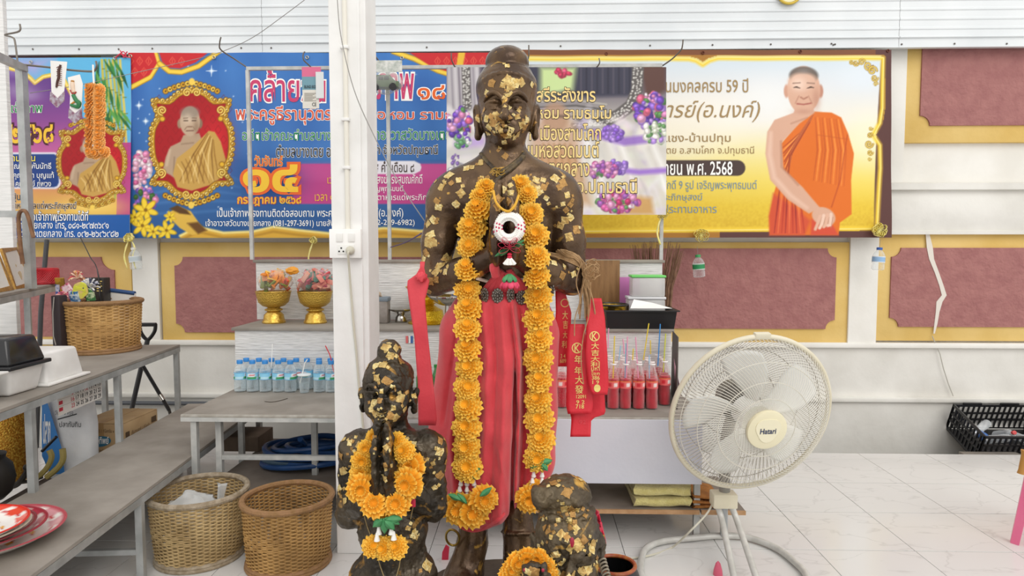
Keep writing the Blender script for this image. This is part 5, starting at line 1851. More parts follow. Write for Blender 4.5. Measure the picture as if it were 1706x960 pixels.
face(F, (C[0], YC - .01, C[2]), .077, .108, .088, low=.0, earz=-.30, earh=.33, eo=1.05, wide_mouth=.36, smile=.03)
F.ell(Wc(648, 584, .0), (.037, .04, .030), .02)
F.rough(.009, 38, 5)
F.rough(.005, 95, 6)
F.rough(.0025, 200, 7)
cbody, BVK = sculpt(F, 'body', M_bronze2, child, 1)
spots = [(642, 578, 14), (660, 579, 13), (650, 592, 13), (667, 602, 12), (613, 612, 10), (626, 610, 11), (638, 608, 12), (628, 630, 11), (645, 636, 16), (667, 664, 14), (624, 672, 12), (619, 682, 10), (628, 689, 14), (638, 688, 12), (650, 692, 13), (660, 696, 12), (640, 704, 10), (601, 660, 9), (690, 660, 9), (632, 668, 9), (655, 680, 9), (674, 682, 10), (636, 652, 7), (657, 648, 7),
         (573, 733, 9), (583, 738, 9), (567, 760, 13), (571, 785, 16), (566, 813, 12), (732, 753, 15), (733, 735, 13), (733, 792, 14), (721, 772, 8), (724, 812, 9), (692, 895, 10), (712, 942, 18), (690, 890, 12), (634, 755, 10), (640, 775, 10), (634, 735, 9), (644, 745, 9), (745, 840, 8), (598, 742, 9), (690, 740, 9), (705, 765, 8), (742, 770, 9), (640, 795, 9), (575, 835, 9), (560, 800, 9), (680, 880, 9)]
for (x, y, s) in spots:
    gold_leaf(BVK, x, y, s * S(YC) * .95, rl.random() * 1.6, child, LEAF[rl.randrange(3)], rl, .002)
flecks(BVK, spots, child, S(YC), rl, 2)
# ================================================================== SEATED STATUE, NEAREST
YN = 1.75
def Wn(px, py, d=0.0):
    q = P(px, py, YN + d)
    return (q.x, YN + d, q.z)
nb = Wn(946, 960)
near = thing('laughing_child_statue', 'muddy bronze child statue with a tall banded topknot, cut by the lower edge', 'statue', (nb[0], YN, 0))
F = Field(steps((nb[0] - .20, nb[0] - .11, .005), (nb[0] - .11, nb[0] + .11, .0026), (nb[0] + .11, nb[0] + .2, .005)),
          steps((YN - .26, YN - .06, .0028), (YN - .06, YN + .16, .005)),
          steps((.01, .25, .007), (.25, Wn(946, 785)[2], .0026)))
C = Wn(946, 918)
face(F, (C[0], YN - .005, C[2]), .087, .112, .095, low=.18, earz=.1, earh=.26, eo=1.02, tilt=.12, wide_mouth=.42, smile=.05)
F.ell(Wn(945, 880), (.078, .085, .09), .03)
F.ell(Wn(938, 822, .005), (.074, .075, .046), .012)
F.ell(Wn(906, 828, -.03), (.034, .04, .034), .010)
F.ell(Wn(903, 827, -.068), (.012, .012, .014), .006, 'sub')
bd = [(Wn(942, 847)[0] + .073 * math.sin(a), YN + .005 - .078 * math.cos(a), Wn(942, 848)[2]) for a in np.linspace(-1.6, 1.6, 13)]
F.chain(bd, [.0075] * 13, .004)
gr = [(Wn(942, 838)[0] + .080 * math.sin(a), YN + .005 - .086 * math.cos(a), Wn(942, 838)[2]) for a in np.linspace(-1.7, 1.7, 13)]
F.chain(gr, [.005] * 13, .006, 'sub')
F.ell((nb[0], YN + .01, .20), (.135, .10, .17), .05)
F.ell((nb[0], YN - .02, .08), (.17, .15, .075), .05)
for s in (-1, 1):
    F.ell((nb[0] + s * .115, YN - .0, .30), (.05, .055, .06), .03)
fx = Wn(889, 955, -.14)
fx = P(889, 952, YN - .15)
F.chain([(nb[0] - .115, YN, .29), (nb[0] - .13, YN - .06, .20), (fx.x, YN - .15, fx.z - .06)], [.042, .036, .028], .015)
F.ell((fx.x, YN - .15, fx.z - .012), (.030, .022, .036), .01)
for k in range(4):
    xk = fx.x - .022 + k * .0148
    F.chain([(xk, YN - .158, fx.z + .004), (xk, YN - .166, fx.z + .020), (xk, YN - .176, fx.z + .016)], [.009, .0088, .008], .003)
F.chain([(fx.x + .03, YN - .16, fx.z - .03), (fx.x + .034, YN - .172, fx.z - .008), (fx.x + .026, YN - .178, fx.z + .006)], [.010, .009, .008], .003)
F.chain([(nb[0] + .115, YN, .29), (nb[0] + .12, YN - .08, .20), (nb[0] + .05, YN - .14, .19)], [.042, .036, .03], .015)
F.rough(.013, 34, 15)
F.rough(.007, 85, 16)
F.rough(.0035, 190, 17)
nbody, BVN = sculpt(F, 'body', M_bronze3, near, 1)
spots = [(922, 806, 12), (930, 810, 8), (945, 820, 16), (937, 838, 7), (940, 847, 12), (952, 848, 13), (960, 849, 11), (954, 858, 10), (948, 868, 10), (957, 870, 9), (960, 880, 10), (908, 880, 8), (915, 884, 8), (935, 890, 12), (944, 895, 10), (962, 908, 16), (952, 912, 14), (972, 900, 12), (985, 916, 14), (988, 905, 12), (925, 925, 13), (922, 938, 12), (935, 938, 8), (980, 948, 15), (970, 952, 12), (925, 952, 15), (940, 957, 12), (955, 958, 12), (890, 956, 16), (880, 953, 10), (906, 865, 7), (975, 860, 8), (968, 800, 8), (994, 930, 8), (918, 895, 7), (905, 905, 8), (950, 880, 8), (930, 868, 8)]
for (x, y, s) in spots:
    gold_leaf(BVN, x, y, s * S(YN) * .95, rl.random() * 1.6, near, LEAF[rl.randrange(3)], rl, .002)
flecks(BVN, spots, near, S(YN), rl, 2)
M_nail = mat('red_nail', '#a3243c', .35)
for k in range(4):
    xk = fx.x - .022 + k * .0148
    MB().sphere((xk, YN - .183, fx.z + .019), (.0042, .003, .0048), 8, 5).build('nail', M_nail, near)
h = hit(BVN, 953, 904, .002)
if h:
    MB().sphere(h[0], (.006, .003, .014), 8, 6).build('forehead_mark', M_nail, near)
mb = MB()
cp_ = [hit(BVN, x, y, .006) for (x, y) in ((1000, 936), (1003, 944), (1008, 952), (1010, 960), (1012, 972))]
c0 = P(1003, 934, YN - .03)
for k in range(9):
    c = c0 + Vector((.0022 * k, -.004 * k, -.0075 * k))
    mb.tube([(c.x + .009 * math.cos(a), c.y - .004, c.z + .006 * math.sin(a) + .004 * math.cos(a)) for a in np.linspace(0, 2 * PI, 13)[:-1]], .0032, 6, closed=True)
mb.build('shoulder_chain', mat('grey_chain', '#8a8172', .45, .6), near)
MB().lathe([(.30, 0), (.30, .025), (.285, .045), (.001, .047)], 40, Matrix.Translation((tall_base.x, YS - .02, 0)) @ Matrix.Diagonal((1, .8, 1, 1))).build('plinth', mat('plinth_brown', '#57493a', .6, col2='#473b2f', scale=12, bump=.3), tall)
MB().lathe([(.17, 0), (.17, .03), (.15, .045), (.001, .047)], 32, Matrix.Translation((cb[0], YC, 0))).build('plinth', MATS['plinth_brown'], child)
# ================================================================== GARLANDS AND OFFERINGS ON THE STATUES
def attr_mesh(name, V, Fc, cols):
    me = bpy.data.meshes.new(name)
    me.from_pydata([tuple(v) for v in V], [], Fc)
    at = me.color_attributes.new('print', 'FLOAT_COLOR', 'POINT')
    a = np.ones((len(V), 4), np.float32)
    a[:, :3] = cols
    at.data.foreach_set('color', a.ravel())
    me.polygons.foreach_set('use_smooth', [True] * len(me.polygons))
    return me
M_petal = print_mat('silk_petals', .7)
def flower_mesh(seed, R=.054, cols=('#f5a51a', '#ffb92c', '#ffd65e'), layers=5, dome=.030):
    r = random.Random(seed)
    V, Fc, Cc = [], [], []
    c0, c1, c2 = [np.array(lin(c)) for c in cols]
    na, nr = 66, 4
    for l in range(layers):
        t = l / (layers - 1)
        Ro, Ri = R * (1 - .66 * t), R * (.10 if t < .9 else .004)
        z0 = dome * t * .8
        npet = r.randint(14, 18) if t < .7 else 13
        ph = r.random() * 6
        ph2 = r.random() * 6
        o = len(V)
        for i in range(na):
            a = 2 * PI * i / na
            notch = abs(math.sin(npet * a / 2 + ph)) ** .35
            ro = Ro * ((.74 + .26 * notch) if t < .9 else (.55 + .45 * notch))
            ro *= (1 + r.uniform(-.05, .05))
            for j in range(nr + 1):
                s = j / nr
                rad = Ri + (ro - Ri) * s
                ruf = (.16 if t < .9 else .42) * Ro * s * s * math.sin(npet * 2 * a + ph2 + s * 2) + r.uniform(-.05, .05) * Ro * s
                z = z0 + ((.36 * t + .08) if t < .9 else .75) * Ro * s ** 1.4 + ruf * .8 - .010 * (1 - t) * s
                aa = a + .06 * math.sin(npet * a + ph2) * s
                z += .002 * (1 - s) * (1 if t > .9 else 0)
                V.append((rad * math.cos(aa), rad * math.sin(aa), z))
                w = s * s * (.55 + .45 * notch) + r.uniform(-.08, .08)
                w = min(1, max(0, w))
                Cc.append(c0 * (1 - w) + (c1 if w < .8 else c2) * w)
        for i in range(na):
            k = (i + 1) % na
            for j in range(nr):
                Fc.append((o + i * (nr + 1) + j, o + k * (nr + 1) + j, o + k * (nr + 1) + j + 1, o + i * (nr + 1) + j + 1))
    me = attr_mesh('marigold', V, Fc, np.array(Cc))
    me.materials.append(M_petal)
    return me
FLW = [flower_mesh(s) for s in (1, 2, 3, 4)]
FLB = [flower_mesh(s, .062, ('#f09a16', '#fcb02a', '#ffcf5a'), 3, .02) for s in (5, 6)]
FLS = [flower_mesh(s, .030, ('#f0942e', '#f8ae58', '#fcc681'), 4, .018) for s in (7, 8)]
def place_flower(parent, loc, me, scale=1.0, tilt=.6, yaw=0.0, roll=None, name='marigold_flower'):
    o = bpy.data.objects.new(name, me)
    COL.objects.link(o)
    o.parent = parent
    o.location = Vector(loc) - Vector(parent.location)
    o.rotation_mode = 'QUATERNION'
    n = Vector((math.sin(yaw) * .7, -math.cos(tilt), math.sin(tilt))).normalized()
    q = Vector((0, 0, 1)).rotation_difference(n)
    o.rotation_quaternion = q @ Quaternion((0, 0, 1), roll if roll is not None else random.random() * 6)
    o.scale = (scale,) * 3
    return o
M_leaf = mat('silk_leaf_green', '#4f9a62', .6, col2='#3c8350', scale=30)
M_bead = mat('white_bud', '#f4f2ec', .5)
def leaf(parent, c, ang, ln, w, yoff=-.01):
    mb = MB()
    def fn(u, v):
        s = (u - .5) * 2
        x, z = v * ln, s * w * math.sin(PI * min(.98, v * .92 + .06)) * .5
        return (c[0] + x * math.cos(ang) - z * math.sin(ang), c[1] + yoff + .006 * abs(s) + .01 * v * v, c[2] + x * math.sin(ang) + z * math.cos(ang))
    mb.grid(fn, 4, 7)
    return mb.build('leaf', M_leaf, parent, solid=.0012)
def bud_string(parent, top, n, dx=0.0, r=.0085, gap=.021):
    for k in range(n):
        c = (top[0] + dx * k, top[1] - .004, top[2] - gap * k)
        mb = MB()
        prof = [(.0005, r * 1.2), (r * .5, r * 1.0), (r * .75, 0), (r * 1.0, -r * .8), (r * .7, -r * 1.25), (.0005, -r * 1.3)]
        mb.lathe(prof[::-1], 10, Matrix.Translation(c), capb=False)
        mb.build('jasmine_bud', M_bead, parent)
def gpt(px, py, lift, bv=None):
    h = hit(bv or BT, px, py, lift)
    return h[0] if h else P(px, py, YS - .12)
g = thing('marigold_garland', 'long orange marigold garland hanging in two strands over the tall statue', 'garland', (tall_base.x, YS - .15, W(840, 300)[2]))
rg = random.Random(5)
leftp = [(810, 311), (800, 326), (797, 348), (786, 378), (783, 410), (779, 446), (779, 482), (781, 513), (779, 546), (779, 580), (781, 612), (779, 645), (779, 678), (777, 712), (777, 745), (779, 778)]
rightp = [(867, 306), (878, 322), (884, 356), (892, 392), (894, 427), (894, 460), (896, 494), (896, 529), (898, 563), (896, 598), (898, 632), (896, 665), (898, 698), (901, 732), (895, 764)]
cord_l, cord_r = [], []
for lst, cd in ((leftp, cord_l), (rightp, cord_r)):
    for i, (x, y) in enumerate(lst):
        p = gpt(x, y, .042 if i > 1 else .02)
        cd.append(p)
ymin_l = min(p.y for p in cord_l[4:8])
for cd in (cord_l, cord_r):
    base = [p.y for p in cd]
    for i in range(1, len(cd) - 1):
        cd[i] = Vector((cd[i].x, (base[i - 1] + base[i] * 2 + base[i + 1]) / 4, cd[i].z))
for lst, cd in ((leftp, cord_l), (rightp, cord_r)):
    for i, (x, y) in enumerate(lst):
        q = P(x, y, cd[i].y)
        place_flower(g, q, FLW[rg.randrange(4)], .95 + rg.uniform(-.08, .08) if i > 1 else .68, .35 + rg.uniform(-.15, .3), rg.uniform(-.3, .3))
    MB().tube(cd, .0025, 5).build('garland_cord', mat('green_cord', '#5b8a4e', .7), g)
for (x, y, lst) in ((776, 800, [(768, 0), (778, .0), (790, 0)]), (896, 786, [(889, 0), (903, 0)])):
    bv = BT
    p = gpt(x, y, .03)
    for i, (bx_, d) in enumerate(lst):
        q = P(bx_, y + 4, p.y)
        bud_string(g, q, 3 if bx_ not in (903,) else 2, dx=(-.004, 0, .004)[i % 3])
    for k in range(4):
        leaf(g, P(x + 4, y - 16, p.y - .03), -.9 + k * .5 + (PI if k % 2 else 0), .04, .022)
for (x, y, s) in ((762, 848, .95), (786, 852, 1.05), (806, 832, .85), (770, 852, .8), (882, 832, .85), (893, 816, .6)):
    p = gpt(x, y, .045)
    q = P(x, y, p.y)
    place_flower(g, q, FLB[rg.randrange(2)], s, .1, rg.uniform(-.4, .4))
for (x, y, a) in ((778, 838, 2.4), (800, 826, .6), (768, 832, 2.8)):
    leaf(g, P(x, y, gpt(x, y, .075).y), a, .045, .02)
pend = thing('jasmine_ring_garland', 'white bead ring garland with red bow and lotus hung on the praying hands', 'garland', gpt(846, 378, .02))
c = gpt(846, 378, .012)
hy = c.y - .012
ctr = P(848, 379, hy)
MB().tube([(ctr.x + .034 * math.cos(a), hy, ctr.z + .034 * math.sin(a)) for a in np.linspace(0, 2 * PI, 41)[:-1]], .0125, 10, closed=True).build('ring_core', M_bead, pend)
mbw, mbr = MB(), MB()
for ring, (rr, n, dy) in enumerate(((.022, 26, -.004), (.030, 34, -.012), (.038, 42, -.010), (.044, 46, -.001), (.0475, 48, .008))):
    for k in range(n):
        a = 2 * PI * k / n + ring * .07
        px_ = (ctr.x + rr * math.cos(a), hy + dy, ctr.z + rr * math.sin(a) * 1.02)
        red = abs(math.sin(a)) < .42 and (k + ring) % 2 == 0
        (mbr if red else mbw).sphere(px_, .0034, 6, 4)
o = mbw.build('jasmine_ring', M_bead, pend)
o['kind'] = 'stuff'
M_pink = mat('magenta_bead', '#c92f5c', .5)
o = mbr.build('red_beads', M_pink, pend)
o['kind'] = 'stuff'
M_ribbonY = mat('yellow_ribbon', '#dca62a', .5)
MB().tube(spline([P(822, 318, hy + .02), P(826, 336, hy), P(836, 348, hy - .005), P(848, 352, hy - .008), P(858, 342, hy - .004), P(864, 326, hy + .015)], 5), .0042, 6).build('yellow_tie', M_ribbonY, pend)
M_redrib = mat('red_ribbon', '#cf2a48', .5)
def bow_loop(c, ang, ln, w):
    def fn(u, v):
        a = v * 2 * PI
        x = ln * .5 * (1 - math.cos(a)) * (1 if True else 0)
        z = w * math.sin(a) * .5
        y = (u - .5) * .02
        return (c[0] + x * math.cos(ang) - z * math.sin(ang), c[1] + y - .004, c[2] + x * math.sin(ang) + z * math.cos(ang))
    return MB().grid(fn, 3, 14)
bc = P(849, 412, hy)
for a in (.15, 2.9, .9, 2.2, -.4, 3.6):
    bow_loop(bc, a, .036, .016).build('bow_loop', M_redrib, pend, solid=.001)
for (a, l) in ((.45, .05), (.2, .045), (3.7, .055), (3.9, .04)):
    leaf(pend, bc, a, l, .013, .004)
for k, (z, r) in enumerate(((424, .008), (429, .0085))):
    MB().sphere(P(849, z, hy), (r, r, r * .7), 12, 6).build('red_bead', M_redrib, pend)
for k in range(6):
    a = (k - 2.5) * .22
    q = P(849, 436, hy)
    MB().lathe([(.0005, -.012), (.006, -.01), (.0045, 0), (.0025, .012), (.0005, .013)], 8, Matrix.Translation((q.x + .02 * a, q.y - .004 * (k % 2), q.z)) @ Matrix.Rotation(-a, 4, 'Y'), capb=False).build('jasmine_bud', M_bead, pend)
lc = P(849, 453, hy)
def petal(c, az, tilt, ln, w, m, nm):
    def fn(u, v):
        s = (u - .5) * 2
        r0 = .004 + .026 * math.sin(v * PI * .62) * tilt
        wd = w * math.sin(PI * min(1, .12 + v * .86)) ** .8
        x = s * wd
        return (c[0] + r0 * math.cos(az) - x * math.sin(az), c[1] + (r0 * math.sin(az) + x * math.cos(az)) * .8, c[2] - .018 + ln * v - .006 * s * s)
    return MB().grid(fn, 4, 6).build(nm, m, pend, solid=.001)
M_lotus = mat('pink_lotus', '#e0486a', .55, col2='#c92c50', scale=40)
for k in range(9):
    petal(lc, k * 2 * PI / 9, 1.0, -.030, .011, M_lotus, 'lotus_petal')
for k in range(7):
    petal((lc[0], lc[1] - .004, lc[2] + .012), k * 2 * PI / 7 + .3, .7, -.022, .009, M_leaf, 'sepal')
mb = MB()
for k in range(9):
    x = 806 + k * 9
    pts = [gpt(x, 486, .004), gpt(x + (843 - x) * .35, 470, .014), gpt(x + (843 - x) * .7, 455 - 6 * math.sin(k * 1.3), .02)]
    mb.tube(spline(pts, 5), [.011] * 11, 8)
mb.build('cloth_knot', M_red, tall)
mb = MB()
kp = gpt(826, 445, .01)
mb.tube(spline([kp + Vector((0, 0, -.03)), kp + Vector((-.004, -.01, 0)), kp + Vector((.004, -.008, .022))], 6), [.014] * 4 + [.016] * 4 + [.012] * 3 + [.004] * 2, 8)
mb.build('cloth_end', M_red, tall)
gc = thing('marigold_garland', 'short orange marigold garland around the neck of the small child statue', 'garland', (cb[0], YC - .14, Wc(640, 740)[2]))
def gk(px, py, lift):
    h = hit(BVK, px, py, lift)
    return h[0] if h else P(px, py, YC - .12)
for (x, y, s, t) in ((622, 728, .5, .2), (610, 748, .62, .3), (603, 768, .72, .2), (601, 790, .75, .2), (602, 815, .85, .1), (660, 735, .62, .2), (672, 752, .75, .2), (684, 778, .85, .2), (678, 806, .9, .1), (624, 838, .82, .2), (660, 838, .82, .2), (641, 862, .7, .1), (622, 910, .72, .3), (640, 914, .75, .3), (660, 912, .75, .3)):
    q = P(x, y, gk(x, y, .035).y)
    place_flower(gc, q, FLB[rg.randrange(2)] if s > .8 else FLW[rg.randrange(4)], s * .92, t + rg.uniform(-.1, .25), rg.uniform(-.4, .4))
for (x, y, a, l) in ((640, 862, -1.57, .05), (642, 862, -.5, .045), (644, 864, -.05, .045), (638, 864, -2.4, .04), (642, 866, -.9, .04)):
    leaf(gc, P(x, y, gk(x, y, .075).y), a, l, .024)
for (x, y) in ((631, 884), (628, 895), (652, 884), (656, 893)):
    q = P(x, y, gk(x, y, .05).y)
    MB().lathe([(.0005, -.014), (.009, -.011), (.006, 0), (.0035, .012), (.0005, .014)], 10, Matrix.Translation(q), capb=False).build('jasmine_bud', M_bead, gc)
for pts in ([(600, 820), (604, 850), (612, 878), (622, 905)], [(690, 820), (688, 845), (684, 865)], [(628, 925), (634, 945), (640, 962)], [(668, 925), (665, 945), (660, 962)]):
    MB().tube([P(x, y, gk(x, y, .006).y) for x, y in pts], .0016, 5).build('thin_cord', mat('tan_thread', '#9a8458', .7), gc)
q = gk(688, 838, .006)
MB().box((q.x - .008, q.y - .004, q.z - .012), (q.x + .008, q.y, q.z + .012), bev=.002).build('red_tag', M_redrib, gc)
gn = thing('marigold_garland', 'orange marigolds around the raised fist of the nearest statue', 'garland', (fx.x, YN - .15, fx.z - .05))
for (x, y, s) in ((852, 950, .45), (862, 938, .5), (878, 932, .52), (896, 933, .5), (908, 946, .5), (912, 958, .5), (848, 962, .5)):
    q = P(x, y, YN - .115)
    place_flower(gn, q, FLB[rg.randrange(2)], s, .1 + rg.uniform(-.2, .3), rg.uniform(-.5, .5))
sash = thing('ribbon_sash', 'red and yellow ribbon hanging at the shoulder of the nearest statue', 'ribbon', P(1000, 925, YN + .09))
for (xa, ya, xb, yb, w, m, nm) in ((993, 850, 997, 868, 8, M_redrib, 'red_tail'), (996, 868, 1004, 905, 12, M_redrib, 'red_tail'), (1001, 890, 998, 932, 12, M_ribbonY, 'yellow_tail')):
    Yq = YN + .085
    mb = MB()
    def fn(u, v):
        p = P(xa + (xb - xa) * v + (u - .5) * w, ya + (yb - ya) * v, Yq)
        return (p.x, Yq + .008 * math.sin(v * 7 + u * 5), p.z)
    mb.grid(fn, 4, 8)
    mb.build(nm, m, sash, solid=.0015)
# ================================================================== GOODS ON THE DISPLAY TABLE
def band_mesh(r, z0, z1, n, fn):
    """a printed band round a bottle; fn(a, t)->sRGB"""
    V, Fc, Cc = [], [], []
    m = 6
    for j in range(m + 1):
        for i in range(n):
            a = 2 * PI * i / n
            V.append((r * math.cos(a), r * math.sin(a), z0 + (z1 - z0) * j / m))
            Cc.append(lin(fn(a, j / m)))
    for j in range(m):
        for i in range(n):
            k = (i + 1) % n
            Fc.append((j * n + i, j * n + k, (j + 1) * n + k, (j + 1) * n + i))
    me = attr_mesh('band', V, Fc, np.array(Cc))
    me.materials.append(print_mat('printed_label', .4))
    return me
ORD = ['first', 'second', 'third', 'fourth', 'fifth', 'sixth', 'seventh', 'eighth', 'ninth', 'tenth']
M_pet = clear_mat('clear_pet', '#f6fcfe', .07, .06)
M_watr = clear_mat('water', '#eef8fc', .06, .03)
M_capb = mat('blue_cap', '#2f86cf', .4)
wb = thing('water_bottle', 'small clear water bottle with blue cap in the pack on the table left of the post', 'bottle', (0, 0, 0), group='water bottles left of the post')
hB = .158
prof = [(.024, 0), (.029, .004), (.0295, .02), (.028, .024), (.0295, .03), (.028, .038), (.0295, .046), (.028, .056), (.0295, .062), (.0295, .100), (.027, .112), (.019, .128), (.0125, .136), (.0125, .144)]
wbody = MB().lathe(prof, 22).build('body', M_pet, wb, world=False)
MB().lathe([(.0225, .004), (.0275, .008), (.028, .098), (.026, .108), (.0005, .109)], 16).build('water', M_watr, wbody, world=False)
MB().lathe([(.0145, .140), (.0148, .156), (.0135, .158), (.0005, .158)], 18).build('cap', M_capb, wb, world=False)
def wl(a, t):
    s = math.sin(a * 2 + 1)
    if t > .85 or t < .1:
        return '#5aaee0'
    if t < .35:
        return '#3f9a58' if s > -.2 else '#bfe4f2'
    if .5 < t < .75 and s > .5:
        return '#d85060'
    return '#8fd0ee' if s < .3 else '#e8f4f8'
o = mobj('label', band_mesh(.0300, .064, .098, 26, wl), None, wb, smooth=False)
WBZ = TZ
spots = [(400, 3.255), (421, 3.255), (442, 3.255), (464, 3.255), (484, 3.255), (532, 3.255), (552, 3.255), (411, 3.318), (432, 3.318), (453, 3.318), (473, 3.318), (494, 3.318), (512, 3.318), (532, 3.32), (551, 3.32)]
for i, (px, Y) in enumerate(spots):
    p = P(px, 630, Y)
    if i == 0:
        wb.location = (p.x, Y, WBZ)
        wo = wb
    else:
        wo = dup(wb, (p.x, Y, WBZ), random.random() * 6)
    wo['label'] = ('%s blue-capped water bottle from the left in the front row' % ORD[i]) if i < 7 else ('%s blue-capped water bottle from the left in the back row' % ORD[i - 7])
p = P(507, 640, 3.235)
cup = thing('plastic_cup', 'clear lidded plastic cup of water with a bent straw among the bottles', 'cup', (p.x, 3.235, TZ))
MB().lathe([(.021, .0), (.022, .003), (.030, .088)], 24).build('cup_body', M_pet, cup, world=False)
MB().lathe([(.0205, .003), (.0255, .05), (.0005, .051)], 20).build('water', M_watr, cup, world=False)
MB().lathe([(.030, .086), (.034, .088), (.034, .092), (.028, .094), (.0005, .095)], 24).build('lid', mat('frosted_lid', '#e6ecec', .4), cup, world=False)
M_strawW = mat('white_straw', '#f2f2ee', .4)
def straw(label, pts, m, group=None):
    o = MB().tube(pts, .0026, 8).build('drinking_straw', m, origin=tuple(pts[0]))
    return tag(o, label, 'straw', group)
straw('white straw slanting out of the lidded plastic cup', [P(500, 638, 3.235), P(508, 605, 3.235), P(512, 599, 3.235)], M_strawW)
straw('white straw standing upright behind the water bottles', [P(452, 612, 3.285), P(454, 573, 3.285)], M_strawW)
straw('red bent straw in the bottle beside the white post', [P(556, 620, 3.255), P(552, 600, 3.255), P(549, 590, 3.255), P(542, 576, 3.255)], mat('red_straw', '#d8333c', .4))
tw = [P(441, 669, 3.16), P(452, 670, 3.155), P(465, 668, 3.16), P(479, 664, 3.175)]
tw = [G(x, y, TZ + .002) for x, y in ((441, 669), (452, 670), (465, 668), (479, 664))]
tag(MB().tube(spline(tw, 5), .0016, 5).build('twig', mat('dark_twig', '#4a4038', .8), origin=tuple(tw[0])), 'thin dark twig lying on the plywood in front of the water bottles', 'twig')
M_soda = mat('red_syrup', '#c40f2c', .2, col2='#ab0c24', scale=30)
sb = thing('soda_bottle', 'clear plastic bottle of red soda with pink label in the group behind the fan', 'bottle', (0, 0, 0), group='red soda bottles')
prof = [(.020, 0), (.0255, .004), (.0265, .02), (.0265, .060), (.0245, .078), (.0265, .092), (.0265, .128), (.0235, .15), (.016, .176), (.0115, .190), (.0115, .206)]
sbody = MB().lathe(prof, 22).build('body', clear_mat('clear_pet_thin', '#fff4f4', .03, .05), sb, world=False)
MB().lathe([(.0195, .003), (.025, .006), (.0255, .060), (.0235, .078), (.0255, .092), (.0252, .126), (.0245, .136), (.0005, .137)], 20).build('soda', M_soda, sbody, world=False)
MB().lathe([(.0130, .196), (.0145, .198), (.0145, .2015), (.0130, .2035)], 18, capb=False).build('neck_ring', mat('white_ring', '#f2f0ee', .4), sb, world=False)
def sl_(a, t):
    s = math.sin(a * 3 + 2)
    if t > .9:
        return '#f0913a'
    if .25 < t < .7 and s > .55:
        return '#d8303c'
    if .2 < t < .75 and s < -.6:
        return '#f6e8e4'
    return '#ee6f70'
mobj('label', band_mesh(.0271, .094, .127, 30, sl_), None, sb, smooth=False)
cols = [1022, 1042.5, 1063.5, 1085]
sp, spl = [], []
for r in range(5):
    Y = 2.955 + r * .058
    for c in cols:
        if r == 4 and c > 1070:
            continue
        x = P(c, 660, 2.955).x + (.012 if r % 2 else 0) + random.uniform(-.003, .003)
        sp.append((x, Y))
        spl.append('red soda bottle behind the fan, %s row from the front, %s from the left' % (ORD[r], ORD[cols.index(c)]))
for k in range(4):
    sp.append((P(1107, 660, 3.03).x + .004 * (k % 2), 3.03 + k * .062))
    spl.append('red soda bottle at the right end beside the leaning board, %s from the front' % ORD[k])
for k in range(3):
    sp.append((P(936, 660, 2.97).x, 2.97 + k * .058))
    spl.append('red soda bottle beside the red cloth left of the ribbons, %s from the front' % ORD[k])
for k in range(2):
    sp.append((P(958, 660, 2.98).x, 2.98 + k * .058))
    spl.append('red soda bottle hidden behind the hanging red ribbons, %s from the front' % ORD[k])
for k in range(2):
    sp.append((P(1000, 660, 2.98).x - .004, 2.98 + k * .058))
    spl.append('red soda bottle just right of the ribbons, %s from the front' % ORD[k])
for i, (x, Y) in enumerate(sp):
    if i == 0:
        sb.location = (x, Y, TZ)
        so = sb
    else:
        so = dup(sb, (x, Y, TZ), random.random() * 6)
    so['label'] = spl[i]
SC = {'pink': '#eaa0c0', 'yellow': '#e8cf3a', 'blue': '#2f8ad0', 'pale blue': '#9cc8e4', 'lilac': '#b8a0d8', 'lime': '#cfd63a'}
sm = {k: mat('straw_' + k.replace(' ', '_'), v, .4) for k, v in SC.items()}
def sstraw(px0, py0, px1, py1, Y, c, lab):
    a, b = P(px0, py0, Y), P(px1, py1, Y)
    straw(lab, [a, b], sm[c], 'straws in the soda bottles')
for q in ((1021, 640, 1024, 560, 2.955, 'yellow', 'yellow straw in the leftmost front soda bottle'), (1043, 640, 1045.5, 561, 2.955, 'pink', 'tall pink straw in the second front soda bottle'), (1041, 640, 1043, 572, 2.96, 'pale blue', 'pale blue straw beside the pink one in the second front bottle'), (1064, 640, 1059, 562, 2.955, 'pink', 'pink straw leaning left in the third front soda bottle'), (1082, 640, 1081.5, 592, 2.955, 'pale blue', 'short pale blue straw in the fourth front soda bottle'), (1072, 600, 1081, 539, 3.07, 'yellow', 'tallest yellow straw slanting right above the soda bottles'), (1096, 610, 1100, 540, 3.03, 'blue', 'deep blue straw standing tall at the right of the soda bottles'), (1105, 620, 1109, 556, 3.03, 'lime', 'lime yellow straw in the rightmost soda bottle'), (1031, 600, 1034, 576, 3.013, 'pale blue', 'pale blue straw just right of the leftmost yellow one'), (1040, 590, 1038, 565, 3.07, 'pink', 'pink straw behind the second front soda bottle'), (1054, 600, 1055, 581, 3.013, 'yellow', 'short yellow straw between the two pink front straws'), (1084, 590, 1083.5, 567, 3.13, 'yellow', 'short yellow straw behind the fourth front soda bottle'), (1013, 580, 1014, 547, 3.13, 'pink', 'pink straw furthest left, close to the red ribbons')):
    sstraw(*q)
lb = thing('leaning_board', 'dark folded board leaning at the right end of the soda bottles', 'board', (P(1124, 650, 3.12).x, 3.12, TZ))
a, b = P(1120, 552, 3.30), P(1118, 652, 3.30)
MB().add([P(1121, 552, 3.33), P(1130, 562, 3.08), G(1128, 684, TZ), G(1118, 655, TZ)], [(0, 1, 2, 3)]).build('board_face', mat('dark_grey_board', '#57524d', .7), lb, smooth=False, solid=.004)
MB().add([P(1123, 598, 3.10), P(1132, 640, 3.02), G(1134, 672, TZ) + Vector((0, 0, .03)), P(1125, 650, 3.06)], [(0, 1, 2, 3)]).build('price_sheet', mat('pink_price_sheet', '#e9c4d2', .6, col2='#c890a8', scale=30), lb, smooth=False, solid=.001)
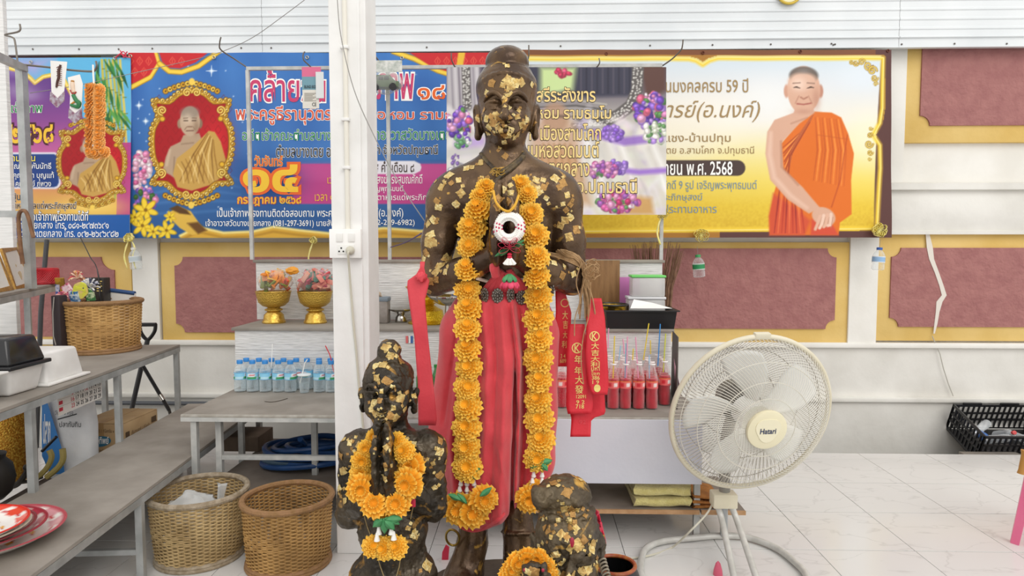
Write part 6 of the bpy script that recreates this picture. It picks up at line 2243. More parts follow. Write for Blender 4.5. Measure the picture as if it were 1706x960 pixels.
M_gold = mat('gold_bowl', '#e2bf62', .26, .8, col2='#c99f40', scale=40, bump=.35, bscale=70)
M_goldr = mat('gold_emboss', '#d6b050', .32, .8, bump=.9, bscale=160)
def footed(label, px, py, Y, z, h, r, m=M_gold, group=None, wide=1.0):
    p = P(px, py, Y)
    t = thing('footed_bowl', label, 'bowl', (p.x, Y, z), group=group)
    MB().lathe([(r * .66, 0), (r * .68, h * .04), (r * .60, h * .12), (r * .56, h * .26), (r * .42, h * .34), (r * .36, h * .38)], 28).build('foot', m, t, world=False)
    MB().lathe([(r * .36, h * .37), (r * .5, h * .40), (r * .52, h * .44), (r * .36, h * .47), (r * .36, h * .49)], 28).build('stem_ring', M_goldr if m is M_gold else m, t, world=False)
    MB().lathe([(r * .3, h * .49), (r * .62, h * .54), (r * .86 * wide, h * .66), (r * .95 * wide, h * .84), (r * 1.0 * wide, h * .97), (r * 1.02 * wide, h), (r * .96 * wide, h * .99), (r * .88 * wide, h * .82), (r * .5, h * .6), (r * .001, h * .58)], 32).build('bowl', M_goldr if m is M_gold else m, t, world=False)
    MB().tube(arc((0, 0, h), r * 1.0 * wide, 0, 2 * PI, 40, 'xy')[:-1], r * .035, 6, closed=True).build('rim', m, t, world=False)
    return t
GBY = 3.58
footed('golden footed bowl under the orange-filled bag', 456, 510, GBY, Z1, .172, .092)
footed('golden footed bowl next to the white post under the red and green bag', 525, 510, GBY, Z1, .172, .092)
def bag_fill(label, c, r, cols, seed, n=46):
    t = thing('offering_bag', label, 'bag', (c[0], c[1], c[2] - r[2]))
    rr = random.Random(seed)
    mm = [mat('wrap_%s' % k.lstrip('#'), k, .5) for k in cols]
    for i in range(n):
        a, q, w = rr.random() * 6.28, rr.random() ** .5, rr.uniform(-.65, .75)
        k = math.sqrt(max(.05, 1 - w * w)) * .86
        p = Vector((c[0] + r[0] * q * k * math.cos(a), c[1] + r[1] * q * k * math.sin(a), c[2] + r[2] * w * .86))
        M = Matrix.Translation(p) @ rotmat(rr.random() * 6, rr.random() * 6, rr.random() * 6)
        L_ = rr.uniform(.022, .038)
        MB().box((-L_, -.013, -.004), (L_, .013, .004), M, bev=.001).build('wrapped_piece', mm[i % len(mm)], t)
    crumple(c, r, seed, 28, 16, .16).build('bag_skin', clear_mat('bag_skin', '#f8f4ee', .05, .12), t)
    return t
c = P(458, 463, GBY)
t = bag_fill('clear bag of orange and green packets in the left golden bowl', (c.x, GBY, Z1 + .172 + .055), (.092, .08, .062), ['#e0862a', '#f0a030', '#7a8a3a', '#d8542a', '#e8b84a'], 5)
crumple((c.x + .10, GBY - .01, Z1 + .285), (.035, .02, .02), 8).build('tied_neck', mat('orange_plastic', '#e39a2c', .4), t)
c = P(512, 461, GBY)
bag_fill('clear bag of red, pink and green packets beside the white post', (c.x + .045, GBY + .01, Z1 + .172 + .058), (.115, .085, .065), ['#c8404a', '#3f8a6a', '#d87a6a', '#2f6a58', '#b83058', '#e0a08a'], 9, 70)
gb = thing('paper_bag', 'grey translucent bag with a folded top on the lower step', 'bag', (P(633, 520, 3.6).x, 3.6, Z1))
M_gbag = mat('grey_bag', '#98918b', .6, col2='#7f7871', scale=20, bump=.5, bscale=25)
MB().box((-.05, -.04, 0), (.05, .04, .135), bev=.008).build('bag_body', M_gbag, gb, world=False)
MB().box((-.053, -.043, .118), (.053, .043, .142), bev=.006).build('folded_rim', mat('grey_blue_fold', '#76818a', .6), gb, world=False)
crumple((-.02, 0, .15), (.03, .025, .02), 4).build('contents', mat('tan_paper', '#b9a58f', .8), gb, world=False)
M_chrome = mat('polished_silver', '#c9c7c2', .16, .95, col2='#a09c94', scale=20)
t = thing('silver_bowl', 'small polished silver footed dish on the lower step', 'bowl', (P(668, 520, 3.62).x, 3.62, Z1))
MB().lathe([(.032, 0), (.034, .006), (.03, .03), (.02, .045), (.024, .05), (.022, .055)], 24).build('foot', M_chrome, t, world=False)
MB().lathe([(.02, .052), (.045, .06), (.068, .072), (.070, .076), (.045, .068), (.001, .06)], 28).build('dish', M_chrome, t, world=False)
t = thing('gold_pedestal_tray', 'golden footed tray half hidden behind the red ribbon and elbow', 'tray', (P(714, 520, 3.59).x, 3.59, Z1))
M_gold2 = mat('bright_gold', '#e0b92c', .25, .85, bump=.6, bscale=120)
MB().lathe([(.11, 0), (.112, .006), (.085, .02), (.078, .07), (.05, .085), (.028, .1)], 28).build('base', M_gold2, t, world=False)
MB().lathe([(.028, .1), (.04, .108), (.028, .116), (.042, .13), (.042, .142), (.03, .15), (.05, .16)], 28).build('stem', M_gold2, t, world=False)
MB().lathe([(.045, .16), (.10, .175), (.122, .195), (.125, .2), (.10, .185), (.001, .178)], 32).build('tray', M_gold2, t, world=False)
t = thing('silver_pedestal_tray', 'silver scalloped footed tray just left of the red cloth', 'tray', (P(748, 520, 3.45).x, 3.45, Z1))
MB().lathe([(.04, 0), (.042, .006), (.03, .02), (.022, .07), (.02, .11)], 24).build('stem', M_chrome, t, world=False)
mb = MB()
mb.grid(lambda u, v: ((.02 + .085 * v) * (1 + .06 * v * math.cos(u * 2 * PI * 10)) * math.cos(u * 2 * PI), (.02 + .085 * v) * (1 + .06 * v * math.cos(u * 2 * PI * 10)) * math.sin(u * 2 * PI), .11 + .05 * v * v), 60, 5, True)
mb.build('tray', M_chrome, t, world=False, solid=.003)
gbm = clear_mat('green_glass', '#3f9a4a', .5, .06)
t0 = None
for i, (px, Y) in enumerate(((716, 3.24), (731, 3.20), (741, 3.27), (726, 3.30), (700, 3.29), (674, 3.27))):
    p = P(px, 620, Y)
    if t0 is None:
        t0 = thing('green_bottle', 'green bottle standing just right of the coral ribbon', 'bottle', (p.x, Y, TZ), group='green bottles behind the ribbon')
        MB().lathe([(.018, 0), (.02, .004), (.02, .07), (.012, .095), (.008, .105), (.008, .125)], 18).build('glass', gbm, t0, world=False)
        MB().lathe([(.0095, .118), (.0098, .132), (.0005, .133)], 14).build('cap', mat('green_cap', '#2f8a3c', .4), t0, world=False)
    else:
        dup(t0, (p.x, Y, TZ), i)['label'] = ['', 'green bottle in front, nearest the red cloth on its left', 'green bottle tucked furthest right against the red cloth', 'green bottle at the back between the ribbon and red cloth', 'green bottle hidden just behind the coral ribbon', 'pale green bottle left of the coral ribbon above the child statue'][i]
sg = thing('price_card', 'tiny red and blue printed card pinned on the lower step board', 'card', P(683, 573, R1Y - .004))
for (x0, x1, c) in ((676, 680, '#d86a6a'), (681, 684, '#e8e8ea'), (684, 688, '#3f6aa8')):
    a, b = P(x0, 560, R1Y - .003), P(x1, 572, R1Y - .003)
    MB().box((a.x, R1Y - .0035, b.z), (b.x, R1Y - .0015, a.z)).build('card_strip', mat('card_' + c[1:], c, .6), sg, smooth=False)
bd_ = thing('wooden_board', 'brown stained wooden board standing on the lower step behind the strings', 'board', (P(1004, 490, 3.62).x, 3.62, Z1))
a, b = P(978, 434, 3.64), P(1033, 500, 3.64)
MB().box((a.x, 3.66, Z1 + .001), (b.x, 3.675, a.z), bev=.001).build('plank', mat('brown_stained_wood', '#8d673c', .6, col2='#745028', scale=7, stretch=(6, 1, 1), bump=.2), bd_)
MB().box((b.x + .001, 3.70, Z1 + .001), (P(1066, 460, 3.7).x, 3.703, P(1040, 462, 3.7).z)).build('pink_sheet', mat('orchid_paper', '#cf7fbe', .6), bd_, smooth=False)
lbwl = thing('lacquer_bowl', 'black and gold mottled lacquer bowl above the black tray', 'bowl', (P(1019, 510, 3.52).x, 3.52, Z1 + .012))
M_lac = mat('gold_lacquer', '#4a3a14', .3, .5, col2='#c79a28', scale=28, bump=.5, bscale=60, lo=.42, hi=.6)
MB().lathe([(.05, .0), (.052, .012), (.07, .04), (.082, .08), (.084, .098), (.076, .096), (.06, .03), (.001, .02)], 32).build('bowl', M_lac, lbwl, world=False)
MB().tube(arc((0, 0, .098), .082, 0, 2 * PI, 36, 'xy')[:-1], .0055, 8, closed=True).build('rim', mat('black_rim', '#2a2620', .35), lbwl, world=False)
M_blackp = mat('black_plastic', '#1b1b1d', .32)
tra = thing('black_tray', 'deep black plastic tray at the right end of the lower step', 'tray', (P(1062, 540, 3.47).x, 3.47, Z1))
def tray_parts(t, wx_, wy_, h, taper, m, wall=.004, rim=.012, nm='tray_body'):
    """open rectangular tub with tapered walls and a rolled rim"""
    mb = MB()
    def ring(x, y, z):
        return [(-x, -y, z), (x, -y, z), (x, y, z), (-x, y, z)]
    L0 = ring(wx_ / 2 - taper, wy_ / 2 - taper, 0)
    L1 = ring(wx_ / 2, wy_ / 2, h)
    L2 = ring(wx_ / 2 + rim, wy_ / 2 + rim, h)
    L3 = ring(wx_ / 2 + rim, wy_ / 2 + rim, h - rim * .5)
    I1 = ring(wx_ / 2 - wall, wy_ / 2 - wall, h)
    I0 = ring(wx_ / 2 - taper - wall, wy_ / 2 - taper - wall, wall)
    V = L0 + L1 + L2 + L3 + I1 + I0
    fs = [(3, 2, 1, 0), (20, 21, 22, 23)]
    for i in range(4):
        j = (i + 1) % 4
        fs += [(i, j, 4 + j, 4 + i), (8 + i, 8 + j, 16 + j, 16 + i), (12 + i, 12 + j, 8 + j, 8 + i), (4 + i, 4 + j, 12 + j, 12 + i), (16 + i, 16 + j, 20 + j, 20 + i)]
    mb.add(V, fs)
    return mb.build(nm, m, t, world=False, smooth=False)
wtr = (P(1119, 520, 3.47).x - P(1004, 520, 3.47).x)
o = tray_parts(tra, wtr, .24, .095, .012, M_blackp)
M_tub = clear_mat('frosted_tub', '#e3e2e0', .55, .3)
def tub(label, px0, px1, pyb, pyt, Y, lidm, z0, lid=.014, tilt=0):
    a, b = P(px0, pyb, Y), P(px1, pyt, Y)
    w = b.x - a.x
    h = b.z - z0
    t = thing('food_container', label, 'container', ((a.x + b.x) / 2, Y + .06, z0))
    MB().box((-w / 2 + .004, -.06, 0), (w / 2 - .004, .06, h - lid), bev=.008).build('tub', M_tub, t, world=False)
    MB().box((-w / 2, -.064, h - lid), (w / 2, .064, h), bev=.004).build('lid', lidm, t, world=False)
    return t
c1 = tub('clear food container with pale lid sitting in the black tray', 1046, 1110, 530, 495, 3.50, mat('pale_lid', '#d9dadc', .4), Z1 + .012)
ztop1 = P(1080, 495, 3.50).z
tub('clear food container with a bright green lid, topmost of the two', 1052, 1110, 494, 459, 3.505, mat('green_lid', '#6fcf6a', .4), ztop1 + .001, .012)
pp = thing('paper_sheets', 'white folded paper lying over the rim of the black tray', 'paper', (P(1085, 512, 3.4).x, 3.36, Z1 + .096))
for k in range(3):
    y0 = 3.335 + k * .003
    A_ = [P(1050 + k, 514, y0), P(1056, 499 + k, y0 + .05), P(1088, 505 + k, y0 + .05), P(1120, 514, y0)]
    MB().add(A_, [(0, 3, 2, 1)]).build('sheet', mat('white_paper', '#eeece8', .7), pp, smooth=False, solid=.001)
br = thing('twig_broom', 'bundle of brown palm-rib twigs standing behind the upper step', 'broom', (P(1090, 560, 3.99).x, 3.99, 0))
M_twig = mat('palm_rib', '#8a6a52', .8, col2='#6d4f3a', scale=30)
rr = random.Random(4)
mb = MB()
for k in range(130):
    a = rr.uniform(-1, 1)
    x0 = 1088 + a * 14
    x1 = 1096 + a * 42 + rr.uniform(-6, 6)
    yt = 398 + rr.uniform(0, 16) + abs(a) * 8
    Y = 3.99 + rr.uniform(-.02, .02)
    mb.tube([(P(x0, 565, Y).x, Y, .0), P((x0 + x1) / 2 + rr.uniform(-3, 3), 480, Y), P(x1, yt, Y)], [.003, .0025, .001], 4)
o = mb.build('twigs', M_twig, br)
o['kind'] = 'stuff'
# ================================================================== RIBBONS, STRINGS AND HANGING THINGS
M_satin = mat('red_satin', '#d92a38', .5, col2='#cf2434', scale=12, bump=.1, bscale=120)
M_satin2 = mat('coral_satin', '#df4650', .55, col2='#d23c48', scale=12, bump=.1, bscale=120)
M_foil = mat('gold_foil_print', '#e8cf7a', .45)
def ribbon(label, line, Y, m, parts=(), wav=.006, seed=0, name='inscribed_ribbon', tail=True):
    """line: list of (px_left, px_right, py); parts: (text, box)"""
    ys = [q[2] for q in line]
    def ends(y):
        return np.interp(y, ys, [q[0] for q in line]), np.interp(y, ys, [q[1] for q in line])
    def dep(x, y):
        return Y + wav * math.sin(y * .045 + seed) + wav * .5 * math.sin(x * .16 + y * .06 + seed * 2)
    t = thing(name, label, 'ribbon', P((line[-1][0] + line[-1][1]) / 2, ys[-1], Y))
    n = 26
    def fn(u, v):
        y = ys[0] + (ys[-1] - ys[0]) * v
        a, b = ends(y)
        x = a + (b - a) * u
        p = P(x, y, dep(x, y))
        return p
    MB().grid(fn, 6, n).build('satin_strip', m, t, solid=.0008)
    tf = lambda x, y, layer: P(x, y, dep(x, y) - .0012 - .0006 * layer)
    for (txt, box, mm) in parts:
        lettering(txt, box, tf, mm, t, bold=.01, name='inscription')
    return t, tf
def ring_print(t, tf, cx, cy, r, rx=None):
    pts = [(cx + r * math.cos(a), cy + r * math.sin(a)) for a in np.linspace(0, 2 * PI, 25)]
    mb = MB()
    V, Fc = [], []
    for i, (x, y) in enumerate(pts):
        k = .82
        V += [tf(x, y, 1), tf(cx + (x - cx) * k, cy + (y - cy) * k, 1)]
        if i:
            Fc.append((2 * i - 2, 2 * i, 2 * i + 1, 2 * i - 1))
    mb.add(V, Fc)
    mb.build('printed_ring', M_foil, t, smooth=False)
RBY = 2.235
t, tf = ribbon('long coral ribbon with no print tied to the elbow on the left', [(700, 708, 436), (699, 706, 455), (680, 716, 462), (678, 714, 476), (681, 708, 500), (690, 713, 560), (696, 722, 640), (697, 728, 700), (697, 726, 709)], 2.21, M_satin2, wav=.003)
kn = P(702, 462, 2.2)
crumple(kn, (.018, .012, .016), 5).build('knot', M_satin2, t)
t, tf = ribbon('red ribbon with gold characters, furthest back beside the red cloth', [(925, 940, 482), (926, 952, 520), (922, 950, 570), (918, 945, 611)], 2.33, M_satin, [('大', (937, 518, 946, 532), M_foil), ('吉', (938, 534, 946, 548), M_foil), ('大', (938, 552, 945, 564), M_foil), ('利', (936, 568, 944, 580), M_foil), ('3 4', (934, 590, 942, 597), M_foil), ('689', (933, 598, 943, 605), M_foil)], seed=1)
ring_print(t, tf, 941, 505, 7)
t, tf = ribbon('widest red ribbon tail hanging lowest below the inscribed ones', [(960, 1000, 590), (955, 1006, 640), (950, 1009, 690), (952, 985, 698), (950, 984, 728)], 2.29, M_satin, [('92', (965, 700, 976, 707), M_satin2)], seed=2)
t, tf = ribbon('red ribbon reading four gold characters with numbers 92 and 718', [(948, 974, 540), (945, 976, 560), (944, 984, 620), (943, 988, 676), (946, 985, 690)], 2.265, M_satin, [('K', (957, 574, 966, 587), M_foil), ('年', (957, 592, 970, 606), M_foil), ('年', (957, 611, 970, 624), M_foil), ('大', (958, 626, 972, 640), M_foil), ('發', (958, 642, 972, 656), M_foil), ('12091', (960, 658, 976, 664), M_foil), ('9 2', (960, 667, 974, 673), M_foil), ('718', (959, 674, 973, 681), M_foil)], seed=3)
ring_print(t, tf, 961.5, 580, 9)
t, tf = ribbon('front red ribbon with gold ring, four characters and numbers 386', [(984, 1002, 497), (977, 1008, 530), (975, 1012, 590), (980, 1014, 640), (986, 1012, 658)], 2.24, M_satin, [('K', (986, 554, 995, 567), M_foil), ('大', (985, 571, 998, 582), M_foil), ('吉', (985, 583, 998, 593), M_foil), ('大', (984, 594, 999, 603), M_foil), ('利', (984, 603, 999, 612), M_foil), ('มหา', (985, 606 + 6, 999, 618), M_foil), ('โชค', (985, 619, 999, 625), M_foil), ('386', (986, 626, 999, 633), M_foil), ('1 9', (987, 634, 998, 640), M_foil)], seed=4)
ring_print(t, tf, 990.5, 560.5, 8.5)
p_ = [(995 + 5.5 * math.cos(a), 647 + 6.5 * math.sin(a)) for a in np.linspace(0, 2 * PI, 17)[:-1]]
MB().add([tf(x, y, 1) for x, y in p_], [tuple(range(16))[::-1]]).build('gold_seal', M_foil, t, smooth=False)
strg = thing('string_bundle', 'bundle of tan cotton strings tied round the right elbow with hanging tassel', 'string', P(975, 530, 2.25))
M_str = mat('tan_string', '#b3926b', .85, col2='#9a7850', scale=50)
rr = random.Random(3)
for k in range(26):
    pts = [(932 + rr.uniform(-6, 6), 418 + rr.uniform(-3, 5), .004), (948, 424 + rr.uniform(-5, 6), .006), (964, 432 + rr.uniform(-6, 6), .008), (975 + rr.uniform(-3, 3), 452 + rr.uniform(-6, 6), .016)]
    out = []
    for (x, y, l) in pts:
        h = hit(BT, x, y, l)
        if h and h[0].y < YS + .02:
            out.append(h[0])
        elif out:
            out.append(P(x, y, out[-1].y + .006))
    last = out[-1] if out else P(975, 452, 2.24)
    xe = 966 + rr.uniform(-2, 30)
    for f, yy in ((.35, 475), (.7, 500), (1.0, 505 + rr.uniform(0, 32))):
        out.append(P(972 + (xe - 972) * f + rr.uniform(-2, 2), yy, last.y - .002 + rr.uniform(-.006, .006)))
    MB().tube(spline(out, 4), .0017 + rr.random() * .0009, 5).build('string_strand', M_str, strg)
for k in range(7):
    c = P(980 + rr.uniform(-6, 8), 445 + rr.uniform(-8, 12), 2.23)
    a0 = rr.uniform(-.5, .8)
    pts = [(c.x + (.012 + .016 * rr.random()) * math.cos(a) + .006, c.y + .008 * math.sin(a * 2), c.z + (.016 + .012 * rr.random()) * math.sin(a)) for a in np.linspace(0, 2 * PI, 13)[:-1]]
    MB().tube(spline(pts, 3), .0016, 5).build('string_loop', M_str, strg)
for k in range(6):
    pts = []
    for (x, y) in ((912, 420 + k), (930, 424 + k * 1.2), (950, 430 + k * 1.5), (968, 436 + k * 2)):
        h = hit(BT, x, y, .004)
        if h:
            pts.append(h[0])
    if len(pts) > 1:
        MB().tube(spline(pts, 4), .0022, 5).build('string_wrap', M_str, strg)
for pts in ([(968, 440), (960, 470), (966, 500), (958, 530), (957, 560)], [(984, 470), (982, 520), (972, 560), (968, 600), (972, 640)]):
    MB().tube(spline([P(x, y, 2.225) for x, y in pts], 5), .0018, 5).build('string_strand', M_str, strg)
t_ = [P(651, 412, RKY - .02), P(676, 404, 3.2), P(702, 389, 2.36)]
ps = MB().tube(spline(t_, 4), .003, 6).build('purple_string', mat('purple_string', '#5d4a72', .7), origin=tuple(t_[0]))
tag(ps, 'purple string stretched from the rack upright to the left arm', 'string')
M_thin = mat('thin_wire', '#8d8a86', .6)
w1_ = [P(510, -2, 3.5), P(470, 28, 3.55), P(425, 60, 3.6), P(385, 80, 3.7), P(340, 95, 3.75), P(240, 118, 3.6), P(130, 142, 3.4), P(50, 155, 3.2)]
tag(MB().tube(spline(w1_, 6), .0018, 5).build('sagging_wire', M_thin, origin=tuple(w1_[0])), 'thin grey wire sagging from the ceiling to the left rack', 'wire')
w2_ = [P(562, -2, 2.55), P(568, 60, 2.52), P(590, 150, 2.48), P(625, 230, 2.44), P(665, 305, 2.40), P(712, 375, 2.30)]
tag(MB().tube(spline(w2_, 6), .0018, 5).build('sagging_wire', M_thin, origin=tuple(w2_[0])), 'thin wire running from above the white post to the tall statue arm', 'wire')
sk_ = thing('socket_box', 'white wall socket box with two switches on the white post', 'socket', P(577, 430, PY))
a, b = P(552, 382, PY), P(605, 430, PY)
MB().box((a.x, PY - .032, b.z), (b.x, PY - .001, a.z), bev=.003).build('box', mat('socket_white', '#f4f3f0', .4), sk_)
M_swl = mat('switch_white', '#e9e8e4', .35)
for (x0, x1) in ((560, 571), (580, 591)):
    a, b = P(x0, 389, PY - .033), P(x1, 403, PY - .033)
    MB().box((a.x, PY - .036, b.z), (b.x, PY - .0325, a.z), bev=.001).build('switch', M_swl, sk_)
a, b = P(562, 408, PY - .033), P(591, 424, PY - .033)
oplate = MB().box((a.x, PY - .035, b.z), (b.x, PY - .0325, a.z), bev=.001).build('outlet_plate', M_swl, sk_)
M_slot = mat('slot_black', '#1a1a1a', .6)
for (x, y) in ((565, 419), (572, 419), (568.5, 413.5)):
    p = P(x, y, PY - .0355)
    MB().box((p.x - .003, PY - .0362, p.z - .003), (p.x + .003, PY - .0345, p.z + .003)).build('slot', M_slot, oplate, smooth=False)
M_cordb = mat('beige_cord', '#c9c5b4', .5)
pc = P(584, 417.5, PY - .036)
pl_ = thing('power_plug', 'beige plug and flex hanging from the socket down the white post', 'plug', (pc.x, PY - .05, pc.z))
MB().lathe([(.017, 0), (.0175, .008), (.014, .018), (.008, .022), (.0005, .023)], 20, Matrix.Translation((pc.x, PY - .036, pc.z)) @ Matrix.Rotation(PI / 2, 4, 'X')).build('plug_body', M_cordb, pl_)
cp = [P(582, 419, PY - .055), P(580, 424, PY - .06), P(582, 450, PY - .03), P(585, 490, PY - .012), P(589, 540, PY - .01), P(594, 590, PY - .01), P(598, 640, PY - .01), P(604, 700, PY - .01), P(608, 760, PY - .01), P(612, 915, PY - .012)]
MB().tube(spline(cp, 6), .0045, 7).build('flex', M_cordb, pl_)
M_bow = mat('yellow_gift_bow', '#efe07a', .35, .0, col2='#f6eda6', scale=30)
def gift_bow(label, px, py, Y, r=.034, tails=0):
    c = P(px, py, Y)
    t = thing('gift_bow', label, 'bow', tuple(c))
    rr = random.Random(int(px))
    for k in range(11):
        a = 2 * PI * k / 11 + rr.uniform(-.2, .2)
        ln = r * rr.uniform(.75, 1.0)
        dy = rr.uniform(-.02, 0)
        def fn(u, v):
            w = v * 2 * PI
            x = ln * .5 * (1 - math.cos(w))
            z = r * .38 * math.sin(w)
            y = (u - .5) * .024 + dy * math.sin(v * PI)
            return (c.x + x * math.cos(a) - z * math.sin(a), c.y + y, c.z + x * math.sin(a) + z * math.cos(a))
        MB().grid(fn, 2, 12).build('bow_loop', M_bow, t, solid=.0008)
    for k in range(tails):
        x0 = px - 6 + k * 14
        pts = [P(px, py, Y - .005), P(x0, py + 16, Y - .01), P(x0 - 3, py + 32, Y - .01), P(x0 + 2, py + 52, Y - .008)]
        pp_ = spline(pts, 5)
        V, Fc = [], []
        for i, q in enumerate(pp_):
            V += [q + Vector((-.005, .003 * math.sin(i), 0)), q + Vector((.005, -.003 * math.sin(i), 0))]
            if i:
                Fc.append((2 * i - 2, 2 * i - 1, 2 * i + 1, 2 * i))
        MB().add(V, Fc).build('ribbon_tail', M_bow, t, solid=.0008)
    return t
def mini_bottle(label, px, py0, py1, Y, capc, labc, tilt=0.0):
    a, b = P(px, py0, Y), P(px, py1, Y)
    h = a.z - b.z
    r = h * .26
    t = thing('hanging_bottle', label, 'bottle', (b.x, Y, b.z))
    t.rotation_euler = (0, tilt, 0)
    MB().lathe([(r * .8, 0), (r, h * .04), (r, h * .22), (r * .93, h * .26), (r, h * .3), (r, h * .62), (r * .7, h * .78), (r * .4, h * .86), (r * .4, h * .9)], 20).build('body', M_pet, t, world=False)
    MB().lathe([(r * .46, h * .88), (r * .47, h * .99), (r * .0005, h)], 16).build('cap', mat('cap_' + capc[1:], capc, .4), t, world=False)
    mobj('label', band_mesh(r * 1.02, h * .34, h * .60, 20, lambda a_, t_: labc if .15 < t_ < .85 else '#f2f2f0'), None, t, smooth=False)
    q = P(px, py0, Y)
    MB().tube([(0, 0, h), (0, 0, h + .05)], .0012, 5).build('thread', M_thin, t, world=False)
    return t
HB = WALLY - .19
gift_bow('yellow bow on the left pilaster above a hanging bottle with trailing ribbon', 216, 396, HB, .034, 2)
mini_bottle('clear mini bottle with pale label hanging on the left pilaster', 228, 412, 449, HB, '#d8d8d0', '#b9c4c8', -.12)
gift_bow('small yellow bow with one tail seen just left of the white post', 523, 400, HB, .026, 1)
gift_bow('small yellow bow on the right rack upright', 1104, 356, RKY - .03, .034, 1)
gift_bow('yellow bow above the green-capped hanging bottle', 1168, 392, HB, .05, 0)
mini_bottle('mini bottle with green cap and green label hanging right of the brooms', 1165, 424, 462, HB, '#3f9a5a', '#2f8a55', -.08)
gift_bow('large yellow bow at the bottom right corner of the monk banner', 1464, 384, HB, .05, 0)
mini_bottle('mini bottle with blue cap hanging on the right pilaster', 1462, 412, 450, HB, '#2f5aa8', '#8fb4d8', .06)
pk = thing('toy_packet', 'flat printed cardboard toy packet with pink top hanging on the rail', 'packet', P(518, 180, RKY - .09))
PKY = RKY - .085
for (x0, y0, x1, y1, c, nm, d) in ((503, 112, 535, 128, '#d86a8e', 'pink_header', 0), (503, 128, 536, 152, '#6f9aa8', 'printed_window', 0), (504, 150, 532, 181, '#ddd9cf', 'printed_text_panel', -.003), (526, 120, 540, 164, '#d8dcdc', 'blister', -.012)):
    a, b = P(x0, y0, PKY + d), P(x1, y1, PKY + d)
    MB().box((a.x, PKY + d - .004, b.z), (b.x, PKY + d, a.z), bev=.001).build(nm, mat('pack_' + c[1:], c, .4), pk, smooth=False)
tf = lambda x, y, l: P(x, y, PKY - .0078 - .0004 * l)
for (txt, bx) in (('BLIND BOX', (507, 142, 528, 147)), ('CE', (520, 171, 527, 177))):
    lettering(txt, bx, tf, T_black, pk, bold=.01, name='printed_text')
for k in range(7):
    MB().add([tf(507, 155 + k * 2.1, 0), tf(527 - (k % 3) * 3, 155 + k * 2.1, 0), tf(527 - (k % 3) * 3, 156 + k * 2.1, 0), tf(507, 156 + k * 2.1, 0)], [(3, 2, 1, 0)]).build('printed_line', mat('print_grey', '#8a8478', .6), pk, smooth=False)
car = thing('toy_car_packet', 'clear bag with a small green toy van hanging on the rail', 'packet', P(642, 160, RKY - .1))
CRY = RKY - .10
a, b = P(612, 101, CRY), P(670, 120, CRY)
MB().box((a.x, CRY - .002, b.z), (b.x, CRY + .002, a.z)).build('header_card', mat('header_white', '#d9d9d4', .5, col2='#a9b0a8', scale=40), car, smooth=False)
M_van = mat('toy_green', '#5f6f55', .35)
c = P(640, 138, CRY)
vanb = MB().prism([(c.x - .066, c.z - .03), (c.x + .085, c.z - .03), (c.x + .088, c.z - .002), (c.x + .06, c.z + .008), (c.x + .04, c.z + .034), (c.x - .06, c.z + .034), (c.x - .068, c.z + .01)], CRY - .035, CRY + .035)
vanb = vanb.build('van_body', M_van, car)
for k in range(3):
    MB().box((c.x - .055 + k * .032, CRY - .037, c.z + .008), (c.x - .03 + k * .032, CRY - .034, c.z + .026)).build('van_window', mat('toy_window', '#2f3430', .2), vanb, smooth=False)
for dx in (-.04, .055):
    MB().lathe([(.02, -.008), (.02, .008), (.001, .009)], 18, Matrix.Translation((c.x + dx, CRY - .034, c.z - .03)) @ Matrix.Rotation(PI / 2, 4, 'X')).build('wheel', M_blackp, vanb)
crumple((c.x + .005, CRY, c.z), (.10, .048, .062), 2, 20, 12, .12).build('clear_bag', clear_mat('packet_film', '#f2f4f2', .12, .1), car)
PNY = LRY + .02
def pendant(label, quad, art):
    t = thing('embroidered_pendant', label, 'pendant', P((quad[2][0] + quad[3][0]) / 2, quad[2][1], PNY))
    fnp = lambda x, y, l: P(x, y, PNY - .0015 * l)
    MB().add([fnp(x, y, 0) for x, y in quad], [tuple(range(len(quad)))[::-1]]).build('white_cloth', mat('pendant_white', '#eeece8', .7), t, smooth=False, solid=.0015)
    for nm, pts, w, col in art:
        ps = spline([fnp(x, y, 2) for x, y in pts], 4)
        MB().tube(ps, [w * S(PNY) * (1 - .6 * abs(i / (len(ps) - 1) - .4)) for i in range(len(ps))], 6).build(nm, mat('emb_' + col[1:], col, .6), t)
    return t, fnp
cent = [('centipede_body', [(101, 108), (98, 118), (98, 128), (95, 138), (94, 146)], 2.2, '#4a2a22')]
for k in range(10):
    y = 111 + k * 3.4
    cent.append(('centipede_leg', [(94 + (k % 2), y + 2), (98, y), (103, y + 1.5)], .6, '#7a3a2a'))
t, fnp = pendant('white tasselled pendant embroidered with a dark centipede', [(84, 101), (112, 103), (107, 152), (97, 164), (86, 156)], cent)
def fringe(t, x0, y0, x1, y1, xm, ym, n):
    for k in range(n):
        s = k / (n - 1)
        x = x0 + (x1 - x0) * s
        yb_ = (y0 + (ym - y0) * (1 - abs(2 * s - 1)))
        MB().tube([fnp(x, yb_ - 2, 1), fnp(x - 1, yb_ + 14, 1)], .0035, 5).build('bead_tassel', mat('tassel_grey', '#b9b4bd', .5, col2='#8a5a70', scale=60), t)
fringe(t, 85, 155, 107, 153, 97, 166, 12)
mer = [('figure_body', [(121, 137), (121, 145), (123, 154)], 4, '#e8d0b8'), ('figure_headdress', [(121, 134), (121, 138)], 3, '#b5803a'), ('tail', [(122, 158), (127, 167), (132, 172), (130, 178), (124, 177), (118, 175)], 4, '#2f7a4a'), ('sash', [(117, 150), (122, 157), (127, 153)], 1.5, '#b03a2a'), ('fin', [(118, 174), (124, 170), (129, 168)], 1.5, '#c98a3a')]
t, fnp = pendant('white tasselled pendant embroidered with a green-tailed dancing figure', [(113, 129), (133, 124), (138, 140), (136, 180), (124, 190), (116, 184), (117, 160)], mer)
fringe(t, 116, 183, 136, 179, 124, 192, 12)
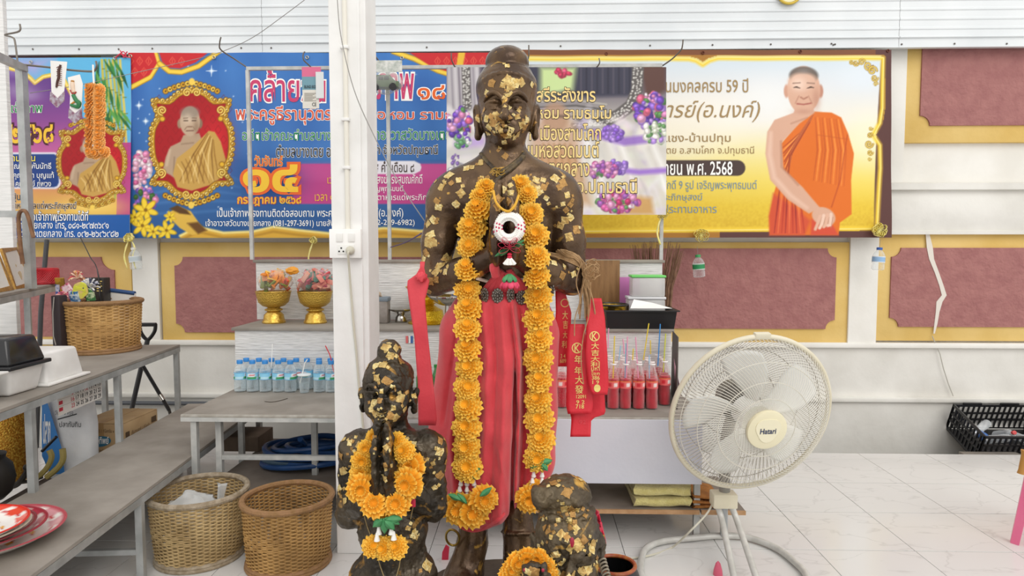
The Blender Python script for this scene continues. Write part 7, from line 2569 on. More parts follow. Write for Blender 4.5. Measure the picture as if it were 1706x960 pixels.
og = thing('marigold_garland', 'pale orange folded marigold garland hanging at the far left rack', 'garland', P(157, 262, PNY - .02))
rr = random.Random(6)
for side in (-1, 1):
    for k in range(13):
        y = 146 + k * 8.2 + (2 if side > 0 else 0)
        place_flower(og, P(157 + side * 7 + rr.uniform(-1, 1), y, PNY - .01), FLS[rr.randrange(2)], 1.0, .3 + rr.uniform(-.3, .3), side * .5 + rr.uniform(-.4, .4))
MB().tube([P(155, 108, PNY), P(155.5, 125, PNY), P(157, 145, PNY)], .004, 6).build('hanging_loop', M_bead, og)
for (x, y) in ((155, 240), (160, 240), (164, 242), (157, 247), (162, 248)):
    MB().lathe([(.0005, -.016), (.009, -.012), (.006, 0), (.004, .014), (.0005, .016)], 8, Matrix.Translation(P(x, y, PNY - .01)), capb=False).build('jasmine_bud', M_bead, og)
for (x, y) in ((150, 253), (158, 255), (172, 253)):
    place_flower(og, P(x, y, PNY - .015), FLS[0], 1.05, .1, 0)
em = thing('gold_emblem', 'round gold emblem on the ribbed metal wall at the top edge', 'emblem', P(1315, -8, SHY - .02))
c = P(1315, -14, SHY - .02)
MB().tube([(c.x + .075 * math.cos(a), SHY - .02, c.z + .075 * math.sin(a)) for a in np.linspace(0, 2 * PI, 41)[:-1]], .008, 8, closed=True).build('outer_ring', mat('emblem_gold', '#c9ae4a', .4, .6), em)
MB().lathe([(.066, 0), (.066, .006), (.001, .008)], 32, Matrix.Translation((c.x, SHY - .016, c.z)) @ Matrix.Rotation(PI / 2, 4, 'X')).build('disc', mat('emblem_cream', '#e9e2b8', .5), em)
tie = thing('red_tie', 'red string tied in a knot between the two left banners', 'string', P(206, 92, LB - .01))
for pts in ([(192, 97), (200, 90), (207, 94), (218, 96)], [(200, 84), (206, 92), (212, 86)], [(198, 92), (205, 86), (210, 92), (205, 96)]):
    MB().tube(spline([P(x, y, LB - .012) for x, y in pts], 5), .0035, 6).build('string_strand', M_redrib, tie)
# ================================================================== THINGS ON AND UNDER THE LEFT BENCHES
def oriented(A, B):
    """frame at A, x axis along A->B (in plan), y axis to the left of the bench (away from the viewer's right)"""
    d = (B - A)
    d.z = 0
    L_ = d.length
    d.normalize()
    n = Vector((-d.y, d.x, 0))
    if n.x > 0:
        n = -n
    M = Matrix(((d.x, n.x, 0, A.x), (d.y, n.y, 0, A.y), (0, 0, 1, A.z), (0, 0, 0, 1)))
    return M, L_
M_foam = mat('white_foam_plastic', '#eeedea', .5, col2='#e2e0dc', scale=10)
def tapered(M, x0, x1, y0, y1, z0, z1, t0, t1, mtl, nm, parent, bev=.012):
    """box whose footprint is inset by t0 at the bottom and t1 at the top"""
    bm = bmesh.new()
    bmesh.ops.create_cube(bm, size=1.0)
    for q in bm.verts:
        t = t0 if q.co.z < 0 else t1
        q.co = Vector((x0 + t if q.co.x < 0 else x1 - t, y0 + t if q.co.y < 0 else y1 - t, z0 if q.co.z < 0 else z1))
    bmesh.ops.bevel(bm, geom=list(bm.edges), offset=bev, segments=3, affect='EDGES', profile=.5)
    bm.verts.index_update()
    mb = MB()
    mb.add([q.co.copy() for q in bm.verts], [tuple(q.index for q in fc.verts) for fc in bm.faces], M)
    bm.free()
    return mb.build(nm, mtl, parent)
ZT = ZB2
A, B = G(18, 664, ZT), G(80, 645, ZT)
M_, L_ = oriented(A, B)
bx1 = thing('lidded_box', 'white foam box with a glossy black lid on the middle bench', 'box', tuple(A))
tapered(M_, 0, L_, 0, .30, .001, .105, .022, .004, M_foam, 'white_base', bx1)
tapered(M_, -.012, L_ + .012, -.012, .312, .100, .115, 0, 0, M_blackp, 'lid_flange', bx1, .004)
tapered(M_, -.004, L_ + .004, -.004, .304, .113, .215, .004, .028, mat('glossy_black', '#232325', .18), 'black_lid', bx1)
A, B = G(84, 644, ZT), G(147, 624, ZT)
M_, L_ = oriented(A, B)
bx2 = thing('foam_box', 'white upturned foam box between the black lid and the basket', 'box', tuple(A))
tapered(M_, 0, L_, .01, .22, .008, .13, .004, .022, M_foam, 'tub', bx2)
tapered(M_, -.014, L_ + .014, -.004, .234, .001, .012, 0, 0, M_foam, 'flange', bx2, .004)
A, B = G(-60, 690, ZT), G(8, 668, ZT)
M_, L_ = oriented(A, B)
bx3 = thing('foam_box', 'white foam tray at the very left edge in front of the black lid', 'box', tuple(A))
tapered(M_, 0, L_, .0, .25, .001, .10, .022, .004, M_foam, 'tub', bx3)
tapered(M_, -.012, L_ + .012, -.012, .262, .096, .106, 0, 0, M_foam, 'flange', bx3, .004)
def in_basket(i, px, py, Yoff):
    return P(px, py, BK3.y + Yoff)
spec = [('snack_packet', 'yellow flower-shaped paper packet sticking out of the tall basket', 'packet', 134, 484, .07, .055, '#e0c878', '#d8d84a'),
        ('snack_packet', 'pink striped packet at the front of the tall basket', 'packet', 115, 486, .05, .05, '#c85a7a', '#f0d8e0'),
        ('snack_packet', 'amber wrapped packet at the left rim of the tall basket', 'packet', 101, 478, .04, .06, '#b98a2a', '#8a6a1a'),
        ('snack_packet', 'blue and white packet under the yellow one in the basket', 'packet', 124, 493, .05, .03, '#3f7ab0', '#d8e4ec'),
        ('snack_packet', 'green wrapped packet at the right of the yellow one in the basket', 'packet', 150, 490, .04, .035, '#3f7a48', '#c8d8b0'),
        ('snack_packet', 'silver and blue stick packet poking out leftmost', 'packet', 97, 486, .02, .05, '#4a5aa8', '#c8c8d8')]
for k, (nm, lb_, ct, px, py, w, h, c0, c1) in enumerate(spec):
    Y = BK3.y - .13 + .02 * (k % 3)
    c = P(px, py, Y)
    t = thing(nm, lb_, ct, (c.x, Y, c.z - h))
    M_ = Matrix.Translation((c.x, Y, c.z)) @ rotmat(.25, random.uniform(-.5, .5), random.uniform(-.3, .3))
    mb = MB()
    n = 14
    poly = [(w * .5 * (1 + .08 * math.cos(5 * a)) * math.cos(a), h * .8 * math.sin(a)) for a in np.linspace(0, 2 * PI, 21)[:-1]] if k == 0 else [(-w * .5, -h), (w * .5, -h), (w * .5, h * .8), (-w * .5, h * .8)]
    mb.prism(poly, -.006, .006, M_)
    mb.build('packet_body', mat('pk%d' % k, c0, .45, col2=c1, scale=30, lo=.45, hi=.55), t, smooth=False)
    mb = MB()
    mb.prism([(-w * .4, h * .05), (w * .4, h * .05), (w * .35, h * .3), (-w * .35, h * .3)], -.008, -.0055, M_)
    mb.build('printed_stripe', mat('pks%d' % k, c1, .45), t, smooth=False)
def pom(label, px, py, Y, r, cols, seed, n=44):
    c = P(px, py, Y)
    t = thing('paper_flower', label, 'paper flower', (c.x, Y, c.z - r))
    rr = random.Random(seed)
    for j, col in enumerate(cols):
        mb = MB()
        for k in range(n // len(cols)):
            a, e = rr.random() * 6.28, rr.uniform(-.3, 1.4)
            d = Vector((math.cos(a) * math.cos(e), math.sin(a) * math.cos(e) * .7, math.sin(e)))
            q = c + d * r
            mb.tube(spline([c, c + d * r * .6 + Vector((0, 0, .004)), q + Vector((0, 0, -.003))], 3), [.002, .0025, .003, .0035, .004, .004, .003], 5)
        o = mb.build('paper_strips', mat('pom_' + col[1:], col, .6), t)
        o['kind'] = 'stuff'
    return t
pom('red and orange curled paper flower on top of the basket heap', 129, 464, BK3.y - .08, .045, ['#c8505a', '#d8a06a', '#e8c8b0'], 2)
pom('white and navy curled paper flower right of the yellow packet', 150, 480, BK3.y - .10, .055, ['#e4e2e0', '#3a3f5a', '#b9b8c4'], 3, 60)
pom('small pink curled paper flower at the front rim of the basket', 104, 494, BK3.y - .15, .03, ['#c8607a', '#e8a8a0'], 4, 30)
t = thing('dark_box', 'tall black box with gold lettering standing behind the wicker basket', 'box', (P(152, 480, 3.58).x, 3.60, ZB2))
a, b = P(137, 463, 3.57), P(172, 463, 3.57)
MB().box((a.x, 3.57, ZB2 + .001), (b.x, 3.63, a.z), bev=.003).build('carton', mat('black_carton', '#2c2824', .45), t)
tf = lambda x, y, l: P(x, y, 3.5685 - .0004 * l)
for k in range(5):
    MB().add([tf(161, 468 + k * 4, 0), tf(170 - (k % 2) * 2, 468 + k * 4, 0), tf(170 - (k % 2) * 2, 469.6 + k * 4, 0), tf(161, 469.6 + k * 4, 0)], [(3, 2, 1, 0)]).build('gold_print_line', M_foil, t, smooth=False)
t = thing('white_panel', 'white board with a dark blue top edge behind the wicker basket', 'panel', (P(200, 500, 3.66).x, 3.66, ZB2))
a, b = P(176, 477, 3.64), P(224, 490, 3.64)
MB().box((a.x, 3.64, ZB2 + .001), (b.x, 3.655, a.z - .03)).build('board', M_white, t, smooth=False)
MB().tube([(a.x, 3.645, a.z - .02), (b.x, 3.645, a.z - .04)], .012, 8).build('blue_edge', mat('navy_trim', '#2a4a78', .6), t)
M_gframe = mat('gilt_frame', '#b98f45', .38, .5, col2='#9a7030', scale=50, bump=.4, bscale=80)
M_pict = mat('dim_picture', '#4f4347', .35, col2='#7d6a5e', scale=8, lo=.4, hi=.7)
def quad_frame(label, bl, br_, tr_, tl_, w=.02):
    t = thing('picture_frame', label, 'picture frame', tuple((bl + br_) / 2))
    n = (br_ - bl).cross(tl_ - bl).normalized()
    if n.y > 0:
        n = -n
    c = (bl + br_ + tr_ + tl_) / 4
    C4 = [bl, br_, tr_, tl_]
    inn = [p + (c - p).normalized() * w * 1.5 for p in C4]
    for i in range(4):
        j = (i + 1) % 4
        mb = MB()
        V = [C4[i], C4[j], inn[j], inn[i]]
        V2 = [p + n * .012 for p in V]
        V2[2], V2[3] = V[2] + n * .006, V[3] + n * .006
        mb.add(V + V2, [(0, 1, 2, 3), (4, 7, 6, 5), (0, 4, 5, 1), (1, 5, 6, 2), (2, 6, 7, 3), (3, 7, 4, 0)])
        mb.build('frame_bar', M_gframe, t, smooth=False)
    inn2 = [p + (c - p).normalized() * w * 2.0 for p in C4]
    MB().add([p + n * .003 for p in inn], [(0, 1, 2, 3)]).build('white_mount', mat('mount_white', '#d8d4cc', .6), t, smooth=False)
    MB().add([p + n * .004 for p in inn2], [(0, 1, 2, 3)]).build('picture', M_pict, t, smooth=False)
    s = [bl, br_, tr_, tl_]
    a = (bl + br_) / 2 * .62 + c * .38
    mb = MB()
    mb.sphere(c * .55 + (bl + br_) / 2 * .45 + n * .005, (.012, .002, .03), 10, 6)
    mb.sphere(c * .9 + (tl_ + tr_) / 2 * .1 + n * .005, (.006, .002, .008), 10, 6)
    mb.build('pictured_figure', mat('pale_figure', '#b9a488', .5), t)
    return t
bl, br_ = G(27, 482, ZB3 + .001), G(56, 476.5, ZB3 + .001)
quad_frame('right of the two gilt picture frames leaning on the highest bench', bl, br_, P(29, 412, br_.y + .07), P(3, 413.5, bl.y + .07))
bl2, br2 = G(-16, 490, ZB3 + .001), G(24, 483, ZB3 + .001)
quad_frame('left of the two gilt picture frames, cut by the picture edge', bl2, br2, P(-4, 414, br2.y + .07), P(-44, 416, bl2.y + .07))
rc = far3 - u3 * .09 - v3 * .06
reel = thing('string_reel', 'fat reel of shiny red plastic string on the highest bench', 'reel', (rc.x, rc.y, ZB3))
M_rs = mat('red_plastic_string', '#cf2f3a', .35, col2='#b8242f', scale=30)
Rr = .5 * (P(102, 455, rc.y).x - P(50, 455, rc.y).x)
MB().lathe([(Rr * .45, .002), (Rr * .96, .002), (Rr * .98, .088), (Rr * .45, .088)], 40, capb=False).build('core', M_rs, reel, world=False)
mb = MB()
for k in range(16):
    pts = []
    for i in range(48):
        a = 2 * PI * i / 48
        pts.append((Rr * 1.0 * math.cos(a), Rr * 1.0 * math.sin(a), .046 + .036 * math.sin(a * 3 + k * PI / 8) + .003 * math.sin(k * 7)))
    mb.tube(pts, .0025, 5, closed=True)
o = mb.build('wound_string', M_rs, reel, world=False)
o['kind'] = 'stuff'
ZS = .16
c0, c1, c2, c3 = G(-60, 905, ZS), G(330, 690, ZS), None, None
shl = MB()
pf = far2 + Vector((0, 0, 0))
q0 = far2 - u2 * .05 - v2 * .03
q1 = far2 - u2 * 2.15 - v2 * .03
sh = [q0, q1, q1 - v2 * .36, q0 - v2 * .36]
V = [Vector((p.x, p.y, ZS - .014)) for p in sh] + [Vector((p.x, p.y, ZS)) for p in sh]
shl.add(V, [(0, 1, 2, 3), (7, 6, 5, 4), (0, 4, 5, 1), (1, 5, 6, 2), (2, 6, 7, 3), (3, 7, 4, 0)])
shl.build('lower_shelf', mat('dark_shelf', '#6d645c', .7, col2='#574f48', scale=6), bench2, smooth=False)
M_card = mat('kraft_card', '#b99c74', .8, col2='#a98b64', scale=6)
CY0, CY1 = 3.17, 3.47
ca, cb2 = P(127, 705, CY0), P(205, 705, CY0)
box = thing('cardboard_carton', 'brown cardboard carton with a blue oval logo under the middle bench', 'carton', ((ca.x + cb2.x) / 2, (CY0 + CY1) / 2, ZS))
zc_t = ca.z
MB().box((ca.x, CY0, ZS + .001), (cb2.x, CY1, zc_t - .004), bev=.003).build('carton_body', M_card, box)
for s in (0, 1):
    ym = (CY0 + CY1) / 2
    MB().box((ca.x, CY0 if s == 0 else ym + .001, zc_t - .003), (cb2.x, ym - .001 if s == 0 else CY1, zc_t), bev=.001).build('top_flap', M_card, box)
xm = (ca.x + cb2.x) / 2
MB().box((xm - .02, CY0 - .0012, zc_t - .07), (xm + .02, CY1, zc_t + .0012)).build('packing_tape', mat('tape_brown', '#a58458', .4), box, smooth=False)
tf = lambda x, y, l: P(x, y, CY0 - .0016 - .0005 * l)
mb = MB()
ov = [(166 + 19 * math.cos(a), 736 - 9 * math.sin(a) - (19 * math.cos(a)) * .08) for a in np.linspace(0, 2 * PI, 25)[:-1]]
mb.add([tf(x, y, 0) for x, y in ov], [tuple(range(24))])
mb.build('logo_oval', mat('logo_blue', '#2f6a86', .6), box, smooth=False)
lettering('ปรุงทิพย์', (152, 728, 181, 744), tf, T_white, box, bold=.01)
lettering('ปริมาณสุทธิ 1 กิโลกรัม x 24', (145, 715, 196, 723), tf, mat('print_kraft_brown', '#5a4632', .7), box)
lettering('เกลือปรุงทิพย์', (146, 748, 172, 756), tf, MATS['print_kraft_brown'], box)
a, b = P(133, 715, CY0 - .0015), P(142, 724, CY0 - .0015)
MB().box((a.x, CY0 - .0022, b.z), (b.x, CY0 - .001, a.z)).build('handling_mark', MATS['print_kraft_brown'], box, smooth=False)
fs = lambda s_, z_: Vector((cb2.x + .0016, CY0 + (CY1 - CY0) * s_, z_))
MB().add([fs(.05, zc_t - .05), fs(.16, zc_t - .05), fs(.16, zc_t - .085), fs(.05, zc_t - .085)], [(0, 1, 2, 3)]).build('handling_mark', MATS['print_kraft_brown'], box, smooth=False)
lettering('ปริมาณสุทธิ 1 กิโลกรัม', (.2, .0, .75, 1.0), lambda x, y, l: fs(x, zc_t - .052 - .03 * y) + Vector((.0004 * l, 0, 0)), MATS['print_kraft_brown'], box)
MB().add([fs(.80, zc_t - .03), fs(.95, zc_t - .03), fs(.95, zc_t - .06), fs(.80, zc_t - .06)], [(0, 1, 2, 3)]).build('handling_mark', MATS['print_kraft_brown'], box, smooth=False)
SKY_ = 3.02
sc_ = P(118, 720, SKY_)
sack = thing('feed_sack', 'white and blue woven plastic feed sack under the middle bench', 'sack', (sc_.x, SKY_, ZS))
M_sack = mat('white_woven_sack', '#dedede', .6, col2='#cfd0d2', scale=9, bump=.6, bscale=14)
mb = MB()
mb.lathe([(.06, .001), (.11, .02), (.125, .12), (.12, .26), (.11, .38), (.10, .44), (.03, .46), (.001, .462)], 36, Matrix.Translation((sc_.x, SKY_, ZS)) @ Matrix.Diagonal((1.0, .55, 1, 1)), expo=.75)
mb.v = [(x + .010 * noise.noise(Vector((x * 9, y * 9, z * 9))), y + .012 * noise.noise(Vector((x * 9 + 5, y * 9, z * 9))), z) for x, y, z in mb.v]
mb.build('sack_body', M_sack, sack)
fY = SKY_ - .078
tf = lambda x, y, l: P(x, y, fY - .002 - .0008 * l)
MB().add([tf(x, y, 0) for x, y in ((70, 668), (78, 668), (102, 745), (108, 790), (84, 790), (70, 760))], [(0, 1, 2, 3, 4, 5)[::-1]]).build('blue_print', mat('sack_blue', '#2f7ac0', .55), sack, smooth=False, solid=.001)
lettering('ปลาก', (72, 690, 84, 740), tf, T_white, sack, bold=.02)
lettering('ปลาทับทิม', (99, 702, 135, 712), tf, T_black, sack, bold=.01)
lettering('วันละ 3 ครั้ง', (92, 683, 122, 691), tf, T_black, sack)
MB().add([tf(96, 698, 1), tf(128, 689, 1), tf(128, 691, 1), tf(96, 700, 1)], [(3, 2, 1, 0)]).build('printed_bar', T_black, sack, smooth=False)
jc = P(18, 740, 2.98)
jar = thing('mosaic_jar', 'tall glittering gold mosaic jar at the far left under the bench', 'jar', (jc.x - .02, 2.98, ZS))
M_mos = mat('gold_mosaic', '#b97a1e', .25, .6, col2='#e6b84a', scale=120, bump=.8, bscale=160, lo=.45, hi=.6)
MB().lathe([(.075, .001), (.08, .02), (.088, .10), (.096, .2), (.10, .30), (.088, .36), (.07, .39), (.075, .42)], 40).build('jar_body', M_mos, jar, world=False)
MB().tube(arc((0, 0, .42), .075, 0, 2 * PI, 36, 'xy')[:-1], .006, 8, closed=True).build('rim', M_mos, jar, world=False)
dp = P(-8, 770, 2.75)
pot = thing('dark_pot', 'dark round clay pot cut by the left edge under the bench', 'pot', (dp.x - .03, 2.75, ZS))
MB().lathe([(.05, .001), (.08, .03), (.095, .09), (.085, .15), (.06, .18), (.065, .20)], 32).build('pot_body', mat('dark_clay', '#35302c', .5), pot, world=False)
she = thing('garden_shears', 'rusty garden shears with khaki handles beside the steel leg', 'shears', G(70, 790, ZS))
M_iron = mat('dark_iron', '#4c4741', .5, .4)
M_khaki = mat('khaki_grip', '#9a8a4e', .6)
yy = 2.86
for pts, r, m, nm in (([(14, 812), (30, 806), (45, 786), (52, 770)], .013, M_iron, 'blade'), ([(20, 806), (48, 802), (70, 795)], .008, M_iron, 'blade'), ([(62, 797), (78, 780), (86, 762), (82, 750)], .012, M_khaki, 'handle_grip'), ([(78, 795), (96, 780), (105, 765), (104, 748)], .013, M_khaki, 'handle_grip'), ([(70, 752), (82, 740), (94, 728)], .007, M_blackp, 'spring_arm')):
    MB().tube(spline([P(x, y, yy) for x, y in pts], 5), r, 8).build(nm, m, she)
MB().sphere(P(45, 779, yy - .01), .016, 14, 8).build('pivot_bolt', M_iron, she)
k0, k1 = G(90, 656, ZB2 - .05) , G(164, 632, ZB2 - .05)
cal = thing('calendar_sheet', 'paper calendar sheet with red and black dates hanging under the bench edge', 'calendar', tuple(k0))
k0 = k0 + v2 * .012
k1 = k1 + v2 * .012
dn = Vector((0, 0, -.085))
tfc = lambda x, y, l: k0 + (k1 - k0) * x + dn * y + v2 * (.0008 + .0006 * l)
MB().add([tfc(0, 0, 0), tfc(1, 0, 0), tfc(1, 1, 0), tfc(0, 1.12, 0)], [(3, 2, 1, 0)]).build('paper', mat('calendar_paper', '#ddd8d2', .7), cal, smooth=False, solid=.0006)
for r, row in enumerate((('9', '10', '11', '12', '13', '14', '15'), ('16', '17', '18', '19', '20', '21', '22'), ('23', '24', '25', '26', '27', '28', '29'))):
    for c, s in enumerate(row):
        x0 = .28 + c * .103
        lettering(s, (x0, .08 + r * .32, x0 + .07, .30 + r * .32), tfc, mat('date_red', '#c0283a', .6) if c == 0 or s == '12' else T_black, cal, bold=.01, name='date')
for r in range(1, 3):
    MB().add([tfc(.02, r * .33, 1), tfc(.98, r * .33, 1), tfc(.98, r * .33 + .012, 1), tfc(.02, r * .33 + .012, 1)], [(3, 2, 1, 0)]).build('ruled_line', MATS['print_grey'], cal, smooth=False)
for k in range(3):
    MB().add([tfc(.02, .08 + k * .33, 1), tfc(.1, .08 + k * .33, 1), tfc(.1, .26 + k * .33, 1), tfc(.02, .26 + k * .33, 1)], [(3, 2, 1, 0)]).build('red_block', MATS['date_red'], cal, smooth=False)
shv = thing('garden_shovel', 'shovel with a black D-shaped handle leaning behind the bench end', 'shovel', (P(215, 700, 3.92).x, 3.92, 0))
SV = 3.90
MB().tube(spline([P(233, 540, SV), P(234, 552, SV), P(240, 562, SV), P(246, 566, SV), P(252, 561, SV), P(258, 551, SV), P(259, 540, SV)], 5), .011, 8).build('grip_fork', M_blackp, shv)
MB().tube([P(232, 541, SV), P(260, 541, SV)], .012, 10).build('grip_bar', M_blackp, shv)
pb_ = P(246, 566, SV)
MB().tube([pb_, P(222, 670, SV + .02), (P(206, 740, SV).x, SV + .03, .10)], .014, 10).build('shaft', mat('dark_shaft', '#3a3a3c', .5), shv)
MB().prism([(-.09, 0), (.09, 0), (.09, .2), (.02, .25), (-.02, .25), (-.09, .2)], -.004, .004, Matrix.Translation((P(206, 740, SV).x, SV + .03, 0.0))).build('blade', M_iron, shv)
rod = thing('fishing_rod', 'black telescopic rod with chrome joints leaning by the wall', 'rod', (P(282, 684, 3.86).x, 3.86, 0))
MB().tube([P(236, 606, 3.86), P(262, 650, 3.86), (P(282, 684, 3.86).x, 3.86, P(282, 684, 3.86).z)], .011, 8).build('grip', M_blackp, rod)
MB().tube([P(266, 658, 3.85), P(272, 667, 3.85)], .014, 10).build('chrome_joint', M_chrome, rod)
MB().tube([P(282, 684, 3.86), (P(300, 715, 3.86).x, 3.86, .0)], .009, 8).build('tip', M_iron, rod)
pole = thing('dark_pole', 'dark grey pole leaning behind the highest bench', 'pole', (P(70, 700, 4.0).x, 4.0, 0))
MB().tube([P(78, 400, 4.25), P(68, 520, 4.12), (P(60, 640, 4.02).x, 4.0, .0)], .014, 8).build('pole_shaft', mat('dark_grey_pipe', '#3f4043', .5), pole)
rd2 = thing('thin_rod', 'thin black whip rod bending over the red string reel', 'rod', (P(166, 480, 3.56).x, 3.56, ZB2))
MB().tube(spline([(P(168, 480, 3.56).x, 3.56, ZB2), P(164, 460, 3.56), P(150, 428, 3.6), P(134, 396, 3.66)], 5), [.004] * 6 + [.0025] * 10, 6).build('rod_shaft', M_blackp, rd2)
case = thing('tall_dark_case', 'narrow black case standing on the middle bench left of the basket', 'case', (P(100, 560, 3.25).x, 3.3, ZB2))
a, b = P(91, 492, 3.28), P(109, 575, 3.28)
MB().box((a.x, 3.25, ZB2 + .001), (b.x, 3.31, a.z), bev=.006).build('case_body', mat('dark_purple_case', '#2f2528', .6), case)
MB().tube([P(90, 495, 3.24), P(88, 520, 3.24), P(89, 560, 3.24), P(93, 575, 3.24)], .0025, 5).build('strap', mat('grey_strap', '#a09a92', .7), case)
def enamel(label, px, py, z, r, cin, crim, cband, depth=.035):
    c = G(px, py, z)
    t = thing('enamel_plate', label, 'plate', (c.x, c.y, z), group='stacked enamel plates')
    prof = [(r * .62, 0), (r * .66, .002), (r * .82, depth * .45), (r * .98, depth * .9), (r, depth), (r * .975, depth + .001), (r * .80, depth * .52), (r * .64, .006), (r * .001, .005)]
    V, Fc, Cc = [], [], []
    n = 72
    pr = [(r * .62, 0), (r * .80, depth * .42), (r * .99, depth * .93), (r, depth), (r * .985, depth + .0015)]
    for q in np.linspace(.965, .02, 22):
        zz = .006 + (depth - .004) * max(0, (q - .62) / .36) ** 1.15 if q > .62 else .006
        pr.append((r * q, zz))
    pr.append((r * .0005, .006))
    ci, cr, cb_ = [np.array(lin(x)) for x in (cin, crim, cband)]
    red = np.array(lin('#c8323a'))
    yel = np.array(lin('#e8a83a'))
    dark = np.array(lin('#5a2a30'))
    for j, (rr_, zz) in enumerate(pr):
        for i in range(n):
            a = 2 * PI * i / n
            V.append((rr_ * math.cos(a), rr_ * math.sin(a), zz))
            q = rr_ / r
            if j <= 2:
                col = ci
            elif q > .955:
                col = cr
            elif q > .70:
                s = math.sin(a * 11 + q * 9)
                w = (q - .70) / .255
                col = cb_ if (s > .15 - w * .9 and w > .25) else ci
                if .82 < q < .87 and s < -.5:
                    col = red
            elif .25 < q < .58 and math.sin(a * 5 + q * 14) * math.cos(a * 3 - q * 8) > .45:
                col = red if math.sin(a * 7) > -.2 else yel
            else:
                col = ci
            Cc.append(col)
    for j in range(len(pr) - 1):
        for i in range(n):
            k = (i + 1) % n
            Fc.append((j * n + i, j * n + k, (j + 1) * n + k, (j + 1) * n + i))
    me = attr_mesh('enamel', V, Fc, np.array(Cc))
    mobj('dish', me, print_mat('enamel_glaze', .18), t, smooth=False)
    MB().tube(arc((0, 0, depth), r, 0, 2 * PI, 64, 'xy')[:-1], .0022, 6, closed=True).build('rolled_rim', mat('rim_' + crim[1:], crim, .3), t, world=False)
    return t
zz = ZB1
enamel('largest pink-rimmed enamel tray at the bottom of the stack', -22, 905, zz, .205, '#efe9e2', '#b9505a', '#d89aa0', .04)
enamel('deep crimson enamel plate second from the bottom of the stack', -38, 900, zz + .028, .175, '#d8c8c0', '#a02a3a', '#b03a4a', .035)
enamel('dull maroon enamel plate in the middle of the stack', -48, 898, zz + .048, .158, '#d8c0b8', '#8a3038', '#a84a50', .03)
enamel('cream enamel plate just under the top one', -52, 897, zz + .064, .148, '#e8e0d0', '#d8cfb8', '#b04a50', .03)
enamel('bright red-rimmed floral enamel plate on top of the stack', -56, 893, zz + .085, .148, '#f2eee8', '#d8301f', '#e0503a', .032)
# ================================================================== PEDESTAL FAN
FY = 2.50
fc = P(1251, 690, FY)
toc = (CAMP - fc).normalized()
ax = (toc * .80 + RIGHT * .36 - UP * .36).normalized()
fan = thing('pedestal_fan', 'large cream wire-caged fan on a tubular floor stand', 'fan', (fc.x, fc.y, 0))
xx = ax.cross(Vector((0, 0, 1))).normalized()
if xx.dot(RIGHT) < 0:
    xx = -xx
zz_ = xx.cross(-ax).normalized()
if zz_.z < 0:
    zz_ = -zz_
FM = Matrix(((xx.x, -ax.x, zz_.x, fc.x), (xx.y, -ax.y, zz_.y, fc.y), (xx.z, -ax.z, zz_.z, fc.z), (0, 0, 0, 1)))
FR = .306
M_cream_pl = mat('cream_plastic', '#ddd6c0', .45, col2='#d3cbb2', scale=8)
M_gw = mat('grille_wire', '#d8d4c8', .4, .1)
M_gw2 = mat('grille_wire_grey', '#b5b0a6', .45, .1)
M_blade = mat('fan_blade_plastic', '#e6e6e2', .4)
def fmb(fill, nm, m, smooth=True, stuff=False):
    mb = MB()
    fill(mb)
    mb.v = [tuple(FM @ Vector(p)) for p in mb.v]
    o = mb.build(nm, m, fan, smooth=smooth)
    if stuff:
        o['kind'] = 'stuff'
    return o
def dome(r, depth, sgn):
    t = min(1.0, r / FR)
    return sgn * depth * (1 - t ** 3.2) ** .8
def front(mb):
    for k in range(128):
        a0 = 2 * PI * k / 128
        pts = []
        for i in range(9):
            t = i / 8
            r = .07 + (FR - .07) * t
            a = a0 + .30 * t * t
            pts.append((r * math.cos(a), dome(r, .105, -1) - .01, r * math.sin(a)))
        mb.tube(pts, .00125, 4, cap=False)
def rear(mb):
    for k in range(104):
        a0 = 2 * PI * k / 104
        pts = []
        for i in range(9):
            t = i / 8
            r = .07 + (FR * 1.0 - .07) * t
            a = a0 - .42 * t * t
            pts.append((r * math.cos(a), dome(r, .10, 1) + .01, r * math.sin(a)))
        mb.tube(pts, .00125, 4, cap=False)
fmb(front, 'front_grille', M_gw, stuff=True)
fmb(rear, 'rear_grille', M_gw2, stuff=True)
for (r, d) in ((.115, -1), (.175, -1), (.24, -1), (.29, -1), (.15, 1), (.235, 1), (.29, 1)):
    fmb(lambda mb: mb.tube([(r * math.cos(a), dome(r, .105, d) + .01 * d, r * math.sin(a)) for a in np.linspace(0, 2 * PI, 73)[:-1]], .0017, 5, closed=True), 'grille_ring', M_gw if d < 0 else M_gw2)
fmb(lambda mb: mb.tube([((FR + .004) * math.cos(a), 0, (FR + .004) * math.sin(a)) for a in np.linspace(0, 2 * PI, 81)[:-1]], .0105, 10, closed=True), 'rim_band', M_cream_pl)
fmb(lambda mb: mb.box((-.03, -.012, FR - .004), (.03, .012, FR + .020), bev=.004), 'rim_clip', M_cream_pl)
for k in range(5):
    a0 = 2 * PI * k / 5 + .35
    def bl_(mb):
        def fn(u, v):
            r = .05 + .215 * v
            wd = (.30 + .62 * math.sin(min(1, v * 1.05) * PI * .72)) * (1 - .25 * v)
            a = a0 + (u - .5) * wd + .25 * v
            rr_ = r * (1 - .05 * (2 * u - 1) ** 2 * v)
            return (rr_ * math.cos(a), .005 + .055 * (u - .5) * (1 - .35 * v), rr_ * math.sin(a))
        mb.grid(fn, 10, 10)
    o = fmb(bl_, 'blade', M_blade)
    md = o.modifiers.new('thickness', 'SOLIDIFY')
    md.thickness = .003
fmb(lambda mb: mb.lathe([(.058, -.05), (.06, .04), (.05, .045)], 28, Matrix.Rotation(-PI / 2, 4, 'X') @ Matrix.Translation((0, 0, 0)), capt=True), 'blade_hub', M_blade)
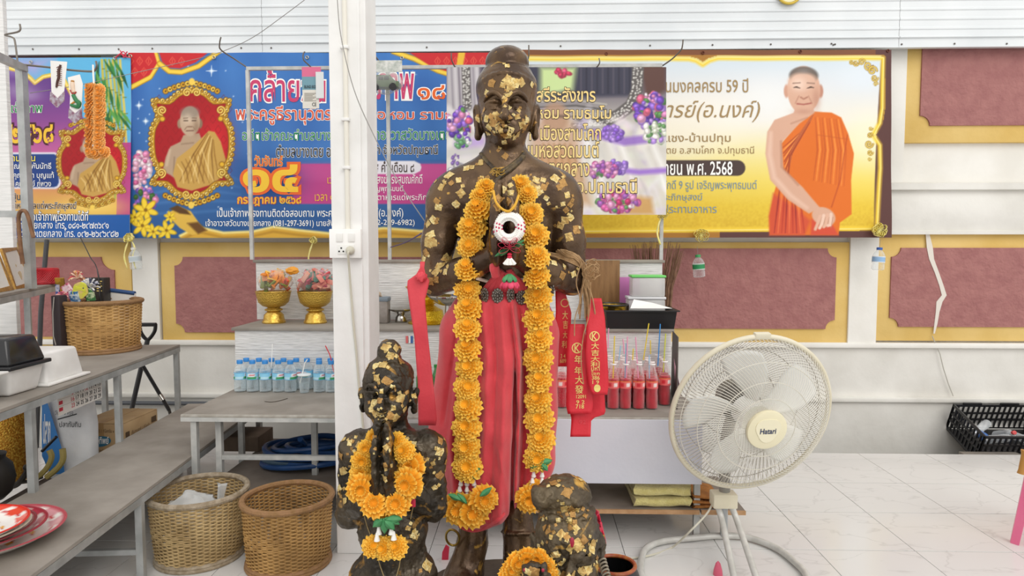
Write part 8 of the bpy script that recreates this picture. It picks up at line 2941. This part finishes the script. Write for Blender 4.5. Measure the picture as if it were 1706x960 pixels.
fmb(lambda mb: mb.lathe([(.06, .045), (.075, .07), (.078, .15), (.06, .185), (.001, .19)], 28, Matrix.Rotation(-PI / 2, 4, 'X'), capb=False), 'motor_housing', mat('motor_grey', '#6a665e', .5))
HD = -.128
hubc = fmb(lambda mb: mb.lathe([(.072, -HD - .02), (.076, -HD - .008), (.074, -HD), (.062, -HD + .003), (.001, -HD + .004)], 44, Matrix.Rotation(PI / 2, 4, 'X') @ Matrix.Diagonal((1, 1, 1, 1))), 'hub_cap', mat('badge_cream', '#e8e0c0', .35))
def shield(mb):
    pts = [(.045 * math.sin(a) * (1 if abs(a) < 2 else 1), .0) for a in (0,)]
    poly = []
    for a in np.linspace(0, 2 * PI, 40)[:-1]:
        r = .046 * (1 + .10 * math.cos(3 * (a + PI / 2)))
        poly.append((r * math.cos(a), r * math.sin(a) + .004))
    mb.prism(poly, HD - .0055, HD - .001)
hsh = fmb(shield, 'hub_shield', mat('badge_cream_light', '#ece5c8', .35))
under(hubc, hsh)
tfan = lambda x, y, l: FM @ Vector((x, HD - .0058 - .0004 * l, -y))
lettering('Hatari', (-.030, -.011, .030, .011), tfan, mat('badge_navy', '#27365a', .4), hubc, bold=.02, name='badge_lettering')
nk = P(1207, 832, 2.66)
bk = FM @ Vector((0, .12, -.02))
MB().tube(spline([bk, Vector((bk.x - .02, bk.y + .06, bk.z - .16)), Vector((nk.x, nk.y, nk.z))], 6), .022, 10).build('neck', mat('neck_grey', '#8d8a82', .5), fan)
a, b = P(1187, 822, 2.64), P(1227, 846, 2.64)
MB().box((a.x, 2.62, b.z), (b.x, 2.69, a.z), bev=.006).build('bracket', M_cream_pl, fan)
M_tube = mat('white_steel_tube', '#d2d1cc', .35, .1, col2='#bdbcb6', scale=18)
loop = [G(x, y, .016) for (x, y) in ((1067, 945), (1074, 917), (1100, 903), (1150, 897), (1200, 893), (1245, 896), (1290, 912), (1322, 935), (1345, 962), (1345, 1000), (1300, 1030), (1210, 1040), (1120, 1020), (1076, 985))]
MB().tube(spline(loop + [loop[0]], 6)[:-1], .0135, 10, closed=True).build('floor_loop', M_tube, fan)
for (x0, x1, xg, yg) in ((1195, 1203, 1232, 1005), (1218, 1228, 1276, 1010)):
    p0, p1, p2 = P(x0, 842, 2.655), P(x1, 868, 2.64), G(xg, yg, .02)
    MB().tube(spline([p0, p1, (p1 + p2) / 2 + Vector((0, 0, .0)), p2], 6), .0125, 10).build('leg_tube', M_tube, fan)
MB().tube([P(1206, 842, 2.68), G(1206, 892, .02)], .016, 12).build('rear_post', mat('zinc_tube', '#b5b9bb', .3, .5), fan)
for (x, y) in ((1096, 905), (1210, 895)):
    p = G(x, y, .004)
    MB().box((p.x - .014, p.y - .012, 0), (p.x + .014, p.y + .012, .012), bev=.002).build('rubber_foot', mat('grey_rubber', '#8b8a86', .8), fan)
cd = [P(1186, 842, 2.66), P(1176, 858, 2.64), P(1150, 885, 2.6)] + [G(x, y, .006) for (x, y) in ((1120, 912), (1085, 925), (1050, 931), (1015, 934), (985, 938))]
MB().tube(spline(cd, 6), .004, 7).build('power_cord', M_cordb, fan)
# ================================================================== TOWELS ON THE LOWER SHELF
M_tow = mat('yellow_towel', '#e2d892', .95, col2='#d6ca80', scale=40, bump=.8, bscale=160, sheen=.4)
M_tow2 = mat('orange_brown_cloth', '#b5793a', .9, col2='#9a6230', scale=30, bump=.5, bscale=120)
def folded(label, x0, x1, y0, y1, z0, h, m, n, group=None):
    t = thing('folded_towel', label, 'towel', ((x0 + x1) / 2, (y0 + y1) / 2, z0))
    for k in range(n):
        zc = z0 + h * (k + .5) / n
        hh_ = h / n * .5
        mb = MB()
        def fn(u, v):
            a = u * 2 * PI
            cx_, cz_ = math.cos(a), math.sin(a)
            yy_ = (y0 + y1) / 2 + math.copysign(abs(cx_) ** .35, cx_) * (y1 - y0) / 2 * (1 - .02 * k)
            z_ = zc + math.copysign(abs(cz_) ** .6, cz_) * hh_ * (.98 + .0 * v)
            x_ = x0 + (x1 - x0) * v + .006 * math.sin(a * 3 + k * 2)
            sag = .010 * noise.noise(Vector((x_ * 12, yy_ * 9, k * 3.3)))
            return (x_, yy_, max(z0 + .001, z_ + sag))
        mb.grid(fn, 26, 14, True)
        V0 = len(mb.v)
        mb.f.append(tuple(range(26))[::-1])
        mb.f.append(tuple(14 * 26 + i for i in range(26)))
        mb.build('fold', m, t)
    return t
x0, x1 = P(1054, 830, 2.85).x, P(1146, 830, 2.85).x
folded('folded pale yellow towel on the lower shelf', x0, x1, 2.79, 3.06, .141, .09, M_tow, 2)
x0, x1 = P(1142, 835, 2.86).x + .02, P(1192, 835, 2.86).x
folded('folded orange-brown cloth beside the yellow towel', x0 + .0, x1, 2.79, 2.98, .141, .05, M_tow2, 3)
# ================================================================== BLUE HOSE, WOODEN BLOCK
hose = thing('garden_hose', 'coiled blue garden hose on the shelf under the display table', 'hose', (P(510, 770, 3.25).x, 3.25, .16))
hc = P(512, 765, 3.25)
M_hose = mat('blue_hose', '#27528c', .4, col2='#1d4376', scale=12)
M_hose2 = mat('grey_blue_hose', '#4f6678', .45)
for li, (m, r0, zz0, ph, cx_, n) in enumerate(((M_hose, .20, .176, 0, 0, 5), (M_hose2, .17, .182, 1.2, -.03, 3), (M_hose, .15, .21, 2.2, .06, 3))):
    pts = []
    for i in range(n * 28):
        a = ph + i / 28 * 2 * PI
        r = r0 * (1 + .10 * math.sin(a * .37 + ph)) - .004 * (i / 28)
        pts.append((hc.x + cx_ + r * 1.05 * math.cos(a), 3.27 + r * .8 * math.sin(a), zz0 + .022 * (i / 28) * .8 + .012 * math.sin(a * 1.5 + ph)))
    if li == 0:
        pts += [P(510, 742, 3.2), P(500, 732, 3.12)]
    MB().tube(pts, .0135, 8).build('hose_coil', m, hose)
blk = thing('wooden_block', 'brown wooden block on the shelf behind the table legs', 'block', (P(402, 760, 3.5).x, 3.5, .16))
a, b = P(368, 745, 3.45), P(430, 745, 3.45)
MB().box((a.x, 3.45, .161), (b.x, 3.66, .24), bev=.004).build('block', mat('block_wood', '#857363', .8, col2='#705f50', scale=8), blk)
# ================================================================== CRATE OF BOTTLES IN THE GUTTER
tb, tfp = P(1586, 673, 4.44), P(1641, 728, 4.12)
dv = (tb - tfp)
Ld = dv.length
crate = thing('plastic_crate', 'black slatted plastic crate of empty bottles tipped against the wall', 'crate', (tfp.x, tfp.y, tfp.z - .2))
ey = dv.normalized()
ex = Vector((1, 0, 0))
ey = (ey - ex * ey.dot(ex)).normalized()
ez = ex.cross(ey)
CM = Matrix(((ex.x, ey.x, ez.x, tfp.x), (ex.y, ey.y, ez.y, tfp.y), (ex.z, ey.z, ez.z, tfp.z), (0, 0, 0, 1)))
CW_, CH_ = .52, .20
def cbox(lo, hi, nm, bev=.002):
    MB().box(lo, hi, CM, bev=bev).build(nm, M_blackp, crate)
def crate_wall(o, d, length, y_norm):
    """vertical slats and rails of one side; o origin (local), d direction"""
    o, d = Vector(o), Vector(d)
    n = Vector(y_norm) * .006
    def pc(s0, s1, z0, z1, nm):
        p0, p1 = o + d * s0 - n, o + d * s1 + n
        lo = (min(p0.x, p1.x), min(p0.y, p1.y), z0)
        hi = (max(p0.x, p1.x), max(p0.y, p1.y), z1)
        cbox(lo, hi, nm, .0015)
    pc(0, length, -.016, 0, 'rim_rail')
    pc(0, length, -CH_, -CH_ + .02, 'foot_rail')
    pc(.014, length - .014, -.075, -.063, 'mid_rail')
    pc(.014, length - .014, -.125, -.113, 'mid_rail')
    m = int(length / .034)
    for k in range(m + 1):
        s = k * (length - .012) / m
        w = .012 if k in (0, m) else .009
        pc(s, s + w, -CH_ + .02, -.016, 'slat')
crate_wall((.006, .0, 0), (0, 1, 0), Ld, (1, 0, 0))
crate_wall((0, .006, 0), (1, 0, 0), CW_, (0, 1, 0))
crate_wall((0, Ld - .006, 0), (1, 0, 0), CW_, (0, 1, 0))
crate_wall((CW_ - .006, 0, 0), (0, 1, 0), Ld, (1, 0, 0))
cbox((0, 0, -CH_), (CW_, Ld, -CH_ + .006), 'crate_base')
for s in (.06, .30):
    cbox((s, Ld - .014, -.002), (s + .12, Ld - .002, .014), 'rim_handle')
M_clr = clear_mat('crushed_pet', '#eef2f4', .22, .1)
M_blu = clear_mat('blue_pet', '#3f78c8', .5, .12)
rr = random.Random(9)
for k, (x, y, m, lb_) in enumerate(((.08, .12, M_blu, 'crushed blue plastic bottle at the left in the black crate'), (.16, .09, M_clr, 'clear empty bottle lying nearest in the black crate'), (.23, .14, M_clr, 'clear empty bottle in the middle of the black crate'), (.12, .2, M_clr, 'clear empty bottle under the back rim of the crate'), (.31, .10, M_clr, 'clear empty bottle at the right side of the crate'))):
    c = CM @ Vector((x, y, -.085))
    t = thing('empty_bottle', lb_, 'bottle', tuple(c), group='empty bottles in the crate')
    Mx = Matrix.Translation(c) @ rotmat(rr.uniform(1.2, 1.9), 0, rr.uniform(-1.2, 1.2))
    mb = MB()
    mb.lathe([(.018, -.085), (.026, -.08), (.027, -.03), (.024, 0), (.027, .03), (.02, .06), (.011, .075), (.011, .088)], 18, Mx)
    mb.build('crushed_body', m, t)
    mb = MB()
    mb.lathe([(.0125, .078), (.0127, .095), (.0005, .096)], 14, Mx)
    mb.build('cap', mat('cap_w', '#e8e8ea', .4) if k != 2 else mat('cap_r', '#c83a3a', .4), t)
plank = MB().box((P(1590, 745, 4.2).x, 4.06, -.30), (P(1590, 745, 4.2).x + .35, 4.16, -.02), bev=.004).build('wood_offcut', mat('grey_wood', '#8d867c', .8, col2='#78716a', scale=10), origin=(P(1590, 745, 4.2).x, 4.1, -.30))
tag(plank, 'grey wooden offcut propping up the black crate', 'wood')
# ================================================================== PINK STOOL, POT, SMALL THINGS
f1 = G(1684, 905)
st = thing('plastic_stool', 'pink plastic stool of which one splayed leg shows at the right edge', 'stool', (f1.x + .22, f1.y, 0))
M_pinkp = mat('pink_plastic', '#e9759a', .35, col2='#e06a90', scale=6)
SX, SY_, SH = f1.x + .22, f1.y, .44
for k in range(4):
    ang = k * PI / 2
    dr = Vector((math.cos(ang), math.sin(ang), 0))
    tn = Vector((-dr.y, dr.x, 0))
    a = Vector((SX, SY_, 0)) + dr * .22
    b = Vector((SX, SY_, SH - .01)) + dr * .15
    V = []
    for v in (0, .5, 1):
        p = a + (b - a) * v
        ww = .024 * (1 + .3 * v)
        V += [tuple(p - dr * ww * .7 + tn * ww), tuple(p), tuple(p - dr * ww * .7 - tn * ww)]
    MB().add(V, [(0, 1, 4, 3), (1, 2, 5, 4), (3, 4, 7, 6), (4, 5, 8, 7)]).build('leg', M_pinkp, st, smooth=False, solid=.005)
MB().box((-.12, -.12, -.035), (.12, .12, 0), Matrix.Translation((SX, SY_, SH)) @ Matrix.Rotation(PI / 4, 4, 'Z'), bev=.014).build('seat', M_pinkp, st)
hn = P(1702, 770, f1.y - .06)
wt = thing('turned_stick', 'brown turned wooden stick end at the right edge above the stool leg', 'stick', (hn.x + .02, f1.y - .05, hn.z))
mb = MB()
mb.lathe([(.0005, -.052), (.02, -.05), (.017, -.035), (.016, .03), (.02, .048), (.0005, .052)], 14, Matrix.Translation((hn.x + .012, f1.y - .06, hn.z)) @ rotmat(0, .12, 0), capb=False)
mb.build('turned_grip', mat('tan_wood', '#b5813c', .5), wt)
MB().beam((hn.x + .018, f1.y - .06, hn.z + .04), (hn.x + .16, f1.y + .02, SH + .012), .014, .014).build('handle_bar', MATS['tan_wood'], wt, smooth=False)
pc_ = P(1024, 972, 1.95)
pt = thing('incense_pot', 'black round pot with a red and gold rim beside the nearest statue', 'pot', (pc_.x, 1.95, 0))
MB().lathe([(.05, .001), (.075, .03), (.09, .12), (.088, .22), (.07, .28), (.058, .30)], 32).build('pot_body', M_blackp, pt, world=False)
MB().tube(arc((0, 0, .30), .06, 0, 2 * PI, 36, 'xy')[:-1], .006, 8, closed=True).build('red_rim', mat('rim_redgold', '#8f3526', .4, col2='#a8642c', scale=60), pt, world=False)
q = G(741, 908, .06)
rt = MB().prism([(-.012, 0), (.014, 0), (.018, .05), (.004, .06), (-.010, .03)], -.004, .004, Matrix.Translation((q.x, q.y, .0))).build('red_paper_tag', M_redrib, origin=(q.x, q.y, 0))
tag(rt, 'folded red paper tag on the floor beside the brass ring', 'tag')
q = G(1196, 958, .0)
pt_ = MB().lathe([(.018, 0), (.016, .02), (.009, .045), (.0005, .055)], 14, Matrix.Translation((q.x, q.y, 0))).build('pink_cone', mat('pink_cone', '#d8607a', .4), origin=(q.x, q.y, 0))
tag(pt_, 'small pink cone on the floor between the fan legs', 'cone')
